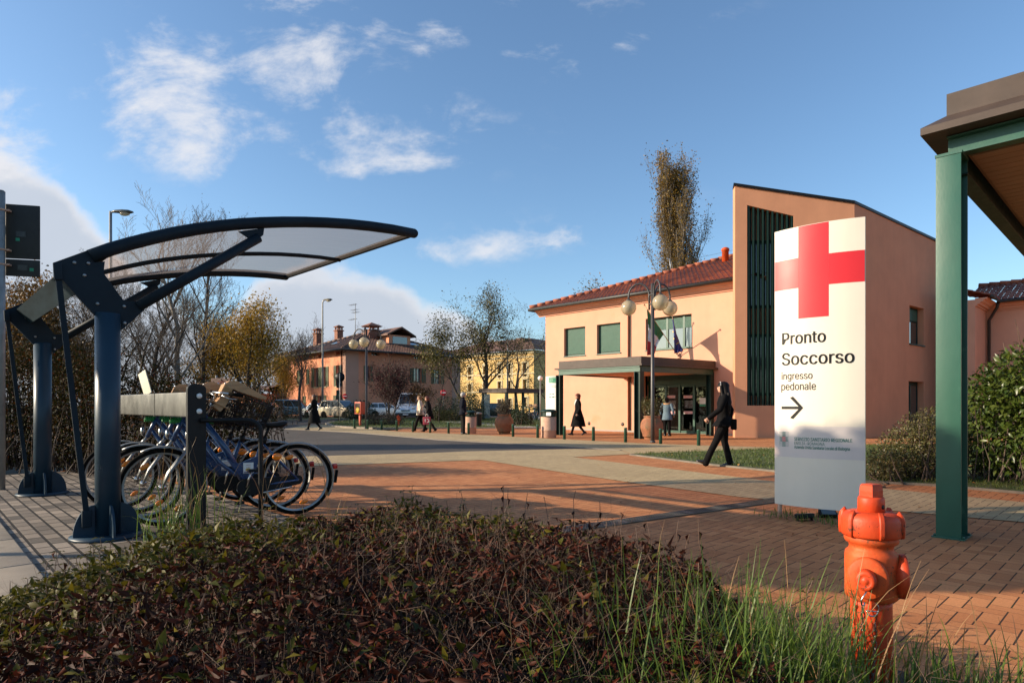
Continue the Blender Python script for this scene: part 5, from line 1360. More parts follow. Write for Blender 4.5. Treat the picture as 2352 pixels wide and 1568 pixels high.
for (o_, z) in prof: pl.append([(x_end, o_, z), (o_, o_, z), (o_, y_end, z)])
n = len(prof)
for i in range(n):
    A_, B_ = pl[i], pl[(i + 1) % n]
    mb.add([A_[0], A_[1], B_[1], B_[0]], [(0, 1, 2, 3)]); mb.add([A_[1], A_[2], B_[2], B_[1]], [(0, 1, 2, 3)])
mb.add([(e + .19, e + .19, 4.0), (x_end, e + .19, 4.0), (x_end, y_end, 4.0), (e + .19, y_end, 4.0)], [(0, 1, 2, 3)])
mb.add([(e, e, 3.708), (x_end, e, 3.708), (x_end, y_end, 3.708), (e, y_end, 3.708)], [(0, 1, 2, 3)])
mb.build('fascia', M['bronze'], root)

# ================================================================== hydrant
HY = Vector((1.452, 2.535, 0))
root = root_h = thing('fire_hydrant', 'bright orange cast iron fire hydrant with hanging chains beside the hedge', 'hydrant', HY, 0)
root.scale = (.87, .87, .972)
mb = MB()
mb.lathe([(.088, -.02), (.088, .30), (.086, .43), (.087, .449)], n=40); mb.build('barrel', M['orange_paint'], root)
mb = MB(); mb.lathe([(.087, .4495), (.09, .452), (.108, .462), (.110, .48), (.110, .634), (.107, .648), (.095, .657), (.091, .668), (.094, .680), (.109, .689), (.113, .698), (.113, .716), (.098, .718)], n=40)
bd = mb.build('body', M['orange_faded'], root)
mb = MB()
prof = [(.10, .717), (.121, .715), (.126, .724), (.126, .782), (.119, .800), (.104, .812), (.06, .816)]
mb.lathe(prof, n=40)
for k in range(6):
    a_ = R(-100 + k * 60); q = Matrix.Rotation(a_, 3, 'Z')
    pts = [(.118, .713), (.134, .716), (.136, .738), (.136, .785), (.128, .808), (.112, .824), (.104, .812)]
    rings = [[tuple(q @ Vector((x_, w_, z_))) for x_, z_ in pts] for w_ in (-.010, -.006, .006, .010)]
    mb.loft(rings)
bo_ = mb.build('bonnet', M['orange_paint'], root)
mb = MB(); mb.lathe([(.058, .80), (.056, .868), (.052, .876), (.02, .878)], n=28); mb.build('spindle_boss', M['orange_paint'], root)
mb = MB(); mb.lathe([(0, -.003), (.0095, -.003), (.0095, .001), (0, .001)], (.026, -.0515, .838), 10, axis=(.42, -.9, 0)); mb.build('hole', M['black'], root)
mb = MB(); rg = []
for z, w_ in ((.874, .034), (.90, .034), (.922, .032), (.928, .027)):
    rg.append([tuple(Matrix.Rotation(R(22), 3, 'Z') @ Vector((w_ * x_, w_ * y_, z))) for x_, y_ in ((-1, -1), (1, -1), (1, 1), (-1, 1))])
mb.loft(rg, smooth=False); mb.build('square_nut', M['orange_paint'], root)
d1 = Vector((-.60, -.80, -.0)).normalized(); c1 = Vector((-.026, -.036, .56))
mb = MB(); mb.lathe([(.060, .0), (.060, .055), (.080, .058), (.084, .066), (.084, .088), (.076, .095), (.040, .099)], c1, 30, axis=d1)
cp = mb.build('outlet_cap', M['orange_faded'], root)
mb = MB(); mb.lathe([(.042, .095), (.041, .135), (.037, .143), (.026, .146), (.024, .1445), (.013, .1445), (.011, .147), (0, .1475)], c1, 24, axis=d1)
mb.cbox(c1 + d1 * .075 + Vector((.02, 0, .070)), (.02, .016, .018), .004); mb.build('cap_boss', M['orange_paint'], cp)
d2 = Vector((.90, -.36, 0)).normalized(); c2 = Vector((.02, -.01, .555))
mb = MB(); mb.lathe([(.050, .02), (.053, .05), (.066, .075), (.090, .088), (.091, .112), (.084, .118), (.0, .119)], c2, 32, axis=d2); mb.build('outlet_cap', M['orange_paint'], root)
d3 = Vector((.55, .83, 0)).normalized()
mb = MB(); mb.lathe([(.050, .02), (.053, .08), (.066, .088), (.066, .112), (.034, .12), (.033, .15), (0, .152)], Vector((0, 0, .56)), 24, axis=d3); mb.build('outlet_cap', M['orange_faded'], root)
def link(mbx, c, t, s_, L_=.017, W_=.009, r_=.0022):
    t = Vector(t).normalized(); s_ = Vector(s_); s_ = (s_ - t * s_.dot(t)).normalized(); pts = []
    for k in range(13):
        a_ = k / 12 * 2 * math.pi; pts.append(Vector(c) + t * (math.cos(a_) * L_) + s_ * (math.sin(a_) * W_))
    mbx.tube(pts, r_, 5, False)
def chain(name, pts):
    mb = MB(); pts = [Vector(p) for p in pts]; acc = 0; out = []
    for a_, b_ in zip(pts, pts[1:]):
        n_ = max(1, round((b_ - a_).length / .026))
        for k in range(n_): out.append((a_.lerp(b_, (k + .5) / n_), b_ - a_))
    for i, (c, t) in enumerate(out): link(mb, c, t, (1, 0, 0) if i % 2 else (.2, 1, 0))
    return mb.build(name, M['chrome_old'], root)
M['chrome_old'] = mat('old_steel', (0.26, 0.21, 0.17), 0.45, 0.8, var=0.4, scale=30)
mb = MB(); h0 = c1 + d1 * .122 + Vector((.0, 0, -.03))
mb.tube([h0 + Vector((-.03, 0, .012)), h0 + Vector((-.018, -.004, -.002)), h0 + Vector((.005, -.006, -.004)), h0 + Vector((.012, -.004, .012))], .0028, 6)
mb.tube([h0 + Vector((.004, -.006, -.004)), h0 + Vector((-.024, -.006, -.045)), h0 + Vector((-.022, -.006, -.065)), h0 + Vector((-.010, -.006, -.067)), h0 + Vector((-.010, -.004, -.055))], .0030, 6)
hk = Vector((-.050, -.090, .455))
mb.tube([hk + Vector((.028 * math.sin(a_), -.008, .0 + .028 * math.cos(a_) - .02)) for a_ in [R(20 + k * 24) for k in range(11)]] + [hk + Vector((.024, -.008, -.03)), hk + Vector((.012, -.008, -.075))], .0030, 6)
mb.build('hook', M['chrome'], root)
chain('chain', [h0 + Vector((-.016, -.006, -.07)), (-.098, -.10, .33), (-.096, -.094, .22), (-.07, -.10, .14), (-.058, -.098, .12)])
chain('chain', [hk + Vector((.010, -.008, -.08)), (-.040, -.098, .28), (-.045, -.098, .20), (-.056, -.098, .125)])
e3 = d3 * .15 + Vector((0, 0, .56)); mb = MB()
for k in range(4): link(mb, e3 + Vector((.018 + .014 * k, -.02, .012 - .012 * k)), (1, 0, -.5), (0, 1, 0) if k % 2 else (0, .2, 1))
mb.build('chain', M['black'], root)
mb = MB(); mb.box((-.048, -.093, .452), (.02, .02, .026)); mb.build('chain_lug', M['orange_paint'], bd)

# ================================================================== the back of a road sign
p = Vector(((3 - CX) / F * 9.0, 9.0, 0))
root = thing('road_sign', 'dark back of a double road sign on a grey pole at the edge', 'road sign', p, R(14))
mb = MB(); mb.tube([(0, 0, 0), (0, 0, 4.28)], .048, 14); mb.lathe([(.05, 0), (.03, .02), (0, .022)], (0, 0, 4.28), 14); mb.build('pole', M['pole_grey'], root)
M['sign_back'] = mat('sign_back', (0.020, 0.018, 0.014), 0.6, var=0.2)
for (z0, z1) in ((3.345, 4.13), (3.09, 3.335)):
    mb = MB(); mb.cbox((.235, .075, (z0 + z1) / 2), (.43, .025, z1 - z0), .008); po = mb.build('sign_plate', M['sign_back'], root)
    mb = MB(); zz = (3.45, 4.02) if z1 > 4 else (3.24,)
    for z in zz: mb = MB(); mb.lathe([(.053, -.012), (.053, .012)], (0, 0, z), 14); mb.bx(.045, .10, -.012, .06, z - .012, z + .012); mb.build('clamp', M['concrete_pink'], po)
    mb = MB(); xs_ = .15 if z1 > 4 else .17; zm = 3.70 if z1 > 4 else 3.215
    mb.bx(xs_, xs_ + .13, .0590, .0622, zm - .04, zm + .045); mb.build('maker_plate', M['gutter'], po)
    mb = MB()
    for k in range(4): mb.bx(xs_ + .012, xs_ + .118, .0578, .0588, zm - .028 + k * .017, zm - .020 + k * .017)
    mb.build('plate_lines', M['zinc'], po)
    mb = MB(); q = (xs_, zm - .10) if z1 > 4 else (xs_ + .155, zm - .045); mb.bx(q[0], q[0] + .05, .0590, .0622, q[1], q[1] + .045); mb.build('green_tag', M['sign_green'], po)

# ================================================================== plants
LM = {}
LM['olive'] = leaf_mat('leaf_olive', [(0.026, 0.030, 0.003), (0.066, 0.066, 0.007), (0.150, 0.112, 0.010), (0.044, 0.046, 0.006)], 0.5, 0.25, 0.15)
LM['dry'] = leaf_mat('leaf_dry', [(0.010, 0.0045, 0.003), (0.050, 0.015, 0.008), (0.110, 0.024, 0.012), (0.020, 0.009, 0.006)], 0.6, 0.10, 0.12)
LM['hedge_dark'] = leaf_mat('leaf_hedge_dark', [(0.010, 0.013, 0.003), (0.028, 0.030, 0.005), (0.060, 0.032, 0.007), (0.018, 0.022, 0.004), (0.11, 0.024, 0.007)], 0.6, 0.2, 0.06)
LM['laurel'] = leaf_mat('leaf_laurel', [(0.035, 0.062, 0.009), (0.060, 0.090, 0.013), (0.100, 0.118, 0.020), (0.042, 0.070, 0.011)], 0.34, 0.25, 0.35)
LM['box'] = leaf_mat('leaf_box', [(0.06, 0.062, 0.016), (0.11, 0.095, 0.026), (0.16, 0.125, 0.045), (0.05, 0.06, 0.016)], 0.4, 0.2)
LM['green'] = leaf_mat('leaf_green', [(0.018, 0.032, 0.010), (0.03, 0.05, 0.013), (0.045, 0.062, 0.018)], 0.4, 0.2)
LM['yellow'] = leaf_mat('leaf_yellow', [(0.30, 0.17, 0.014), (0.46, 0.29, 0.03), (0.40, 0.21, 0.018), (0.20, 0.16, 0.024)], 0.5, 0.35)
LM['rust'] = leaf_mat('leaf_rust', [(0.10, 0.050, 0.012), (0.20, 0.095, 0.018), (0.13, 0.075, 0.016), (0.07, 0.055, 0.016)], 0.5, 0.3)
LM['gold'] = leaf_mat('leaf_gold', [(0.26, 0.145, 0.018), (0.16, 0.085, 0.014), (0.12, 0.095, 0.020), (0.30, 0.19, 0.03)], 0.5, 0.3)
LM['plum'] = leaf_mat('leaf_plum', [(0.028, 0.007, 0.008), (0.070, 0.013, 0.015), (0.045, 0.010, 0.011)], 0.5, 0.2, 0.2)
LM['mid'] = leaf_mat('leaf_mid', [(0.060, 0.064, 0.012), (0.10, 0.092, 0.015), (0.16, 0.115, 0.018), (0.045, 0.052, 0.011)], 0.5, 0.3)
LM['heath'] = leaf_mat('leaf_heath', [(0.055, 0.045, 0.028), (0.10, 0.075, 0.045), (0.06, 0.06, 0.03)], 0.7, 0.15)
LM['heath2'] = leaf_mat('leaf_thicket', [(0.030, 0.020, 0.010), (0.06, 0.035, 0.014), (0.045, 0.040, 0.014), (0.09, 0.05, 0.016)], 0.6, 0.2, .25)
nrm = lambda a: a / np.maximum(np.linalg.norm(a, axis=1, keepdims=True), 1e-9)
def blob_pts(blobs, n, rg, shell=0.45):
    vol = np.array([b[1][0] * b[1][1] * b[1][2] for b in blobs]) ** 0.75; vol /= vol.sum()
    idx = rg.choice(len(blobs), n, p=vol)
    C = np.array([b[0] for b in blobs])[idx]; Rd = np.array([b[1] for b in blobs])[idx]
    d = nrm(rg.normal(0, 1, (n, 3))); r = (1 - shell * rg.random(n) ** 1.6)[:, None]
    return C + d * r * Rd, d
def leafy(name, blobs, n, ls, lw, m, par, seed=1, shell=.5, droop=.2, out=1.0, zmin=0.02):
    rg = np.random.default_rng(seed)
    P, d = blob_pts(blobs, n, rg, shell)
    k = P[:, 2] > zmin; P, d = P[k], d[k]; n = len(P)
    D = d * out + rg.normal(0, .7, (n, 3)); D[:, 2] -= droop
    U = nrm(d + rg.normal(0, .6, (n, 3)) + np.array([[0, 0, .7]]))
    s_ = rg.uniform(.65, 1.25, n)
    return cards(name, m, par, P, D, U, ls * s_, lw * s_, .22, .25)
def blades(name, m, par, P, az, lean, Ln, Wd, droop, rg, n=6):
    """long curved grass blades"""
    N_ = len(P); t = np.linspace(0, 1, n + 1)
    H = np.stack([np.cos(az), np.sin(az), np.zeros(N_)], 1); S = np.stack([-np.sin(az), np.cos(az), np.zeros(N_)], 1)
    V = []
    ang0 = lean; pos = P.copy(); prev = pos
    for i in range(n + 1):
        w = Wd * (1 - t[i] ** 2.2) * .5 + .0004
        V.append(pos + S * w[:, None]); V.append(pos - S * w[:, None])
        a = ang0 + droop * t[i] ** 1.6
        pos = pos + (H * np.sin(a)[:, None] + np.array([[0, 0, 1.0]]) * np.cos(a)[:, None]) * (Ln / n)[:, None]
    V = np.stack(V, 1); nv = 2 * (n + 1); V = V.reshape(-1, 3); b = np.arange(N_) * nv
    Q = np.stack([np.stack([b + 2 * i, b + 2 * i + 1, b + 2 * i + 3, b + 2 * i + 2], 1) for i in range(n)], 1).reshape(-1)
    me = bpy.data.meshes.new(name); nq = N_ * n
    me.vertices.add(len(V)); me.vertices.foreach_set('co', V.astype(np.float32).ravel())
    me.loops.add(nq * 4); me.loops.foreach_set('vertex_index', Q.astype(np.int32))
    me.polygons.add(nq); me.polygons.foreach_set('loop_start', (np.arange(nq) * 4).astype(np.int32)); me.polygons.foreach_set('loop_total', np.full(nq, 4, np.int32))
    me.polygons.foreach_set('use_smooth', np.ones(nq, bool)); me.materials.append(m); me.update(calc_edges=True)
    o = bpy.data.objects.new(name, me); COL.objects.link(o)
    if par is not None: o.parent = par
    return o

# ------------------------------------------------------------------ the bed in front
rg = np.random.default_rng(11)
def bed_noise(a, b): return .5 + .25 * np.sin(a * 2.1 + 1.3 * np.sin(b * 1.7)) + .25 * np.sin(b * 3.1 + a * 1.1 + 2)
def bed_top(a, b):
    """height of the planting over the bed, in the place's own two directions"""
    e = np.minimum.reduce([(a + 4.35) / .45, (b + .45) / .55, (3.2 - b - np.clip(a + 2.6, 0, 3) * .12) / .5, (1.0 - a) / .5])
    e = np.clip(e, 0, 1) ** .6
    hgt = .50 + .13 * (bed_noise(a, b) - .5) + .035 * np.sin(a * 9.1 + 2 * np.sin(b * 6)) * np.sin(b * 8.3 + a * 2) + .025 * np.sin(a * 17 + b * 5) * np.sin(b * 19 - a * 3) - .13 * np.clip((a + 1.9) / 1.2, 0, 1) - .16 * np.clip((1.1 - b) / .9, 0, 1)
    hgt = hgt * (1 - .78 * np.clip((a + 1.42) / .45, 0, 1) * np.clip((b - 1.95) / .5, 0, 1))
    return hgt * e
def bed_sample(n, amin=-4.35, amax=.9):
    a = rg.uniform(amin, amax, n); b = rg.uniform(-.45, 3.25, n); return a, b
def toW(a, b, z): return np.stack([EA.x * a + EB.x * b, EA.y * a + EB.y * b, z], 1)
hedge = thing('planting_bed_hedge', 'low sprawling hedge of olive and dry red brown leaves filling the foreground', 'hedge', (0, 0, 0))
n = 66000
a, b = bed_sample(n); h = bed_top(a, b); k = h > .03; a, b, h = a[k], b[k], h[k]; n = len(a)
z = h * (1 - .75 * rg.random(n) ** 2.2)
# olive leaves where the bed is lush (left, and the back edge), dry ones in the middle
lush = np.clip((-2.75 - a) / .9, 0, 1) * np.clip((2.1 - b) / .9, 0, 1) + .75 * np.clip((b - 2.25) / .35, 0, 1) * np.clip((-2.3 - a) / .6, 0, 1) + .13
lush += .35 * (np.sin(a * 5.3 + b * 2) * np.sin(b * 6.1 - a) > .72)
G = rg.random(n) < lush
P = toW(a, b, z)
D = rg.normal(0, .8, (n, 3)); D[:, 2] = rg.normal(.25, .5, n); U = rg.normal(0, .55, (n, 3)); U[:, 2] += 1
U[~G] = rg.normal(0, 1, ((~G).sum(), 3))
ls = rg.uniform(.022, .060, n) * (1 + .35 * (rg.random(n) < .12))
cards('green_leaves', LM['olive'], hedge, P[G], D[G], U[G], ls[G] * 1.12, ls[G] * .44, .25, .25)
cards('dry_leaves', LM['dry'], hedge, P[~G], D[~G] - np.array([[0, 0, .3]]), U[~G], ls[~G], ls[~G] * .36, .55, .8)
# twigs
n = 12000
a, b = bed_sample(n); h = bed_top(a, b); k = h > .08; a, b, h = a[k], b[k], h[k]; n = len(a)
z0 = h * rg.uniform(.1, .75, n); P0 = toW(a, b, z0); dd = rg.normal(0, .5, (n, 3)); dd[:, 2] = np.abs(rg.normal(1, .4, n)); L_ = rg.uniform(.08, .26, n)
P1 = P0 + nrm(dd) * L_[:, None]; P2 = P1 + nrm(dd + rg.normal(0, .7, (n, 3))) * (L_ * .7)[:, None]
over = P2[:, 2] > h + .04; P1[over, 2] -= .10; P2[over, 2] -= .14
r_ = rg.uniform(.0006, .0014, n)
segs_mesh('stems', M['stem_dry'], hedge, np.concatenate([P0, P1]), np.concatenate([P1, P2]), np.concatenate([r_, r_ * .85]), np.concatenate([r_ * .85, r_ * .4]))
n = 3000
a, b = rg.uniform(-3.4, .2, n), rg.uniform(1.2, 3.2, n); h = bed_top(a, b); k = (h > .12) & (rg.random(n) < np.clip((a + 3.6) / 1.2, .15, 1)); a, b, h = a[k], b[k], h[k]; n = len(a)
P0 = toW(a, b, h * rg.uniform(.5, .95, n)); dd = rg.normal(0, .75, (n, 3)); dd[:, 2] = np.abs(rg.normal(.8, .35, n)); L_ = rg.uniform(.05, .15, n)
P1 = P0 + nrm(dd) * L_[:, None]; P2 = P1 + nrm(dd + rg.normal(0, .8, (n, 3))) * (L_ * .8)[:, None]; P3 = P2 + nrm(dd + rg.normal(0, 1.1, (n, 3))) * (L_ * .6)[:, None]
r_ = rg.uniform(.0007, .0013, n)
segs_mesh('stems', M['stem_dry'], hedge, np.concatenate([P0, P1, P2]), np.concatenate([P1, P2, P3]), np.concatenate([r_, r_ * .85, r_ * .7]), np.concatenate([r_ * .85, r_ * .7, r_ * .4]))
n = 6500
a, b = bed_sample(n); h = bed_top(a, b); k = h > .08; a, b, h = a[k], b[k], h[k]; n = len(a)
P0 = toW(a, b, np.zeros(n)); P1 = toW(a + rg.normal(0, .08, n), b + rg.normal(0, .08, n), h * rg.uniform(.6, 1.0, n))
segs_mesh('stems', M['twig_brown'], hedge, P0, P1, np.full(n, .003), np.full(n, .0012))
# shoots standing clear of the top with their own leaves
SP0, SP1, SLP, SLD, SLU, SLs = [], [], [], [], [], []; DLP, DLD, DLU = [], [], []
def shoot(u, v_top, d, green, hgt=.28):
    tip = PP(u, v_top, d); base = Vector((tip.x + random.uniform(-.05, .05), tip.y, max(.1, tip.z - hgt)))
    pts = [base.lerp(tip, q / 5) + Vector((random.uniform(-.008, .008), random.uniform(-.01, .01), 0)) for q in range(6)]
    for p, q in zip(pts, pts[1:]): SP0.append(p); SP1.append(q)
    for i in range(1, 6):
        if green:
            for s_ in (0, math.pi):
                an = i * 1.5 + s_ + random.uniform(-.4, .4)
                SLP.append(pts[i]); SLD.append((math.cos(an), math.sin(an), random.uniform(.1, .5))); SLU.append((random.uniform(-.3, .3), random.uniform(-.3, .3), 1)); SLs.append(random.uniform(.045, .07) * (1 - .05 * i))
        elif random.random() < .45:
            an = random.uniform(0, 6.28); DLP.append(pts[i]); DLD.append((math.cos(an) * .5, math.sin(an) * .5, -.8)); DLU.append((math.cos(an), math.sin(an), .3))
for u, v, d in ((885, 1140, 4.5), (925, 1128, 4.65), (960, 1140, 4.6), (1060, 1128, 4.7), (1065, 1150, 4.6), (1025, 1150, 4.6), (860, 1160, 4.4), (820, 1160, 4.3), (620, 1165, 4.1), (605, 1170, 4.0), (775, 1180, 4.2), (745, 1190, 4.1), (232, 1235, 3.6), (205, 1250, 3.5), (320, 1230, 3.7), (660, 1200, 3.8), (1290, 1255, 3.3), (1465, 1240, 3.2), (1720, 1300, 2.7), (1860, 1330, 2.5), (110, 1290, 3.1), (60, 1330, 2.9), (1000, 1155, 4.6), (560, 1205, 3.9), (455, 1215, 3.8)): shoot(u, v, d, True)
for u, v, d in ((1155, 1115, 4.4), (1165, 1120, 4.4), (1320, 1126, 4.2), (1250, 1140, 4.3), (1210, 1130, 4.3), (1425, 1175, 3.8), (1490, 1200, 3.5), (1560, 1195, 3.4), (1600, 1190, 3.3), (1460, 1210, 3.5), (1530, 1240, 3.2), (1380, 1150, 4.0), (1130, 1150, 4.4), (1620, 1290, 2.9), (1580, 1225, 3.2), (130, 1265, 3.4), (150, 1290, 3.3)): shoot(u, v, d, False, .34)
rsh = random.Random(12)
for _ in range(150):
    q = rsh.random()
    if q < .45: aa, bb = rsh.uniform(-4.0, -2.6), rsh.uniform(2.0, 3.05)
    elif q < .75: aa, bb = rsh.uniform(-4.1, -3.2), rsh.uniform(.3, 2.4)
    else: aa, bb = rsh.uniform(-3.0, -.9), rsh.uniform(1.6, 3.0)
    hh = float(bed_top(np.array([aa]), np.array([bb]))[0]); P_ = L(aa, bb)
    if P_.y < 1.2: continue
    zt = hh + rsh.uniform(.01, .11); u_ = CX + F * P_.x / P_.y; shoot(u_, HZ + F * (EYE - zt) / P_.y, P_.y, q < .75 and rsh.random() < .75, rsh.uniform(.14, .26))
SP0, SP1 = np.array(SP0), np.array(SP1)
segs_mesh('stems', M['stem_dry'], hedge, SP0, SP1, np.full(len(SP0), .0022), np.full(len(SP0), .0016), 4)
SLs = np.array(SLs); cards('green_leaves', LM['olive'], hedge, np.array(SLP), np.array(SLD), np.array(SLU), SLs, SLs * .42, .3, .3)
nD = len(DLP); cards('dry_leaves', LM['dry'], hedge, np.array(DLP), np.array(DLD), np.array(DLU), np.full(nD, .05), np.full(nD, .022), .5, .9)
# tall wild grass round the hydrant and by the rack
M['tall_grass'] = leaf_mat('tall_grass', [(0.075, 0.125, 0.018), (0.12, 0.19, 0.03), (0.16, 0.22, 0.04), (0.09, 0.15, 0.03)], 0.42, 0.4)
M['straw'] = leaf_mat('straw', [(0.30, 0.17, 0.07), (0.42, 0.26, 0.12), (0.24, 0.12, 0.05)], 0.5, 0.25)
def tuft(name, m, label, spots, seed, wsc=1.0):
    rg = np.random.default_rng(seed); Ps, Ls = [], []
    for (x, y, sp_, n, L_) in spots:
        Ps.append(np.stack([x + rg.normal(0, sp_, n), y + rg.normal(0, sp_, n), np.zeros(n) + .02], 1)); Ls.append(L_ * rg.uniform(.55, 1.2, n))
    P = np.concatenate(Ps); Ln = np.concatenate(Ls); n = len(P)
    k = P[:, 1] > .9; P, Ln = P[k], Ln[k]; n = len(P)
    o = blades(name, m, None, P, rg.uniform(0, 6.283, n), np.abs(rg.normal(.18, .14, n)), Ln, rg.uniform(.0045, .0095, n) * wsc, rg.uniform(.1, 1.5, n) ** 1.4, rg, 7)
    return tag(o, label, 'grass', kind='stuff')
tuft('tall_grass', M['tall_grass'], 'long green grass blades growing round the fire hydrant', [(.62, 2.0, .14, 90, .62), (.88, 2.2, .14, 210, .60), (1.06, 2.22, .10, 230, .50), (1.18, 2.45, .06, 60, .34), (1.2, 2.0, .12, 120, .26), (1.62, 2.45, .08, 70, .28), (1.75, 2.35, .12, 90, .30), (.45, 2.1, .15, 80, .6), (.2, 2.1, .14, 34, .55), (1.50, 2.15, .1, 60, .24), (2.0, 2.5, .14, 44, .28), (.8, 1.75, .15, 110, .42), (1.05, 1.85, .12, 100, .32), (.7, 2.35, .12, 120, .58), (1.0, 2.45, .09, 130, .5)], 4)
tuft('dry_grass', M['straw'], 'dry straw coloured stalks standing among the green grass', [(.75, 2.2, .2, 20, .66), (1.05, 2.3, .16, 44, .60), (.35, 2.4, .25, 16, .68), (1.5, 2.4, .2, 26, .48), (1.95, 2.6, .2, 16, .42), (-3.0, 5.75, .10, 26, .85), (-2.35, 5.95, .05, 12, 1.05), (-1.35, 4.7, .03, 5, 1.0)], 6, .6)
tuft('tall_grass', M['tall_grass'], 'clump of green grass at the foot of the cycle rack post', [(-2.95, 5.6, .10, 60, .62), (-3.15, 5.65, .12, 30, .5), (-2.6, 5.7, .06, 14, .5)], 8)

# ------------------------------------------------------------------ hedges and shrubs
def shrub(name, label, cat, blobs, n, ls, lw, m, seed, stem=None, group=None, shell=.5):
    c = Vector(blobs[0][0]); org = Vector((c.x, c.y, 0))
    r_ = thing(name, label, cat, org, 0, group)
    bl = [((b[0][0] - org.x, b[0][1] - org.y, b[0][2]), b[1]) for b in blobs]
    leafy('leaves', bl, n, ls, lw, LM[m], r_, seed, shell)
    rg = np.random.default_rng(seed + 50); k = stem or 60
    P, d = blob_pts(bl, k, rg, .4); B0_ = np.stack([P[:, 0] + rg.normal(0, .18, k), P[:, 1] + rg.normal(0, .18, k), np.zeros(k)], 1)
    P[:, 2] = np.maximum(P[:, 2], .1); Mi = (B0_ + P) / 2 + rg.normal(0, .06, (k, 3)); Mi[:, 2] = np.maximum(Mi[:, 2], .05)
    segs_mesh('stems', M['twig_brown'], r_, np.concatenate([B0_, Mi]), np.concatenate([Mi, P]), np.concatenate([np.full(k, .014), np.full(k, .009)]), np.concatenate([np.full(k, .009), np.full(k, .003)]), 4)
    return r_
rb = random.Random(5)
bl = []
for i in range(26):
    q = i / 25; x = -4.75 - q * 9.5; y = 10.9 + q * 2.4 + rb.uniform(-.2, .3); hh = (1.62 + .75 * min(1, q * 2.2)) * rb.uniform(.88, 1.1)
    bl.append(((x, y, hh * .5), (rb.uniform(.55, .8), rb.uniform(.55, .75), hh * .53)))
    if rb.random() < .6: bl.append(((x + rb.uniform(-.4, .4), y + rb.uniform(-.3, .2), hh * .85), (.35, .35, .4)))
shrub('firethorn_hedge', 'tall dark ragged hedge with red tinged leaves behind the cycle shelter', 'hedge', bl, 52000, .065, .03, 'hedge_dark', 21, 900, shell=.6)
def G2(u, d, z): return ((u - CX) / F * d, d, z)
bl = [(G2(2330, 9.9, 1.0), (.75, .75, 1.02)), (G2(2440, 9.6, 1.1), (.8, .8, 1.08)), (G2(2385, 9.5, 1.55), (.6, .6, .66)), (G2(2300, 10.1, .8), (.5, .6, .85)), (G2(2560, 9.9, 1.1), (.9, .9, 1.1)), (G2(2275, 10.0, 1.35), (.30, .35, .45))]
sb = shrub('laurel_shrub', 'large glossy green laurel shrub to the right of the green column', 'shrub', bl, 15000, .105, .042, 'laurel', 31, 160)
rg = np.random.default_rng(9); k = 12
B0_ = np.stack([rg.uniform(.0, .8, k), rg.uniform(-.3, .2, k), np.full(k, 1.9)], 1); B1_ = B0_ + np.stack([rg.normal(0, .12, k), rg.normal(0, .1, k), rg.uniform(.25, .8, k)], 1)
segs_mesh('bare_twigs', M['stem_dry'], sb, B0_, B1_, np.full(k, .008), np.full(k, .003), 4)
leafy('golden_leaves', [((.55, -.2, 2.12), (.4, .3, .16))], 130, .07, .035, LM['gold'], sb, 41)
bl = [(G2(2075, 10.2, .42), (.42, .45, .46)), (G2(2110, 10.1, .58), (.40, .45, .52)), (G2(2040, 10.1, .28), (.34, .4, .32)), (G2(2140, 10.2, .72), (.30, .4, .48)), (G2(2165, 10.4, .6), (.35, .4, .6)), (G2(2025, 10.0, .2), (.25, .3, .22))]
shrub('box_shrub', 'low yellowish shrub between the pylon sign and the green column', 'shrub', bl, 9500, .048, .022, 'box', 33, 120)
sh = [
 ('round_shrub', 'dark round evergreen shrub beside the orange box on the island', [((G2(830, 50, .75)), (1.15, .9, .85)), (G2(808, 50, .55), (.6, .6, .6))], 2600, .13, 'green'),
 ('heath_bed', 'low grey brown heath plants under the purple tree', [(G2(880, 36.5, .35), (1.0, .6, .42)), (G2(905, 36.2, .3), (.6, .5, .36)), (G2(857, 36.2, .3), (.45, .4, .34))], 2600, .09, 'heath'),
 ('round_shrub', 'dark rounded shrub behind the unobscured no entry sign', [(G2(1025, 47, 1.15), (.95, .8, .75)), (G2(1010, 47, .6), (.8, .7, .55)), (G2(1040, 46, .5), (.7, .7, .5))], 2600, .12, 'green'),
 ('round_shrub', 'tall dark shrub behind the man waiting at the litter bin', [(G2(1083, 47, 1.0), (.75, .7, 1.15)), (G2(1097, 46, .7), (.6, .6, .75)), (G2(1066, 46, .5), (.5, .5, .6))], 2600, .12, 'green'),
 ('round_shrub', 'dark green shrub just right of the planted terracotta jar', [(G2(1197, 35.5, .72), (.55, .5, .68)), (G2(1184, 35.4, .5), (.4, .4, .5)), (G2(1208, 35.4, .45), (.4, .4, .45))], 2200, .09, 'green'),
 ('tall_shrub', 'pale olive shrub in front of the yellow building', [(G2(1082, 56, 2.3), (1.2, 1, 1.2)), (G2(1072, 56, 1.3), (1.1, 1, 1.2))], 2400, .13, 'mid'),
 ('clipped_hedge', 'clipped dark hedge in front of the parked cars by the farmhouse', [(G2(640 + 12 * i, 54, .5), (.42, .45, .55)) for i in range(7)], 3200, .09, 'green'),
 ('clipped_hedge', 'low brown green hedge under the no entry sign on the island', [(G2(1000 + 9 * i, 44.5, .45), (.35, .4, .42)) for i in range(6)], 2200, .09, 'mid'),
]
for i, (nm, lb, bl, n, ls, m) in enumerate(sh): shrub(nm, lb, 'hedge' if 'hedge' in nm else 'shrub', bl, n, ls, ls * .5, m, 60 + i, 50)

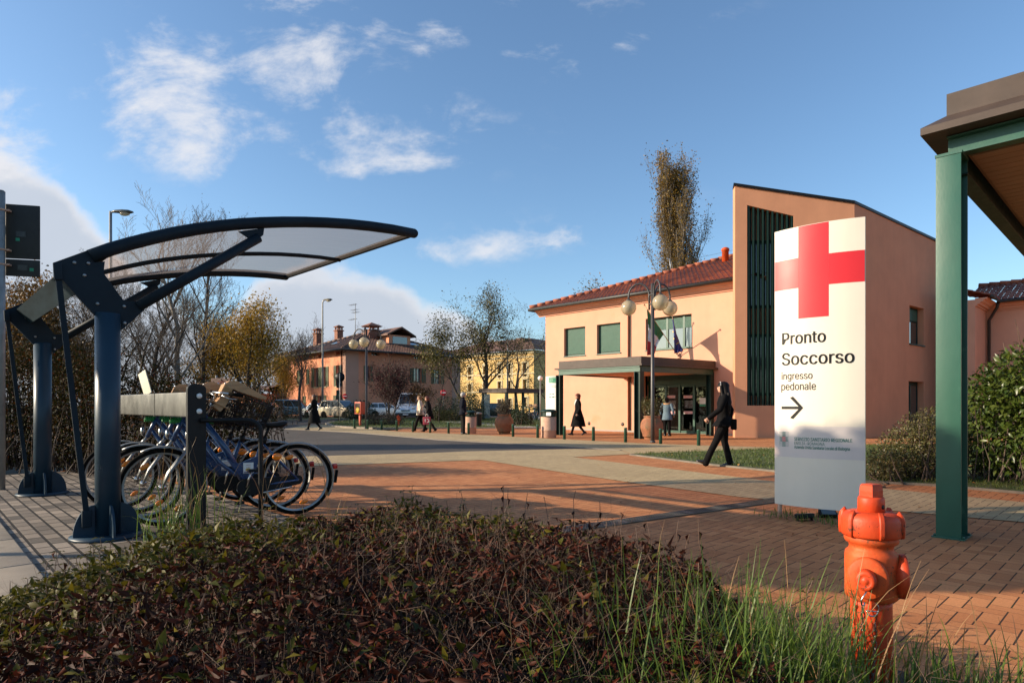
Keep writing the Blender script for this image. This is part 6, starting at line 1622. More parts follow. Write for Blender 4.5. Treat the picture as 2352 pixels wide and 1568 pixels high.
# ------------------------------------------------------------------ trees
def skeleton(seed, H, trunk=.3, r0=.16, levels=4, kids=(7, 6, 5, 4), spread=.9, up=.25, ratio=.62, wob=.12, first=.25, stems=1, taper=.5, lean=(0, 0), tap=.45):
    """recursive branching: returns starts, ends, radii and the tips"""
    rd = random.Random(seed); A_, B_, RA, RB, tips = [], [], [], [], []
    def grow(p, d, L_, r, lev):
        n = 5 if lev < 2 else (4 if lev < 3 else 3); pts = [p]
        rr = [r]
        for i in range(n):
            d = (d + Vector((rd.gauss(0, wob), rd.gauss(0, wob), rd.gauss(0, wob * .5) + up * .12))).normalized()
            q = pts[-1] + d * (L_ / n); r2 = max(.008, r * (1 - (1 - taper * (.35 if lev >= levels else .6)) * (i + 1) / n))
            A_.append(pts[-1]); B_.append(q); RA.append(rr[-1]); RB.append(r2); pts.append(q); rr.append(r2)
        if lev >= levels: tips.extend([(pts[-1], d), (pts[-2], d)]); return
        k = kids[min(lev, len(kids) - 1)]
        for j in range(k):
            f = first if lev == 0 else .2
            s_ = f + (1 - f) * (j + rd.random()) / k; i = min(n - 1, int(s_ * n)); q = pts[i].lerp(pts[i + 1], s_ * n - i)
            base = (pts[i + 1] - pts[i]).normalized(); an = rd.uniform(0, 6.283) if lev else j * 2.4 + rd.uniform(-.5, .5)
            x = base.orthogonal().normalized(); y = base.cross(x); sd = x * math.cos(an) + y * math.sin(an)
            nd = (base * math.cos(spread) + sd * math.sin(spread) + Vector((0, 0, up))).normalized()
            grow(q, nd, L_ * ratio * rd.uniform(.7, 1.15) * ((.75 + .5 * s_) * (1.25 - .95 * s_) if tap > .7 and lev == 0 else (1.15 - tap * s_ if lev == 0 else 1)), rr[i] * .55 * rd.uniform(.75, 1.0), lev + 1)
        tips.append((pts[-1], d))
    for s_ in range(stems):
        an = s_ / max(1, stems) * 6.283; d0 = Vector((lean[0] + (.28 * math.cos(an) if stems > 1 else 0), lean[1] + (.28 * math.sin(an) if stems > 1 else 0), 1)).normalized()
        grow(Vector((.06 * math.cos(an), .06 * math.sin(an), -.1)) if stems > 1 else Vector((0, 0, -.1)), d0, H * (trunk + .3), r0, 0)
    top = max(b.z for b in B_); k = H / top
    return [a * k for a in A_], [b * k for b in B_], RA, RB, [(t * k, d) for t, d in tips]
def make_tree(name, label, sk, bark, leaf=None, nl=0, ls=.12, spread=.35, group=None, seed=1, thr=.03, zmin=0.3, trunk_z=None):
    A_, B_, RA, RB, tips = sk
    r_ = thing(name, label, 'tree', (0, 0, 0), 0, group)
    A_, B_, RA, RB = np.array(A_), np.array(B_), np.array(RA), np.array(RB)
    big = RA > thr
    segs_mesh('trunk', bark, r_, A_[big], B_[big] + (B_[big] - A_[big]) * .06, RA[big], RB[big], 8)
    if (~big).any(): segs_mesh('branches', bark, r_, A_[~big], B_[~big], RA[~big], RB[~big], 3)
    if leaf and nl:
        rg = np.random.default_rng(seed); T = np.array([t for t, d in tips]); Dd = np.array([d for t, d in tips])
        i = rg.integers(0, len(T), nl); P = T[i] + rg.normal(0, spread, (nl, 3)) - Dd[i] * rg.uniform(0, spread * 1.5, (nl, 1)); k = P[:, 2] > zmin; P = P[k]; n = len(P)
        D = rg.normal(0, 1, (n, 3)); D[:, 2] -= .4; s_ = rg.uniform(.6, 1.3, n)
        cards('crown', leaf, r_, P, D, rg.normal(0, 1, (n, 3)), ls * s_, ls * .55 * s_, .2, .3)
    return r_
G_ = 'bare trees of the wood behind the shelter'
def at(u, d): return Vector(((u - CX) / F * d, d, 0))
bareA = make_tree('bare_tree', 'tall thin bare tree in the wood behind the cycle shelter', skeleton(3, 16, .42, .17, 4, (13, 6, 5, 4), .62, .35, .42, .10, .22), M['bark'], LM['rust'], 900, .10, .35, G_, 3)
bareB = make_tree('bare_tree', 'tall thin bare tree in the wood behind the cycle shelter', skeleton(8, 14, .35, .2, 4, (10, 6, 5, 4), .85, .22, .5, .13, .2), M['bark'], LM['rust'], 500, .10, .3, G_, 5)
pale = make_tree('pale_barked_tree', 'tree with pale grey trunk and fine bare twigs under the shelter roof edge', skeleton(15, 16.5, .4, .24, 4, (12, 7, 5, 4), .7, .3, .46, .10, .2), M['bark_pale'], None, 0, group=None)
pale.location = at(408, 44)
protos = (bareA, bareB); used = [0, 0]
for i, (u, d, h, k) in enumerate(((340, 50, 17.6, 0), (476, 49, 17.8, 0), (300, 58, 15, 1), (250, 47, 13, 1), (180, 43, 11, 0), (135, 46, 12.0, 1), (60, 44, 13, 1), (525, 58, 13, 1), (440, 66, 15.5, 1), (215, 62, 15, 0), (600, 72, 13, 0), (645, 80, 12, 1), (705, 92, 14.5, 1), (765, 98, 14.5, 1), (815, 100, 14.5, 0), (110, 60, 15, 0), (375, 72, 15, 1), (20, 52, 12, 0), (560, 86, 13, 1), (500, 90, 13, 0), (665, 100, 14, 0), (1000, 96, 13, 1), (280, 40, 9, 1), (360, 39, 8, 0))):
    p = protos[k]; H0 = 16 if k == 0 else 14; rz = i * 1.37
    if not used[k]: used[k] = 1; p.location = at(u, d); p.rotation_euler = (0, 0, rz); p.scale = (h / H0,) * 3
    else: dup(p, at(u, d), rz, scale=h / H0)
yel = make_tree('yellow_tree', 'tall golden leaved tree left of the farmhouse', skeleton(21, 9.6, .35, .15, 4, (9, 6, 4, 3), .75, .25, .5, .13, .22), M['bark'], LM['yellow'], 6800, .19, .50, None, 7)
yel.location = at(557, 48)
for (u, d, h, lb, rz) in ((588, 56, 8.2, 'golden tree with thin outer twigs, nearest the farmhouse wall', 2.1), (500, 52, 8.0, 'golden leaved tree behind the bicycle baskets', 4.0), (655, 70, 7, 'small far yellow tree at the corner of the annex', 1.0)): dup(yel, at(u, d), rz, lb, scale=h / 9.6)
rb = random.Random(31)
for i in range(22):
    u = 130 + 26 * i + rb.uniform(-10, 10); d = rb.uniform(46, 84); k = i % 2; dup(protos[k], at(u, d), rb.uniform(0, 6), scale=rb.uniform(8, 12.5) / (16 if k == 0 else 14))
bl = []
for i in range(30):
    u = 60 + 20 * i; d = 40 + rb.uniform(0, 14); hh = rb.uniform(2.2, 4.6) * (1 if u < 520 else .7); bl.append((G2(u, d, hh * .5), (rb.uniform(.8, 1.3), 1.0, hh * .52)))
shrub('thicket', 'tangled brown thicket filling the foot of the wood', 'thicket', bl, 16000, .14, .08, 'heath2', 90, 900, shell=.9)
rus = make_tree('rust_tree', 'rust brown leafy tree beyond the back of the road sign', skeleton(27, 9, .35, .15, 4, (9, 6, 5, 3), .85, .2, .52, .13, .18), M['bark'], LM['rust'], 8000, .19, .5, None, 9)
rus.location = at(48, 34)
dup(rus, at(128, 36), 1.4, 'rust brown leafy tree between the two shelter posts', scale=.85); dup(rus, at(195, 50), 2.2, 'dull brown tree showing between shelter post and wood', scale=.8)
fh_tree = make_tree('bare_tree', 'dark bare tree standing before the lit wall of the farmhouse', skeleton(36, 7.4, .4, .15, 4, (8, 5, 4, 3), .62, .32, .60, .08, .5), M['bark'], None)
fh_tree.location = at(690, 47)
big = make_tree('broad_tree', 'broad dark trunked tree with thin green leaves before the yellow building', skeleton(41, 12.6, .36, .26, 4, (9, 6, 5, 3), .62, .3, .55, .12, .3), M['bark'], LM['mid'], 6800, .17, .55, None, 11)
big.location = at(1112, 60)
cur = make_tree('crooked_tree', 'crooked bare tree in front of the yellow building', skeleton(47, 11, .4, .17, 4, (6, 5, 4, 4), .7, .2, .62, .24, .35), M['bark'], LM['mid'], 350, .14, .3, None, 12)
cur.location = at(1192, 57)
lean_t = make_tree('leaning_tree', 'leaning tree with yellow green tufts at the end of the farmhouse', skeleton(52, 10.2, .5, .17, 4, (6, 5, 4, 3), .7, .25, .55, .18, .5, lean=(-.5, 0)), M['bark'], LM['mid'], 5200, .19, .5, None, 13)
lean_t.location = at(1080, 60)
dk = make_tree('evergreen_tree', 'dark green tree squeezed between the yellow building and the hospital wing', skeleton(57, 11.5, .4, .16, 4, (12, 5, 4, 3), 1.0, .1, .4, .1, .1), M['bark'], LM['mid'], 4500, .16, .4, None, 14)
dk.location = at(1252, 66)
dup(dk, at(1040, 90), 2.0, 'distant dark tree behind the ridge end of the farmhouse', scale=.95)
pop = make_tree('poplar_tree', 'tall narrow poplar rising behind the red tiled roof', skeleton(61, 27, .60, .36, 4, (44, 8, 5, 4), .44, .66, .46, .05, .10, tap=.8), M['bark_pale'], LM['gold'], 30000, .19, .30, None, 15, thr=.05)
pop.location = at(1586, 62)
org_t = make_tree('orange_tree', 'small orange treetop peeping over the hospital roof', skeleton(67, 13.6, .45, .15, 3, (9, 6, 5), .8, .2, .45, .12, .4), M['bark'], LM['gold'], 3800, .22, .5, None, 16)
org_t.location = at(1356, 58)
plum = make_tree('plum_tree', 'purple leaved plum tree on the grass island', skeleton(71, 4.4, .35, .045, 3, (7, 6, 5), .62, .3, .55, .12, .3, stems=5), M['bark'], LM['plum'], 4600, .10, .22, None, 17, thr=.012, zmin=1.0)
plum.location = at(896, 38.5)
sm = make_tree('small_tree', 'small rounded tree with yellow brown leaves right of the plum tree', skeleton(73, 2.75, .5, .05, 3, (8, 6, 5), .95, .1, .5, .12, .45), M['bark'], LM['rust'], 2600, .09, .17, None, 18, thr=.012, zmin=1.2)
sm.location = at(968, 40)
slim = make_tree('slender_tree', 'slender young bare tree before the shaded farmhouse wall', skeleton(77, 4.9, .6, .04, 3, (14, 5, 3), .95, .15, .3, .1, .25), M['bark'], None, thr=.015)
slim.location = at(1008, 41)

# ================================================================== street furniture
# --- bollards along the pavement edge
mb = MB(); mb.lathe([(.052, -.02), (.052, .455), (.056, .46), (.056, .472), (.050, .482), (.02, .490), (0, .491)], n=20)
bol0 = mb.build('bollard', M['green_frame'])
bl = [(814, 984, 'short green bollard farthest left, on the grass edge before the orange box'), (844.4, 985.6, 'short green bollard touching the foot of the farther globe lamp'), (876.7, 987.6, 'short green bollard before the heath plants, left of the small red hydrant'),
      (911.4, 989.1, 'short green bollard right beside the small red hydrant'), (948.6, 991.5, 'short green bollard just left of the two walking women'), (988, 993.2, 'short green bollard in front of the red shopping bag'),
      (1030.3, 995.3, 'short green bollard alone between the red bag and the standing man'), (1076.2, 997.5, 'short green bollard against the litter bin by the standing man'), (1178.3, 1002.7, 'short green bollard right of the terracotta jar before the dark shrub'),
      (1235, 1005.6, 'short green bollard just left of the litter bin by the wing'), (1296.4, 1009.2, 'short green bollard in front of the canopy outer left post'), (1363, 1012.5, 'short green bollard right of the woman in the long black coat'),
      (1436.8, 1015.9, 'short green bollard left of the front canopy post'), (1517.3, 1019.6, 'short green bollard right of the nearer globe lamp pole'), (1604.7, 1023.5, 'short green bollard by the hand of the long haired woman')]
for i, (u, v, lb) in enumerate(bl):
    o = bol0 if i == 0 else bol0.copy()
    if i: COL.objects.link(o)
    o.location = GP(u, v); o.rotation_euler = (0, 0, i * .7); tag(o, lb, 'bollard', 'green bollards along the pavement edge')
# --- globe lamps
m, t, b, o = new_mat('globe_glass')
lw = t.add('ShaderNodeLayerWeight', {'Blend': .35})
c = t.mix(lw.outputs['Facing'], (.62, .55, .40), (.36, .27, .15)); t.l.new(c, b.inputs['Base Color']); b.inputs['Roughness'].default_value = .12; b.inputs['Coat Weight'].default_value = .6
tl = t.add('ShaderNodeBsdfTranslucent', {'Color': (.75, .66, .48, 1)}); tp = t.add('ShaderNodeBsdfTransparent', {'Color': (.85, .78, .62, 1)})
m1 = t.add('ShaderNodeMixShader', {0: .40, 1: b.outputs[0], 2: tl.outputs[0]}); m2 = t.add('ShaderNodeMixShader', {0: .26, 1: m1.outputs[0], 2: tp.outputs[0]}); t.l.new(m2.outputs[0], o.inputs['Surface'])
M['globe'] = m
M['globe_core'] = mat('globe_core', (.34, .28, .18), .5, stretch=(1, 1, 12), scale=4)
def globe_lamp(label, loc, H=5.15):
    r_ = thing('globe_street_lamp', label, 'street lamp', loc, 0, 'three globe street lamps')
    mb = MB(); mb.tube([(0, 0, 0), (0, 0, 1.2), (0, 0, H)], [.065, .062, .055], 14); mb.lathe([(.09, 0), (.09, .05), (.066, .08)], n=14); mb.build('pole', M['lamp_grey'], r_)
    mb = MB()
    for z in (H - .36, H - .66):
        for a in (158, 275, 32): mb.tube([(0, 0, z), (.11 * math.cos(R(a)), .11 * math.sin(R(a)), z)], .03, 8)
        mb.lathe([(.075, -.02), (.075, .02)], (0, 0, z), 14)
    mb.build('clamp', M['lamp_grey'], r_)
    for a in (158, 275, 32):
        c_, s_ = math.cos(R(a)), math.sin(R(a)); pts = [(.11 * c_, .11 * s_, H - .85), (.11 * c_, .11 * s_, H - .38)]
        for k in range(1, 13):
            th_ = math.pi * k / 12; rr = .445 - .335 * math.cos(th_); pts.append((rr * c_, rr * s_, H - .38 + .40 * math.sin(th_)))
        pts.append((.78 * c_, .78 * s_, H - .50))
        mb = MB(); mb.tube(pts, .030, 10); mb.lathe([(.03, .04), (.085, .0), (.085, -.02)], (.78 * c_, .78 * s_, H - .49), 14); ar = mb.build('arm', M['lamp_grey'], r_)
        mb = MB(); mb.sphere((.78 * c_, .78 * s_, H - .74), .25, 28, 18); gb = mb.build('globe', M['globe'], ar)
        mb = MB(); zc = H - .76
        for k in range(6): mb.lathe([(.07, zc - .10 + k * .035), (.115, zc - .09 + k * .035), (.115, zc - .085 + k * .035), (.07, zc - .08 + k * .035)], (.78 * c_, .78 * s_, 0), 16)
        mb.build('lamp_core', M['globe_core'], gb)
globe_lamp('grey three globe street lamp standing in front of the entrance canopy', GP(1499, 1016.6))
globe_lamp('grey three globe street lamp on the island before the farmhouse', GP(841.5, 984.8), 5.1)
r_ = thing('globe_post_lamp', 'small single globe lamp at the corner of the hospital wing', 'street lamp', at(1241, 37), 0)
mb = MB(); mb.tube([(0, 0, 0), (0, 0, 2.68)], .035, 10); mb.build('pole', M['pole_grey'], r_); mb = MB(); mb.sphere((0, 0, 2.80), .15, 18, 12); mb.build('globe', M['white'], r_)
def road_lamp(label, loc, H, rz, arm, square=False):
    r_ = thing('road_lamp', label, 'street lamp', loc, rz, 'tall road lamps')
    mb = MB()
    if square: mb.tube([(0, 0, 0), (0, 0, H * .5), (0, 0, H + .04)], [.11, .085, .065], 12); mb.tube([(0, 0, H), (arm + .1, 0, H + .02)], .05, 10)
    else: mb.tube([(0, 0, 0), (0, 0, H * .5), (0, 0, H - .25), (.06, 0, H - .06), (.25, 0, H), (arm, 0, H + .02)], [.11, .085, .065, .055, .05, .05], 12)
    mb.build("pole", M["pole_grey"], r_)
    mb = MB(); rg_ = []
    for x, w, zt, zb2 in ((arm - .05, .06, .05, -.05), (arm + .1, .11, .09, -.06), (arm + .45, .15, .11, -.10), (arm + .75, .14, .09, -.10), (arm + .95, .08, .02, -.06)):
        rg_.append([(x, w * math.cos(k / 12 * 6.2832), H + .02 + (zt + zb2) / 2 + (zt - zb2) / 2 * math.sin(k / 12 * 6.2832)) for k in range(12)])
    mb.loft(rg_); hd = mb.build('lamp_head', M['zinc'], r_)
    mb = MB(); mb.sphere((arm + .55, 0, H - .07), .17, 14, 10, squash=(1.5, .8, .7)); mb.build('lamp_bowl', M['globe'], hd)
road_lamp('tall grey road lamp rising before the farmhouse left wall', at(741, 58), 10.9, R(-25), .15)
road_lamp('tall grey road lamp seen above the shelter roof', at(254, 31), 10.75, 0, .15, True)
road_lamp('tall grey road lamp before the yellow building', at(1166, 75), 9.3, R(200), .2)
r_ = thing('sign_pole', 'thin bare grey pole left of the farmhouse', 'pole', at(597, 56)); mb = MB(); mb.tube([(0, 0, 0), (0, 0, 7.6)], .06, 10); mb.build('pole_shaft', M['pole_grey'], r_)
# --- road signs
def disc_sign(name, label, loc, zc, rad, rz, face, back=False, group=None):
    r_ = thing(name, label, 'road sign', loc, rz, group)
    mb = MB(); mb.tube([(0, 0, 0), (0, 0, zc + rad * .8)], .03, 10); mb.build('pole', M['pole_grey'], r_)
    mb = MB(); mb.lathe([(0, -.055), (rad * .97, -.055), (rad, -.05), (rad, -.038), (0, -.038)] if not back else [(0, .055), (rad * .97, .055), (rad, .05), (rad, .038), (0, .038)], (0, 0, zc), 32, axis=(0, 1, 0)); pl_ = mb.build('sign_disc', face, r_)
    return r_, pl_
r_, pl_ = disc_sign('no_entry_sign', 'red no entry sign with white bar on a grey post, clear of the farmhouse door', at(1018.7, 48), 2.17, .235, R(-4), M['red_cross'])
mb = MB(); mb.bx(-.18, .18, -.0585, -.0555, 2.13, 2.21); mb.build('white_bar', M['white'], pl_)
r_, pl_ = disc_sign('no_entry_sign', 'dimmer no entry sign at the farmhouse corner behind the round sign', at(792.5, 60), 2.07, .245, R(-4), M['red_cross'])
mb = MB(); mb.bx(-.19, .19, -.0585, -.0555, 2.03, 2.11); mb.build('white_bar', M['flag_white'], pl_)
r_, pl_ = disc_sign('round_road_sign', 'dark back of a round road sign on the tip of the grass island', GP(780.5, 974.5), 2.98, .30, R(5), M['black'], True)
mb = MB(); mb.bx(-.09, .09, .04, .06, 2.42, 2.62); mb.build('sign_plate', M['black'], r_)
r_ = thing('signpost', 'thin post with small dark plates behind the round sign', 'road sign', at(777, 47))
mb = MB(); mb.tube([(0, 0, 0), (0, 0, 3.3)], .035, 10); mb.build('pole', M['gutter'], r_); mb = MB(); mb.bx(-.14, .14, -.06, -.04, 1.65, 2.35); mb.build('sign_plate', M['green_dark'], r_); mb = MB(); mb.bx(-.12, .12, -.06, -.04, 2.5, 3.2); mb.build('sign_plate', M['black'], r_)
r_ = thing('street_name_plate', 'small pale street name plate in the hedge behind the shelter post', 'sign', at(497, 13.5))
mb = MB(); mb.tube([(0, 0, 0), (0, 0, 1.86)], .02, 8); mb.build('pole', M['pole_grey'], r_); mb = MB(); mb.bx(-.10, .30, -.03, -.012, 1.66, 1.80); pl_ = mb.build('plate', M['concrete_pink'], r_)
vs, fs = text_geo('cela', .12); mb = MB(); mb.add([(.05 + v[0], -.0312, 1.69 + v[1]) for v in vs], fs); mb.build('lettering', M['red_cross'], pl_)
# --- the orange case on a post
r_ = thing('orange_case', 'bright orange case with a dark glazed front on a red post', 'call box', GP(827, 980.5), R(-38))
mb = MB(); mb.cbox((0, 0, .36), (.10, .10, .74), .01); mb.build('post', M['red_orange'], r_)
mb = MB(); mb.cbox((0, 0, 1.06), (.52, .34, .68), .015); bxo = mb.build('box', M['red_orange'], r_)
mb = MB(); mb.bx(-.21, .21, -.178, -.172, .80, 1.33); gf = mb.build('glazed_front', M['cloth_brown'], bxo)
mb = MB(); mb.lathe([(0, 0), (.17, 0), (.17, .006), (0, .007)], (.02, -.179, .93), 20, axis=(0, -1, 0)); mb.build('yellow_disc', M['yellow'], gf)
mb = MB(); mb.sphere((-.02, .02, 1.44), .07, 12, 8, squash=(1, 1, .8)); mb.build('beacon', M['dark_metal'], bxo)
h2 = dup(root_h, GP(915, 980.5), 1.2, 'small faded red hydrant in the heath plants behind the bollards', scale=.74) if 'root_h' in globals() else None
# --- litter bins
def bin_(label, loc, rz=0, s_=1.0):
    r_ = thing('litter_bin', label, 'litter bin', loc, rz, 'concrete litter bins', s_)
    mb = MB(); mb.lathe([(.27, 0), (.29, .02), (.285, .27), (.298, .285), (.298, .30), (.287, .31), (.292, .79), (.28, .80), (.24, .80)], n=32); mb.build('body', M['concrete_pink'], r_)
    mb = MB(); mb.lathe([(.296, .785), (.305, .79), (.305, .82), (.24, .82)], n=32)
    for k in range(4):
        a = R(40 + 90 * k); mb.prism([(.26 * math.cos(a - .28), .26 * math.sin(a - .28)), (.29 * math.cos(a - .28), .29 * math.sin(a - .28)), (.29 * math.cos(a + .28), .29 * math.sin(a + .28)), (.26 * math.cos(a + .28), .26 * math.sin(a + .28))], .815, .965)
    mb.lathe([(.24, .955), (.315, .955), (.325, .975), (.31, 1.005), (.24, 1.045), (.12, 1.065), (0, 1.07)], n=32); mb.build('hood', M['green_dark'], r_)
    mb = MB(); mb.lathe([(0, .6), (.24, .62), (.24, .81)], n=24); mb.build('liner', M['black'], r_)
bin_('pink concrete litter bin with green hood beside the entrance pylon', GP(1260, 1005), .2)
bin_('pink concrete litter bin with green hood next to the standing man', GP(1080, 995), .5, .92)
r_ = thing('metal_bin', 'plain dark grey metal bin on the island grass', 'litter bin', GP(1098, 982))
mb = MB(); mb.lathe([(.19, .03), (.2, .05), (.2, .7), (.205, .71), (.205, .74), (.17, .75)], n=24); mb.build('body', M['dark_metal'], r_); mb = MB(); mb.lathe([(.215, .735), (.215, .80), (.14, .83), (0, .84)], n=24); mb.build('lid', M['pole_grey'], r_)
# --- jars with plants
def jar(label, loc, leaf, seed, tall):
    r_ = thing('terracotta_jar', label, 'planter', loc, seed, 'big terracotta jars with plants')
    mb = MB(); mb.lathe([(.25, 0), (.255, .03), (.26, .10), (.31, .105), (.315, .13), (.33, .20), (.385, .36), (.392, .38), (.40, .47), (.395, .49), (.385, .58), (.33, .70), (.265, .77), (.262, .785), (.285, .79), (.29, .82), (.28, .84), (.235, .84), (.22, .78)], n=36); mb.build('jar', M['terracotta'], r_)
    mb = MB(); mb.lathe([(.23, .76), (0, .77)], n=24); mb.build('soil', M['earth'], r_)
    leafy('leaves', [((0, 0, 1.10), (.34, .34, .30)), ((.14, .05, 1.28), (.24, .24, .24)), ((-.14, -.05, 1.2), (.26, .24, .26))], 1500, .07, .028, LM[leaf], r_, seed, .9)
    rg = np.random.default_rng(seed); k = 46; P0 = np.stack([rg.normal(0, .06, k), rg.normal(0, .06, k), np.full(k, .76)], 1); P1 = P0 * np.array([[3, 3, 1]]) + np.stack([rg.normal(0, .08, k), rg.normal(0, .08, k), rg.uniform(.2, tall, k)], 1)
    segs_mesh('stems', M['twig_brown'], r_, P0, P1, np.full(k, .008), np.full(k, .003), 4)
jar('bulging terracotta jar with a leafy plant under the entrance canopy', GP(1497, 1009), 'box', 3, .62)
jar('bulging mossy terracotta jar with a dry plant between bollards and grass', GP(1158, 996), 'heath', 5, .75)
# --- entrance pylon
a, b_ = GP(1252.5, 998.3), GP(1284, 1000.5)
PY = Frame(a, TH)
r_ = thing('entrance_pylon', 'white pylon with green header reading Ingresso Ospedale beside the canopy post', 'sign', at(1253.5, 26.4), math.atan2(-.62, .78))
w = .64; N = 14
def bu2(x): return -.06 * 4 * (x / w) * (1 - x / w)
mb = MB(); mb.prism([(w * i / N, bu2(w * i / N)) for i in range(N + 1)] + [(w, .05), (0, .05)], .10, 2.42); mb.build('sign_panel', M['white'], r_)
mb = MB(); xs = [.17 + (.44) * i / 8 for i in range(9)]; mb.add([(x, bu2(x) - .002, z) for x in xs for z in (2.14, 2.39)], [(2 * i, 2 * i + 2, 2 * i + 3, 2 * i + 1) for i in range(8)]); mb.build('green_header', M['sign_green'], r_, recalc=False)
def py_text(s, x, z, width, m_, hs=1.0):
    vs, fs = text_geo(s, 1.0, bold=.01); mn = min(v[0] for v in vs); mxx = max(v[0] for v in vs); k = width / (mxx - mn)
    q = [(x + (v[0] - mn) * k, z + v[1] * k * hs) for v in vs]
    mb = MB(); mb.add([(xx, bu2(xx) - .005, zz) for xx, zz in q], fs); mb.build('lettering', m_, r_, recalc=False)
py_text('SERVIZIO SANITARIO REGIONALE', .19, 2.33, .38, M['white'], 1.3); py_text('EMILIA-ROMAGNA', .19, 2.26, .22, M['white'], 1.2); py_text('Azienda Unità Sanitaria Locale di Bologna', .19, 2.19, .37, M['white'], 1.3)
py_text('Presidio Ospedaliero', .19, 2.02, .36, M['letter_green'], 1.3); py_text('Giuseppe M. Salvadori', .19, 1.95, .40, M['letter_green'], 1.3)
py_text('Ingresso', .19, 1.66, .27, M['letter_green'], 1.25); py_text('Ospedale', .19, 1.53, .31, M['letter_green'], 1.25)
mb = MB()
for i in range(5):
    for j in range(7): mb.box((.07 + i * .013, bu2(.09) + .0, 2.22 + j * .02), (.008, .012, .011))
mb.build('dotted_emblem', M['red_cross'], r_)
# --- cycle shelter far off, in front of the yellow building
c_ = at(1163.7, 47.5)
r_ = thing('far_shelter', 'flat brown roofed shelter on green posts before the yellow building', 'shelter', c_, TH)
mb = MB(); mb.bx(-3.0, .2, -.2, 3.9, 2.18, 2.5); mb.bx(-3.05, .25, -.25, 3.95, 2.42, 2.46); mb.build('roof', M['bronze'], r_)
for x, y in ((-2.7, 0), (-.05, 0), (-.05, 1.8), (-.05, 3.6), (-2.7, 3.6)):
    mb = MB(); mb.bx(x - .08, x + .08, y - .08, y + .08, 0, 2.18); mb.build('post', M['green_dark'], r_)
mb = MB(); mb.bx(-2.6, -1.9, -.02, .02, .2, 2.1); mb.build('glass_panel', M['glass_sky'], r_)
bk = dup(bike0, at(1224, 47), R(70), 'pale bicycle parked beyond the far shelter, right side', 'bicycles by the far shelter', 1.0)
bk = dup(bike0, at(1212, 48), R(66), 'bicycle parked under the far shelter beside a post', 'bicycles by the far shelter', 1.0)
# --- overhead wire
mb = MB(); p0, p1 = PP(1605, 592, 66), PP(1690, 573, 52); p2 = p1 + (p1 - p0) * 1.2
mb.tube([p0, p1, p2], .012, 5); tag(mb.build('overhead_wire', M['gutter']), 'thin overhead wire running from the poplar over the tiled roof', 'wire')
# --- out of view: a tree added to shade the bricks, another for the road
rg = np.random.default_rng(77)
r_ = thing('added_shade_tree', 'small clipped round crowned tree added out of view to shade the bricks', 'tree', (-9, 4.62, -.1))
leafy('crown', [((0, 0, 4.5), (1.1, 1.36, .95))], 5200, .26, .17, LM['laurel'], r_, 5, 1.0)
mb = MB(); mb.tube([(0, 0, 0), (.05, 0, 2), (0, 0, 4.3)], [.08, .06, .04], 10)
for k in range(8): mb.tube([(0, 0, 3.4), (.7 * math.cos(k), .9 * math.sin(k), 4.3 + .2 * (k % 3))], [.04, .012], 6)
mb.build('trunk', M['bark'], r_)
r_ = thing('roadside_tree', 'leafy tree standing left of the road', 'tree', (-26, 16.4, -.1))
leafy('crown', [((0, 0, 7.6), (2.0, 1.2, .95)), ((1.5, .3, 8.8), (2.2, 1.0, .9)), ((-.5, -.2, 10), (1.8, .8, .9))], 5200, .30, .2, LM['rust'], r_, 6, 1.0)
mb = MB(); mb.tube([(0, 0, 0), (.1, 0, 4), (.4, 0, 9.6)], [.2, .15, .05], 10); mb.build('trunk', M['bark'], r_)

bl = [((-62 + 3 * math.sin(i * 2.1), -14 + i * 2.6, 3.2 + .8 * math.sin(i * 1.7)), (2.2, 1.9, 3.4 + .8 * math.sin(i * 1.7))) for i in range(18)]
shrub('far_hedgerow', 'tall hedgerow of brown trees far to the left beyond the road', 'hedge', bl, 9000, .5, .32, 'rust', 93, 90, shell=.8)

# --- a little litter and leaf fall on the paving
P = np.concatenate([pts_in([GP(900, 1150), GP(2300, 1300), GP(2300, 1160), GP(1300, 1060)], 70, .012), pts_in([L(-8, 1.1), L(-3.5, 1.1), L(-3.5, 2.6), L(-8, 2.6)], 50, .016), pts_in([L(-2.2, 3.3), L(.4, 3.5), L(.4, 4.2), L(-2.2, 4.2)], 40, .012)])
n = len(P); D = rng.normal(0, 1, (n, 3)); D[:, 2] *= .12; U = np.tile([[0, 0, 1.0]], (n, 1)) + rng.normal(0, .25, (n, 3))
tag(cards('fallen_leaves', M['fallen'], None, P, D, U, rng.uniform(.02, .05, n), rng.uniform(.012, .03, n), .3, .5), 'small dry leaves blown over the paving', 'leaves', kind='stuff')
tuft('weeds', M['tall_grass'], 'weeds and short grass round the foot of the pylon sign', [(2.9, 6.78, .12, 60, .10), (3.1, 6.55, .12, 70, .09), (3.45, 6.25, .10, 60, .10), (3.25, 6.3, .08, 30, .08)], 12, .8)

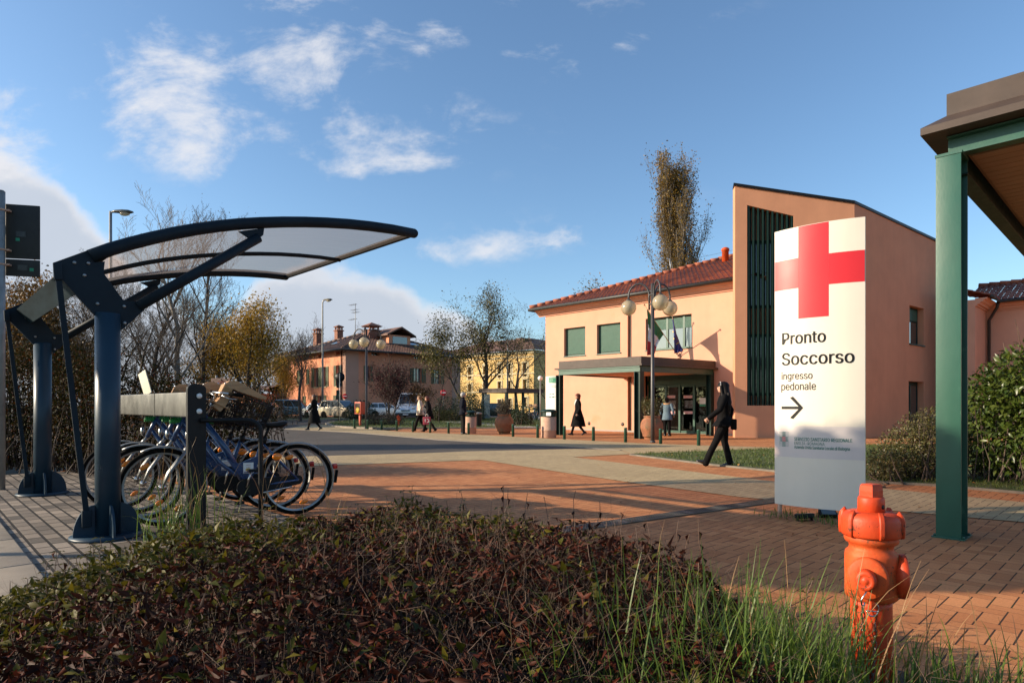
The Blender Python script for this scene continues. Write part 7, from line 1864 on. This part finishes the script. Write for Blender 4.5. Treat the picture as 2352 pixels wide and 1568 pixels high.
# ================================================================== people
def remesh(o, vox, smooth=4):
    m = o.modifiers.new('skin', 'REMESH'); m.mode = 'VOXEL'; m.voxel_size = vox; m.use_smooth_shade = True
    s = o.modifiers.new('soften', 'SMOOTH'); s.iterations = smooth; s.factor = .5
def ell(mb, rings, n=20):
    """closed loft through ellipses (cx, cy, z, half depth, half width)"""
    rg_ = [[(cx + dx * math.cos(k / n * 6.28319), cy + wy * math.sin(k / n * 6.28319), z) for k in range(n)] for cx, cy, z, dx, wy in rings]
    mb.loft(rg_)
def limb(mb, pts, rs, n=12):
    mb.tube(pts, rs, n)
    for p, r in zip(pts, rs): mb.sphere(p, r * .99, n, 8)
def hand(mb, w, d, side, curl=.5, grip=False):
    """palm, four unequal fingers and a thumb, from the wrist along d"""
    w, d = Vector(w), Vector(d).normalized(); up = Vector((0, side, 0)); s_ = d.cross(up)
    if s_.length < .1: s_ = d.cross(Vector((1, 0, 0)))
    s_.normalize(); nn = s_.cross(d).normalized()
    pc = w + d * .045
    rgs = [[tuple(w + d * q + s_ * (hw * math.cos(k / 10 * 6.283)) + nn * (.012 * math.sin(k / 10 * 6.283))) for k in range(10)] for q, hw in ((-.01, .024), (.03, .036), (.075, .040), (.09, .036))]
    mb.loft(rgs)
    for i, ln in enumerate((.068, .078, .073, .056)):
        b_ = w + d * .083 + s_ * (-.028 + .019 * i); c1 = R(25) + curl; d1_ = (d * math.cos(c1) - nn * math.sin(c1) * -side).normalized(); d2_ = (d * math.cos(c1 * 2.1) - nn * math.sin(c1 * 2.1) * -side).normalized()
        limb(mb, [b_, b_ + d1_ * ln * .5, b_ + d1_ * ln * .5 + d2_ * ln * .5], [.0095, .0088, .0075], 8)
    tb = w + d * .03 + s_ * -.034; limb(mb, [tb, tb + (d * .7 - s_ * .7).normalized() * .035, tb + (d * .9 - s_ * .35).normalized() * .065], [.012, .0105, .009], 8)
def person(label, loc, rz, H, legs, arms, top, bottom, shoe, hair, vox=.014, lean=0.0, sit=None, group=None, skirt=None, extras=None, hand_dirs=None, curl=.5):
    """legs: [(hip_y, knee, ankle, toe_dir)], arms: [(shoulder_y, elbow, wrist)], body faces local +x, 1.70 m before scaling"""
    r_ = thing('person', label, 'person', loc, rz, group, H / 1.70)
    ln = lambda p: Vector((p[0] + lean * max(0, p[2] - .9), p[1], p[2]))
    mb = MB()
    tor = [(0, 0, .84, .10, .155), (0, 0, .93, .115, .168), (0, 0, 1.06, .095, .135), (.01, 0, 1.20, .108, .150), (.012, 0, 1.32, .112, .165), (0, 0, 1.40, .085, .165), (-.005, 0, 1.45, .06, .09), (0, 0, 1.50, .05, .052), (.005, 0, 1.56, .048, .05)]
    ell(mb, [(c[0] + lean * max(0, c[2] - .9),) + c[1:] for c in tor])
    hx = .02 + lean * .7; hz = 1.60
    ell(mb, [(hx + .02, 0, 1.495, .025, .03), (hx + .03, 0, 1.515, .058, .05), (hx + .02, 0, 1.55, .082, .064), (hx + .008, 0, 1.60, .096, .074), (hx - .002, 0, 1.65, .097, .075), (hx - .006, 0, 1.685, .080, .062), (hx - .008, 0, 1.702, .04, .03)])
    mb.add([(hx + .095, -.008, 1.615), (hx + .095, .008, 1.615), (hx + .093, .016, 1.578), (hx + .093, -.016, 1.578), (hx + .128, 0, 1.582), (hx + .06, 0, 1.60)], [(0, 1, 4), (1, 2, 4), (2, 3, 4), (3, 0, 4), (1, 0, 5), (2, 1, 5), (3, 2, 5), (0, 3, 5)])
    for s_ in (-1, 1): mb.sphere((hx - .005, s_ * .077, 1.595), .026, 10, 8, squash=(.7, .35, 1.1))
    mb.sphere((hx + .092, 0, 1.548), .016, 10, 6, squash=(.6, 1.5, .5))
    for (hy, kn, an, td) in legs:
        limb(mb, [(0, hy, .90), kn, an], [.085, .056, .040]); a = Vector(an); limb(mb, [a, a + Vector(td) * .06 + Vector((0, 0, -.035))], [.034, .02])
    for i, (sy, el, wr) in enumerate(arms):
        e, w = ln(el), ln(wr); limb(mb, [ln((0, sy, 1.40)), e, w], [.052, .040, .028]); dd = (hand_dirs or {}).get(i, (w - e).normalized()); hand(mb, w, dd, 1 if sy > 0 else -1, curl)
    bd = mb.build('body', M['skin'], r_); remesh(bd, vox, 3)
    for s_ in (-1, 1):
        mb = MB(); mb.sphere((hx + .086, s_ * .032, 1.607), .011, 8, 6); mb.build('eye', M['black'], r_)
    # trousers or boots
    mb = MB()
    if not skirt or skirt.get('trousers'):
        ell(mb, [(0, 0, .80, .10, .16), (0, 0, .86, .122, .176), (0, 0, .96, .118, .170), (0, 0, 1.03, .105, .150)])
        for (hy, kn, an, td) in legs:
            K, A_ = Vector(kn), Vector(an); limb(mb, [(0, hy, .88), Vector((0, hy, .88)).lerp(K, .55), K, K.lerp(A_, .5), A_ + Vector((0, 0, -.045))], [.10, .085, .070, .066, .068])
    else:
        for (hy, kn, an, td) in legs: limb(mb, [Vector((0, hy, .86)), kn, Vector(kn).lerp(Vector(an), .4), an], [.088, .060, .058, .045])
    tr = mb.build('trousers' if (not skirt or skirt.get('trousers')) else 'boots', M[bottom], r_); remesh(tr, vox, 3)
    for (hy, kn, an, td) in legs:
        mb = MB(); a = Vector(an); td_ = Vector(td).normalized(); lat = td_.cross(Vector((0, 0, 1))).normalized(); up_ = lat.cross(td_); rgs = []
        for q, hw, ht, base in ((-.078, .030, .07, -.078), (-.05, .042, .105, -.08), (.02, .045, .105, -.08), (.07, .047, .075, -.08), (.14, .042, .045, -.079), (.178, .02, .022, -.076)):
            c0 = a + td_ * q + up_ * (base + ht / 2); rgs.append([tuple(c0 + lat * (hw * math.cos(k / 10 * 6.283)) + up_ * (ht / 2 * math.sin(k / 10 * 6.283))) for k in range(10)])
        mb.loft(rgs)
        if skirt and not skirt.get('trousers'): mb.box(a + td_ * -.055 + up_ * -.085, (.03, .03, .05))
        mb.build('shoe', M[shoe], r_)
    # jacket or coat
    mt, hem, flare = top
    mb = MB(); rgs = []
    for (z, dx, wy) in ((1.475, .065, .085), (1.44, .085, .135), (1.39, .108, .188), (1.30, .135, .190), (1.18, .130, .175), (1.06, .118 + flare * .1, .162 + flare * .1), (.94, .140 + flare * .2, .190 + flare * .2)):
        if z > hem: rgs.append((lean * max(0, z - .9) + .004, 0, z, dx, wy))
    if hem < .9:
        cx = sum(k[2][0] for k in legs) / 2 * .6
        for q in (.33, .66, 1.0):
            z = .94 + (hem - .94) * q; rgs.append((cx * q * .6, 0, z, .15 + flare * (.25 + q), .20 + flare * (.2 + .6 * q)))
    else: rgs.append((0, 0, hem, .135 + flare * .3, .185 + flare * .3))
    ell(mb, rgs[::-1], 24)
    for (sy, el, wr) in arms:
        e, w = ln(el), ln(wr); limb(mb, [ln((0, sy * .92, 1.405)), ln((0, sy, 1.39)).lerp(e, .5), e, e.lerp(w, .5), w - (w - e).normalized() * .01], [.072, .066, .058, .052, .046])
    jk = mb.build('coat' if hem < .7 else 'jacket', M[mt], r_); remesh(jk, vox, 3)
    mb = MB(); mb.lathe([(.062, 1.46), (.074, 1.475), (.070, 1.525), (.060, 1.53)], (lean * .58, 0, 0), 20); mb.build('collar', M[mt], r_)
    # hair
    hm, style = hair; mb = MB()
    def cap(sc, zb2, fr):
        rgs = []
        for i in range(9):
            ph = i / 8 * math.pi * .5; z = 1.625 + .100 * math.cos(ph) * sc
            rgs.append((z, .112 * math.sin(ph) * sc, .088 * math.sin(ph) * sc))
        ell(mb, [(hx - .012, 0, z, max(.003, a_), max(.003, b2)) for z, a_, b2 in rgs])
        mb.loft([[(hx - .035 + q[0] * math.cos(k / 14 * 6.283), q[0] * .95 * math.sin(k / 14 * 6.283), q[1]) for k in range(14)] for q in ((.080, 1.66), (.086, 1.60), (.078, zb2 + .03), (.05, zb2))])
    if style == 'short': cap(1.02, 1.53, 0)
    elif style == 'bob': cap(1.1, 1.47, 0); mb.sphere((hx - .03, 0, 1.60), .094, 14, 10)
    elif style == 'thin': cap(.99, 1.54, 0)
    elif style == 'long':
        cap(1.05, 1.50, 0)
        ell(mb, [(hx - .07, 0, 1.12, .03, .06), (hx - .085, 0, 1.20, .05, .12), (hx - .09, 0, 1.34, .062, .150), (hx - .07, 0, 1.46, .075, .125), (hx - .04, 0, 1.56, .085, .105), (hx - .03, 0, 1.64, .09, .092)])
        for s2 in (-1, 1): mb.tube([(hx + .03, s2 * .06, 1.68), (hx + .045, s2 * .088, 1.60), (hx + .02, s2 * .098, 1.48), (hx + .0, s2 * .13, 1.34), (hx - .04, s2 * .13, 1.22)], [.022, .028, .036, .036, .012], 8)
        rh = random.Random(4)
        for k in range(70):
            an = rh.uniform(-1.9, 1.9); c_, s2 = math.cos(an), math.sin(an); zt = rh.uniform(1.0, 1.22)
            mb.tube([(hx - .03 - .06 * c_, .07 * s2, 1.69), (hx - .045 - .075 * c_, .10 * s2, 1.55), (hx - .075 - .06 * c_, (.125 + .02 * rh.random()) * s2, 1.38), (hx - .09 - .055 * c_, (.14 + .03 * rh.random()) * s2, 1.25), (hx - .09 - .04 * c_ + rh.uniform(-.02, .02), (.12 + .03 * rh.random()) * s2, zt)], [.008, .011, .011, .010, .004], 6)
        for k in range(9):
            yy = -.13 + .0325 * k; mb.tube([(hx - .10, yy * .9, 1.5), (hx - .14 + .01 * (k % 3), yy, 1.3), (hx - .12 + .014 * (k % 2), yy * 1.05, 1.12 - .03 * (k % 3))], [.03, .026, .006], 7)
    hr = mb.build('hair', M[hm], r_); remesh(hr, vox * .8, 2)
    if extras: extras(r_)
    return r_
V = lambda *a: a
stride = [(.09, (.16, .09, .50), (.28, .085, .09), (1, 0, .12)), (-.09, (.02, -.09, .49), (-.26, -.085, .13), (.88, 0, -.45))]
hang = [(.19, (-.06, .25, 1.14), (.02, .27, .90)), (-.19, (.05, -.25, 1.14), (.14, -.26, .92))]
def px_h(v, d): return EYE + (HZ - v) / F * d
p = GP(722, 988)
person('woman in a long black coat crossing the road on the left', p, R(176), 1.70, stride, [(.19, (.02, .26, 1.15), (.20, .26, .98)), (-.19, (.08, -.25, 1.15), (.28, -.22, 1.00))], ('cloth_black', .34, .13), 'cloth_black', 'shoe', ('hair_brown', 'bob'), skirt={'x': 1})
def ex1(r_):
    mb = MB(); mb.tube([(.09, -.07, 1.46), (.13, -.04, 1.30), (.15, -.03, 1.10), (.14, -.03, .96)], [.035, .04, .045, .04], 10); mb.tube([(.06, .07, 1.46), (.12, .05, 1.3)], [.035, .04], 10); remesh(mb.build('scarf', M['plaster_pink'], r_), .014)
    mb = MB(); mb.cbox((.02, .24, .90), (.26, .09, .20), .03); mb.tube([(.02, .2, 1.0), (.0, .20, 1.2), (0, .12, 1.42)], .008, 6); mb.build('handbag', M['kerb_stone'], r_)
person('woman in a cream jacket with scarf walking left beside a companion', GP(966, 989.5), R(182), 1.64, stride, hang, ('cloth_cream', .78, .05), 'cloth_black', 'shoe_brown', ('hair_blond', 'bob'), extras=ex1, lean=.05)
pw2 = GP(987, 991)
person('red haired woman in a dark coat walking left with a red bag', pw2, R(180), 1.60, stride, [(.19, (-.02, .26, 1.14), (.10, .27, .90)), (-.19, (.08, -.24, 1.14), (.22, -.18, 1.22))], ('cloth_black', .62, .06), 'cloth_trouser', 'shoe_brown', ('hair_red', 'bob'), lean=.16)
bg = thing('shopping_bag', 'red shopping bag with white handles carried by the red haired woman', 'bag', pw2 + Vector((-.10, -.26, .34)), R(180))
mb = MB(); mb.cbox((0, 0, .17), (.34, .10, .36), .015); b1_ = mb.build('bag_body', M['cloth_pink'], bg)
mb = MB()
for s_ in (-.03, .03): mb.tube([(-.06, s_, .35), (-.045, s_, .45), (0, s_ * .4, .485), (.045, s_, .45), (.06, s_, .35)], .007, 6)
mb.build('handle', M['white'], bg)
mb = MB()
for s_ in (.0,): mb.tube([(-.05 + .055 * math.cos(q), .053, .17 + .075 * math.sin(q)) for q in [R(60 + 24 * k) for k in range(11)]], .012, 6); mb.tube([(.06, .053, .10), (.06, .053, .25)], .012, 6)
mb.build('emblem', M['white'], b1_)
def ex2(r_):
    mb = MB(); mb.bx(.10, .135, -.05, .05, .98, 1.40); mb.build('shirt', M['flag_blue'], r_)
stand = [(.09, (.01, .09, .49), (.0, .09, .085), (1, .15, 0)), (-.09, (.03, -.09, .49), (.02, -.10, .085), (1, -.2, 0))]
person('grey haired man in a navy jacket standing still by the litter bin', GP(1063, 997), R(12), 1.73, stand, [(.19, (-.08, .25, 1.14), (.02, .24, .92)), (-.19, (-.06, -.26, 1.14), (.07, -.22, .92))], ('cloth_navy', .80, .03), 'cloth_trouser', 'shoe', ('hair_grey', 'thin'), extras=ex2)
def ex3(r_):
    mb = MB(); mb.tube([(.06, .05, 1.48), (.125, .03, 1.34), (.14, .01, 1.22)], [.03, .03, .012], 8); mb.tube([(.06, -.05, 1.48), (.125, -.03, 1.34), (.14, -.01, 1.22)], [.03, .03, .012], 8); mb.build('blouse', M['white'], r_)
    mb = MB(); mb.cbox((.05, .26, .74), (.22, .07, .16), .02); mb.build('handbag', M['cloth_black'], r_)
person('woman in a long black coat and white blouse under the entrance canopy', GP(1328, 999), R(180), 1.66, stride, [(.19, (-.05, .25, 1.14), (.06, .25, .90)), (-.19, (-.02, -.26, 1.14), (.10, -.26, .90))], ('cloth_black', .36, .14), 'cloth_black', 'shoe', ('hair_red', 'bob'), extras=ex3, skirt={'x': 1})
def ex4(r_):
    mb = MB(); 
    for k in range(14):
        a_ = k / 14 * 6.283; mb.sphere((.105 * math.cos(a_) + .02, .135 * math.sin(a_), 1.45 + .02 * math.cos(a_)), .045, 8, 6)
    remesh(mb.build('fur_collar', M['wood'], r_), .016, 3)
    mb = MB(); mb.cbox((-.02, .30, .86), (.28, .10, .22), .03); mb.tube([(0, .29, .96), (0, .24, 1.2), (0, .17, 1.42)], .01, 6); mb.build('handbag', M['cloth_brown'], r_)
person('person in a blue parka with fur collar seen from behind at the glass door', GP(1532, 1001), R(62), 1.50, stand, [(.2, (-.04, .28, 1.14), (.05, .28, .95)), (-.2, (-.04, -.28, 1.14), (.06, -.29, .93))], ('cloth_blue', .72, .06), 'cloth_black', 'shoe', ('hair_black', 'bob'), extras=ex4)
q = FR.o + FR.x * FR.front(1613, 900, 1.5)[0] + FR.y * 1.5
person('person in a pink jacket standing inside behind the glass door', (q.x, q.y, .02), R(235), 1.64, stand, [(.19, (.02, .27, 1.15), (.16, .16, 1.0)), (-.19, (.02, -.27, 1.15), (.16, -.14, 1.02))], ('cloth_pink', .84, .03), 'cloth_black', 'shoe', ('hair_black', 'short'))
def ex5(r_):
    mb = MB()
    for k in range(8):
        a_ = R(-10 + k * 20); mb.cbox((.070, .094 * math.cos(a_), 1.64 + .080 * math.sin(a_)), (.016, .010, .012), .003)
    mb.build('hair_band', M['white'], r_)
    mb = MB(); mb.cbox((-.19, -.04, .86), (.10, .26, .22), .03); mb.build('waist_bag', M['cloth_black'], r_)
nl = [(.095, (.17, .10, .50), (.36, .10, .12), (.93, 0, .36)), (-.095, (-.02, -.10, .49), (-.13, -.10, .085), (1, .05, 0))]
person('woman with very long black hair and dark suit striding past the pylon sign', GP(1663, 1071.5), R(166), 1.66, nl, [(.20, (.10, .30, 1.16), (.31, .30, .99)), (-.20, (-.16, -.25, 1.15), (-.12, -.26, .92))], ('cloth_black', .82, .04), 'cloth_black', 'shoe', ('hair_black', 'long'), vox=.0085, extras=ex5, curl=.75)
# cyclist on the far road
pc = at(606, 47.5)
bk = thing('bicycle', 'dark bicycle ridden by a person in brown on the far road', 'bicycle', pc + Vector((.58, 0, 0)), R(180))
wheel(bk, 0, .335); wheel(bk, 1.06, .335, True)
mb = MB()
for a_, b2 in (((.30, 0, .86), (.24, 0, .66)), ((.29, 0, .82), (.70, 0, .78)), ((.25, 0, .68), (.64, 0, .28)), ((.64, 0, .28), (.76, 0, .92)), ((.64, .03, .28), (1.06, .05, .335)), ((.72, .02, .74), (1.06, .05, .335)), ((.24, .04, .66), (0, .05, .335)), ((.24, -.04, .66), (0, -.05, .335)), ((.30, 0, .86), (.33, 0, .98))): mb.tube([a_, b2], .016, 8)
mb.tube([(.33, 0, .98), (.36, .2, 1.0), (.52, .26, .98)], .012, 8); mb.tube([(.33, 0, .98), (.36, -.2, 1.0), (.52, -.26, .98)], .012, 8); mb.build('frame', M['dark_metal'], bk)
mb = MB(); mb.cbox((.80, 0, .93), (.26, .15, .06), .02); mb.build('saddle', M['black'], bk)
ride = [(.09, (.34, .10, .76), (.22, .11, .38), (1, 0, -.1)), (-.09, (.40, -.10, .90), (.18, -.11, .62), (1, 0, -.1))]
person('hunched cyclist in a brown coat riding left on the far road', pc + Vector((-.18, 0, .06)), R(180), 1.65, ride, [(.19, (.26, .25, 1.20), (.40, .24, 1.02)), (-.19, (.26, -.25, 1.20), (.40, -.24, 1.02))], ('cloth_brown', .80, .04), 'cloth_trouser', 'shoe', ('hair_black', 'short'), lean=.35)

# ================================================================== vehicles
def car(label, cat, loc, rz, col, L_=4.0, W_=1.68, prof=None, gh=None, name='parked_car', lamps=True, dark_low=False):
    r_ = thing(name, label, cat, loc, rz, 'vehicles parked before the farmhouse')
    cm = mat('car_paint', col, .28, .35, var=.04, scale=1, coat=.8, spec=.5)
    bm = bmesh.new(); vs = []
    hw = W_ / 2
    def ring(y): return [bm.verts.new((x, y, z)) for x, z in prof]
    A_, B_ = ring(-hw), ring(hw); n = len(prof)
    bm.faces.new(A_[::-1]); bm.faces.new(B_)
    for i in range(n): bm.faces.new((A_[i], A_[(i + 1) % n], B_[(i + 1) % n], B_[i]))
    bmesh.ops.recalc_face_normals(bm, faces=bm.faces)
    bmesh.ops.bevel(bm, geom=list(bm.edges), offset=.055, segments=3, profile=.6, affect='EDGES')
    me = bpy.data.meshes.new('body'); bm.to_mesh(me); bm.free(); me.materials.append(cm)
    for f in me.polygons: f.use_smooth = True
    bo = bpy.data.objects.new('body', me); COL.objects.link(bo); bo.parent = r_
    (xb0, xb1, xt0, xt1, zb2, zt2) = gh; inb, intp = .06, .17
    base = [(xb0, -hw + inb), (xb1, -hw + inb), (xb1, hw - inb), (xb0, hw - inb)]; topq = [(xt0, -hw + intp), (xt1, -hw + intp), (xt1, hw - intp), (xt0, hw - intp)]
    mb = MB(); mb.loft([[(x, y, zb2 - .03) for x, y in base], [(x * 1.0, y, zt2 - .05) for x, y in topq], [(x + (.06 if x < 0 else -.06), y * .95, zt2) for x, y in topq]], smooth=False); mb.build('cabin', cm, r_)
    def lerp4(i, j, s0, s1, t0, t1, out):
        Bq = [Vector((*base[i], zb2)), Vector((*base[j], zb2))]; Tq = [Vector((*topq[i], zt2 - .05)), Vector((*topq[j], zt2 - .05))]
        def pt(s, t_): return Bq[0].lerp(Bq[1], s).lerp(Tq[0].lerp(Tq[1], s), t_)
        q_ = [pt(s0, t0), pt(s1, t0), pt(s1, t1), pt(s0, t1)]; nn = (q_[1] - q_[0]).cross(q_[3] - q_[0]).normalized(); c_ = sum(q_, Vector()) / 4
        if nn.dot(Vector((c_.x - (xb0 + xb1) / 2, c_.y, 0))) < 0: nn = -nn
        m3 = MB(); m3.add([p_ + nn * .012 for p_ in q_] + [p_ - nn * .01 for p_ in q_], [(0, 1, 2, 3), (7, 6, 5, 4), (0, 4, 5, 1), (1, 5, 6, 2), (2, 6, 7, 3), (3, 7, 4, 0)]); return m3.build(out, M['glass'], r_)
    lerp4(1, 2, .06, .94, .10, .93, 'windscreen'); lerp4(3, 0, .08, .92, .15, .92, 'rear_window')
    for i, j in ((0, 1), (2, 3)):
        for s0, s1 in ((.05, .33), (.36, .64), (.67, .93)) if name != 'parked_van' else ((.70, .93),): lerp4(i, j, s0 if i == 0 else 1 - s1, s1 if i == 0 else 1 - s0, .12, .92, 'side_window')
    wr = .31; ax_ = (L_ * .31, -L_ * .31)
    for x in ax_:
        for s_ in (-1, 1):
            wo = bpy.data.objects.new('wheel', None); COL.objects.link(wo); wo.parent = r_; wo.location = (x, s_ * (hw - .08), wr)
            mb = MB(); mb.lathe([(.19, -.10), (wr - .02, -.10), (wr, -.08), (wr, .08), (wr - .02, .10), (.19, .10)], n=24, axis=(0, 1, 0)); mb.build('tyre', M['rubber'], wo)
            mb = MB(); mb.lathe([(0, -.085), (.08, -.09), (.19, -.07), (.2, -.05), (.2, .05), (.19, .07), (.08, .09), (0, .085)], n=20, axis=(0, 1, 0)); mb.build('rim', M['steel'], wo)
            mb = MB(); mb.lathe([(.0, 0), (wr + .05, 0), (wr + .05, .012), (0, .012)], (x, s_ * (hw + .003) - (.012 if s_ > 0 else 0), wr + .02), 24, axis=(0, 1, 0)); mb.build('wheel_arch', M['black'], r_)
    xf = max(x for x, z in prof); xr = min(x for x, z in prof)
    for s_ in (-1, 1):
        mb = MB(); mb.cbox((xf - .02, s_ * (hw - .28), .66 if name != 'parked_van' else .98), (.10, .34, .15), .03); mb.build('headlight', M['chrome'] if not lamps else M['white'], r_)
        mb = MB(); mb.cbox((xr + .02, s_ * (hw - .14), .78), (.08, .16, .26), .03); mb.build('tail_light', M['red_lens'], r_)
    mb = MB(); mb.cbox((xf + .0, 0, .36), (.14, W_ - .06, .24), .04); fb = mb.build('front_bumper', cm if not dark_low else M['gutter'], r_)
    mb = MB(); mb.bx(xf + .072, xf + .08, -.26, .26, .30, .41); mb.build('number_plate', M['white'], fb)
    mb = MB(); mb.cbox((xf + .0, 0, .60 if name != 'parked_van' else .72), (.09, W_ * .42, .10), .02); mb.build('grille', M['black'], r_)
    mb = MB(); mb.cbox((xr - .0, 0, .40), (.14, W_ - .06, .24), .04); rb2 = mb.build('rear_bumper', cm, r_)
    mb = MB(); mb.bx(xr - .08, xr - .072, -.26, .26, .42, .53); mb.build('number_plate', M['white'], rb2)
    for s_ in (-1, 1):
        mb = MB(); mb.cbox((gh[1] - .25, s_ * (hw + .06), zb2 + .08), (.10, .18, .13), .03); mb.build('wing_mirror', cm, r_)
    return r_
hatch = [(-1.85, .22), (1.80, .22), (1.88, .40), (1.86, .66), (1.62, .80), (.95, .93), (-1.80, 1.0), (-1.9, .80), (-1.9, .4)]
hgh = (-1.80, 1.0, -1.45, .20, .93, 1.45)
mpv = [(-1.98, .24), (1.92, .24), (2.0, .42), (1.98, .72), (1.72, .90), (1.28, 1.02), (-1.94, 1.06), (-2.02, .85), (-2.02, .4)]
mgh = (-1.94, 1.30, -1.75, .42, 1.0, 1.66)
sal = [(-2.05, .24), (1.95, .24), (2.05, .42), (2.02, .64), (1.75, .76), (.85, .90), (-1.55, .94), (-2.02, .92), (-2.1, .78), (-2.1, .4)]
sgh = (-1.6, .95, -.95, .22, .88, 1.40)
van = [(-2.6, .28), (2.42, .28), (2.52, .5), (2.50, .80), (2.30, 1.16), (1.75, 1.30), (-2.6, 1.30), (-2.62, .5)]
vgh = (-2.6, 1.85, -2.55, 1.05, 1.25, 2.38)
car('silver lilac hatchback passing behind the cyclist', 'car', at(590, 55), R(180), (.36, .34, .42), 3.8, 1.62, hatch, hgh)
car('pale blue van top showing over the clipped hedge', 'van', at(676, 64), R(8), (.22, .36, .46), 4.0, 1.66, mpv, (-1.94, 1.30, -1.8, .55, 1.0, 1.78))
car('white and blue saloon car parked behind the tall road lamp', 'car', at(738, 61), R(-38), (.42, .46, .56), 4.1, 1.66, sal, sgh)
car('beige people carrier parked by the farmhouse corner', 'car', at(783, 57), R(-30), (.52, .43, .32), 4.1, 1.75, mpv, mgh)
car('white delivery van with headlights facing the camera', 'van', at(944, 60.5), R(-92), (.70, .70, .70), 5.0, 2.0, van, vgh, 'parked_van', True, True)
car('white car half hidden behind the purple tree', 'car', at(889, 63), R(12), (.68, .68, .68), 3.8, 1.64, hatch, hgh)
car('dark green car parked behind the far shelter', 'car', at(1147, 58), R(0), (.018, .03, .028), 4.0, 1.66, sal, sgh)
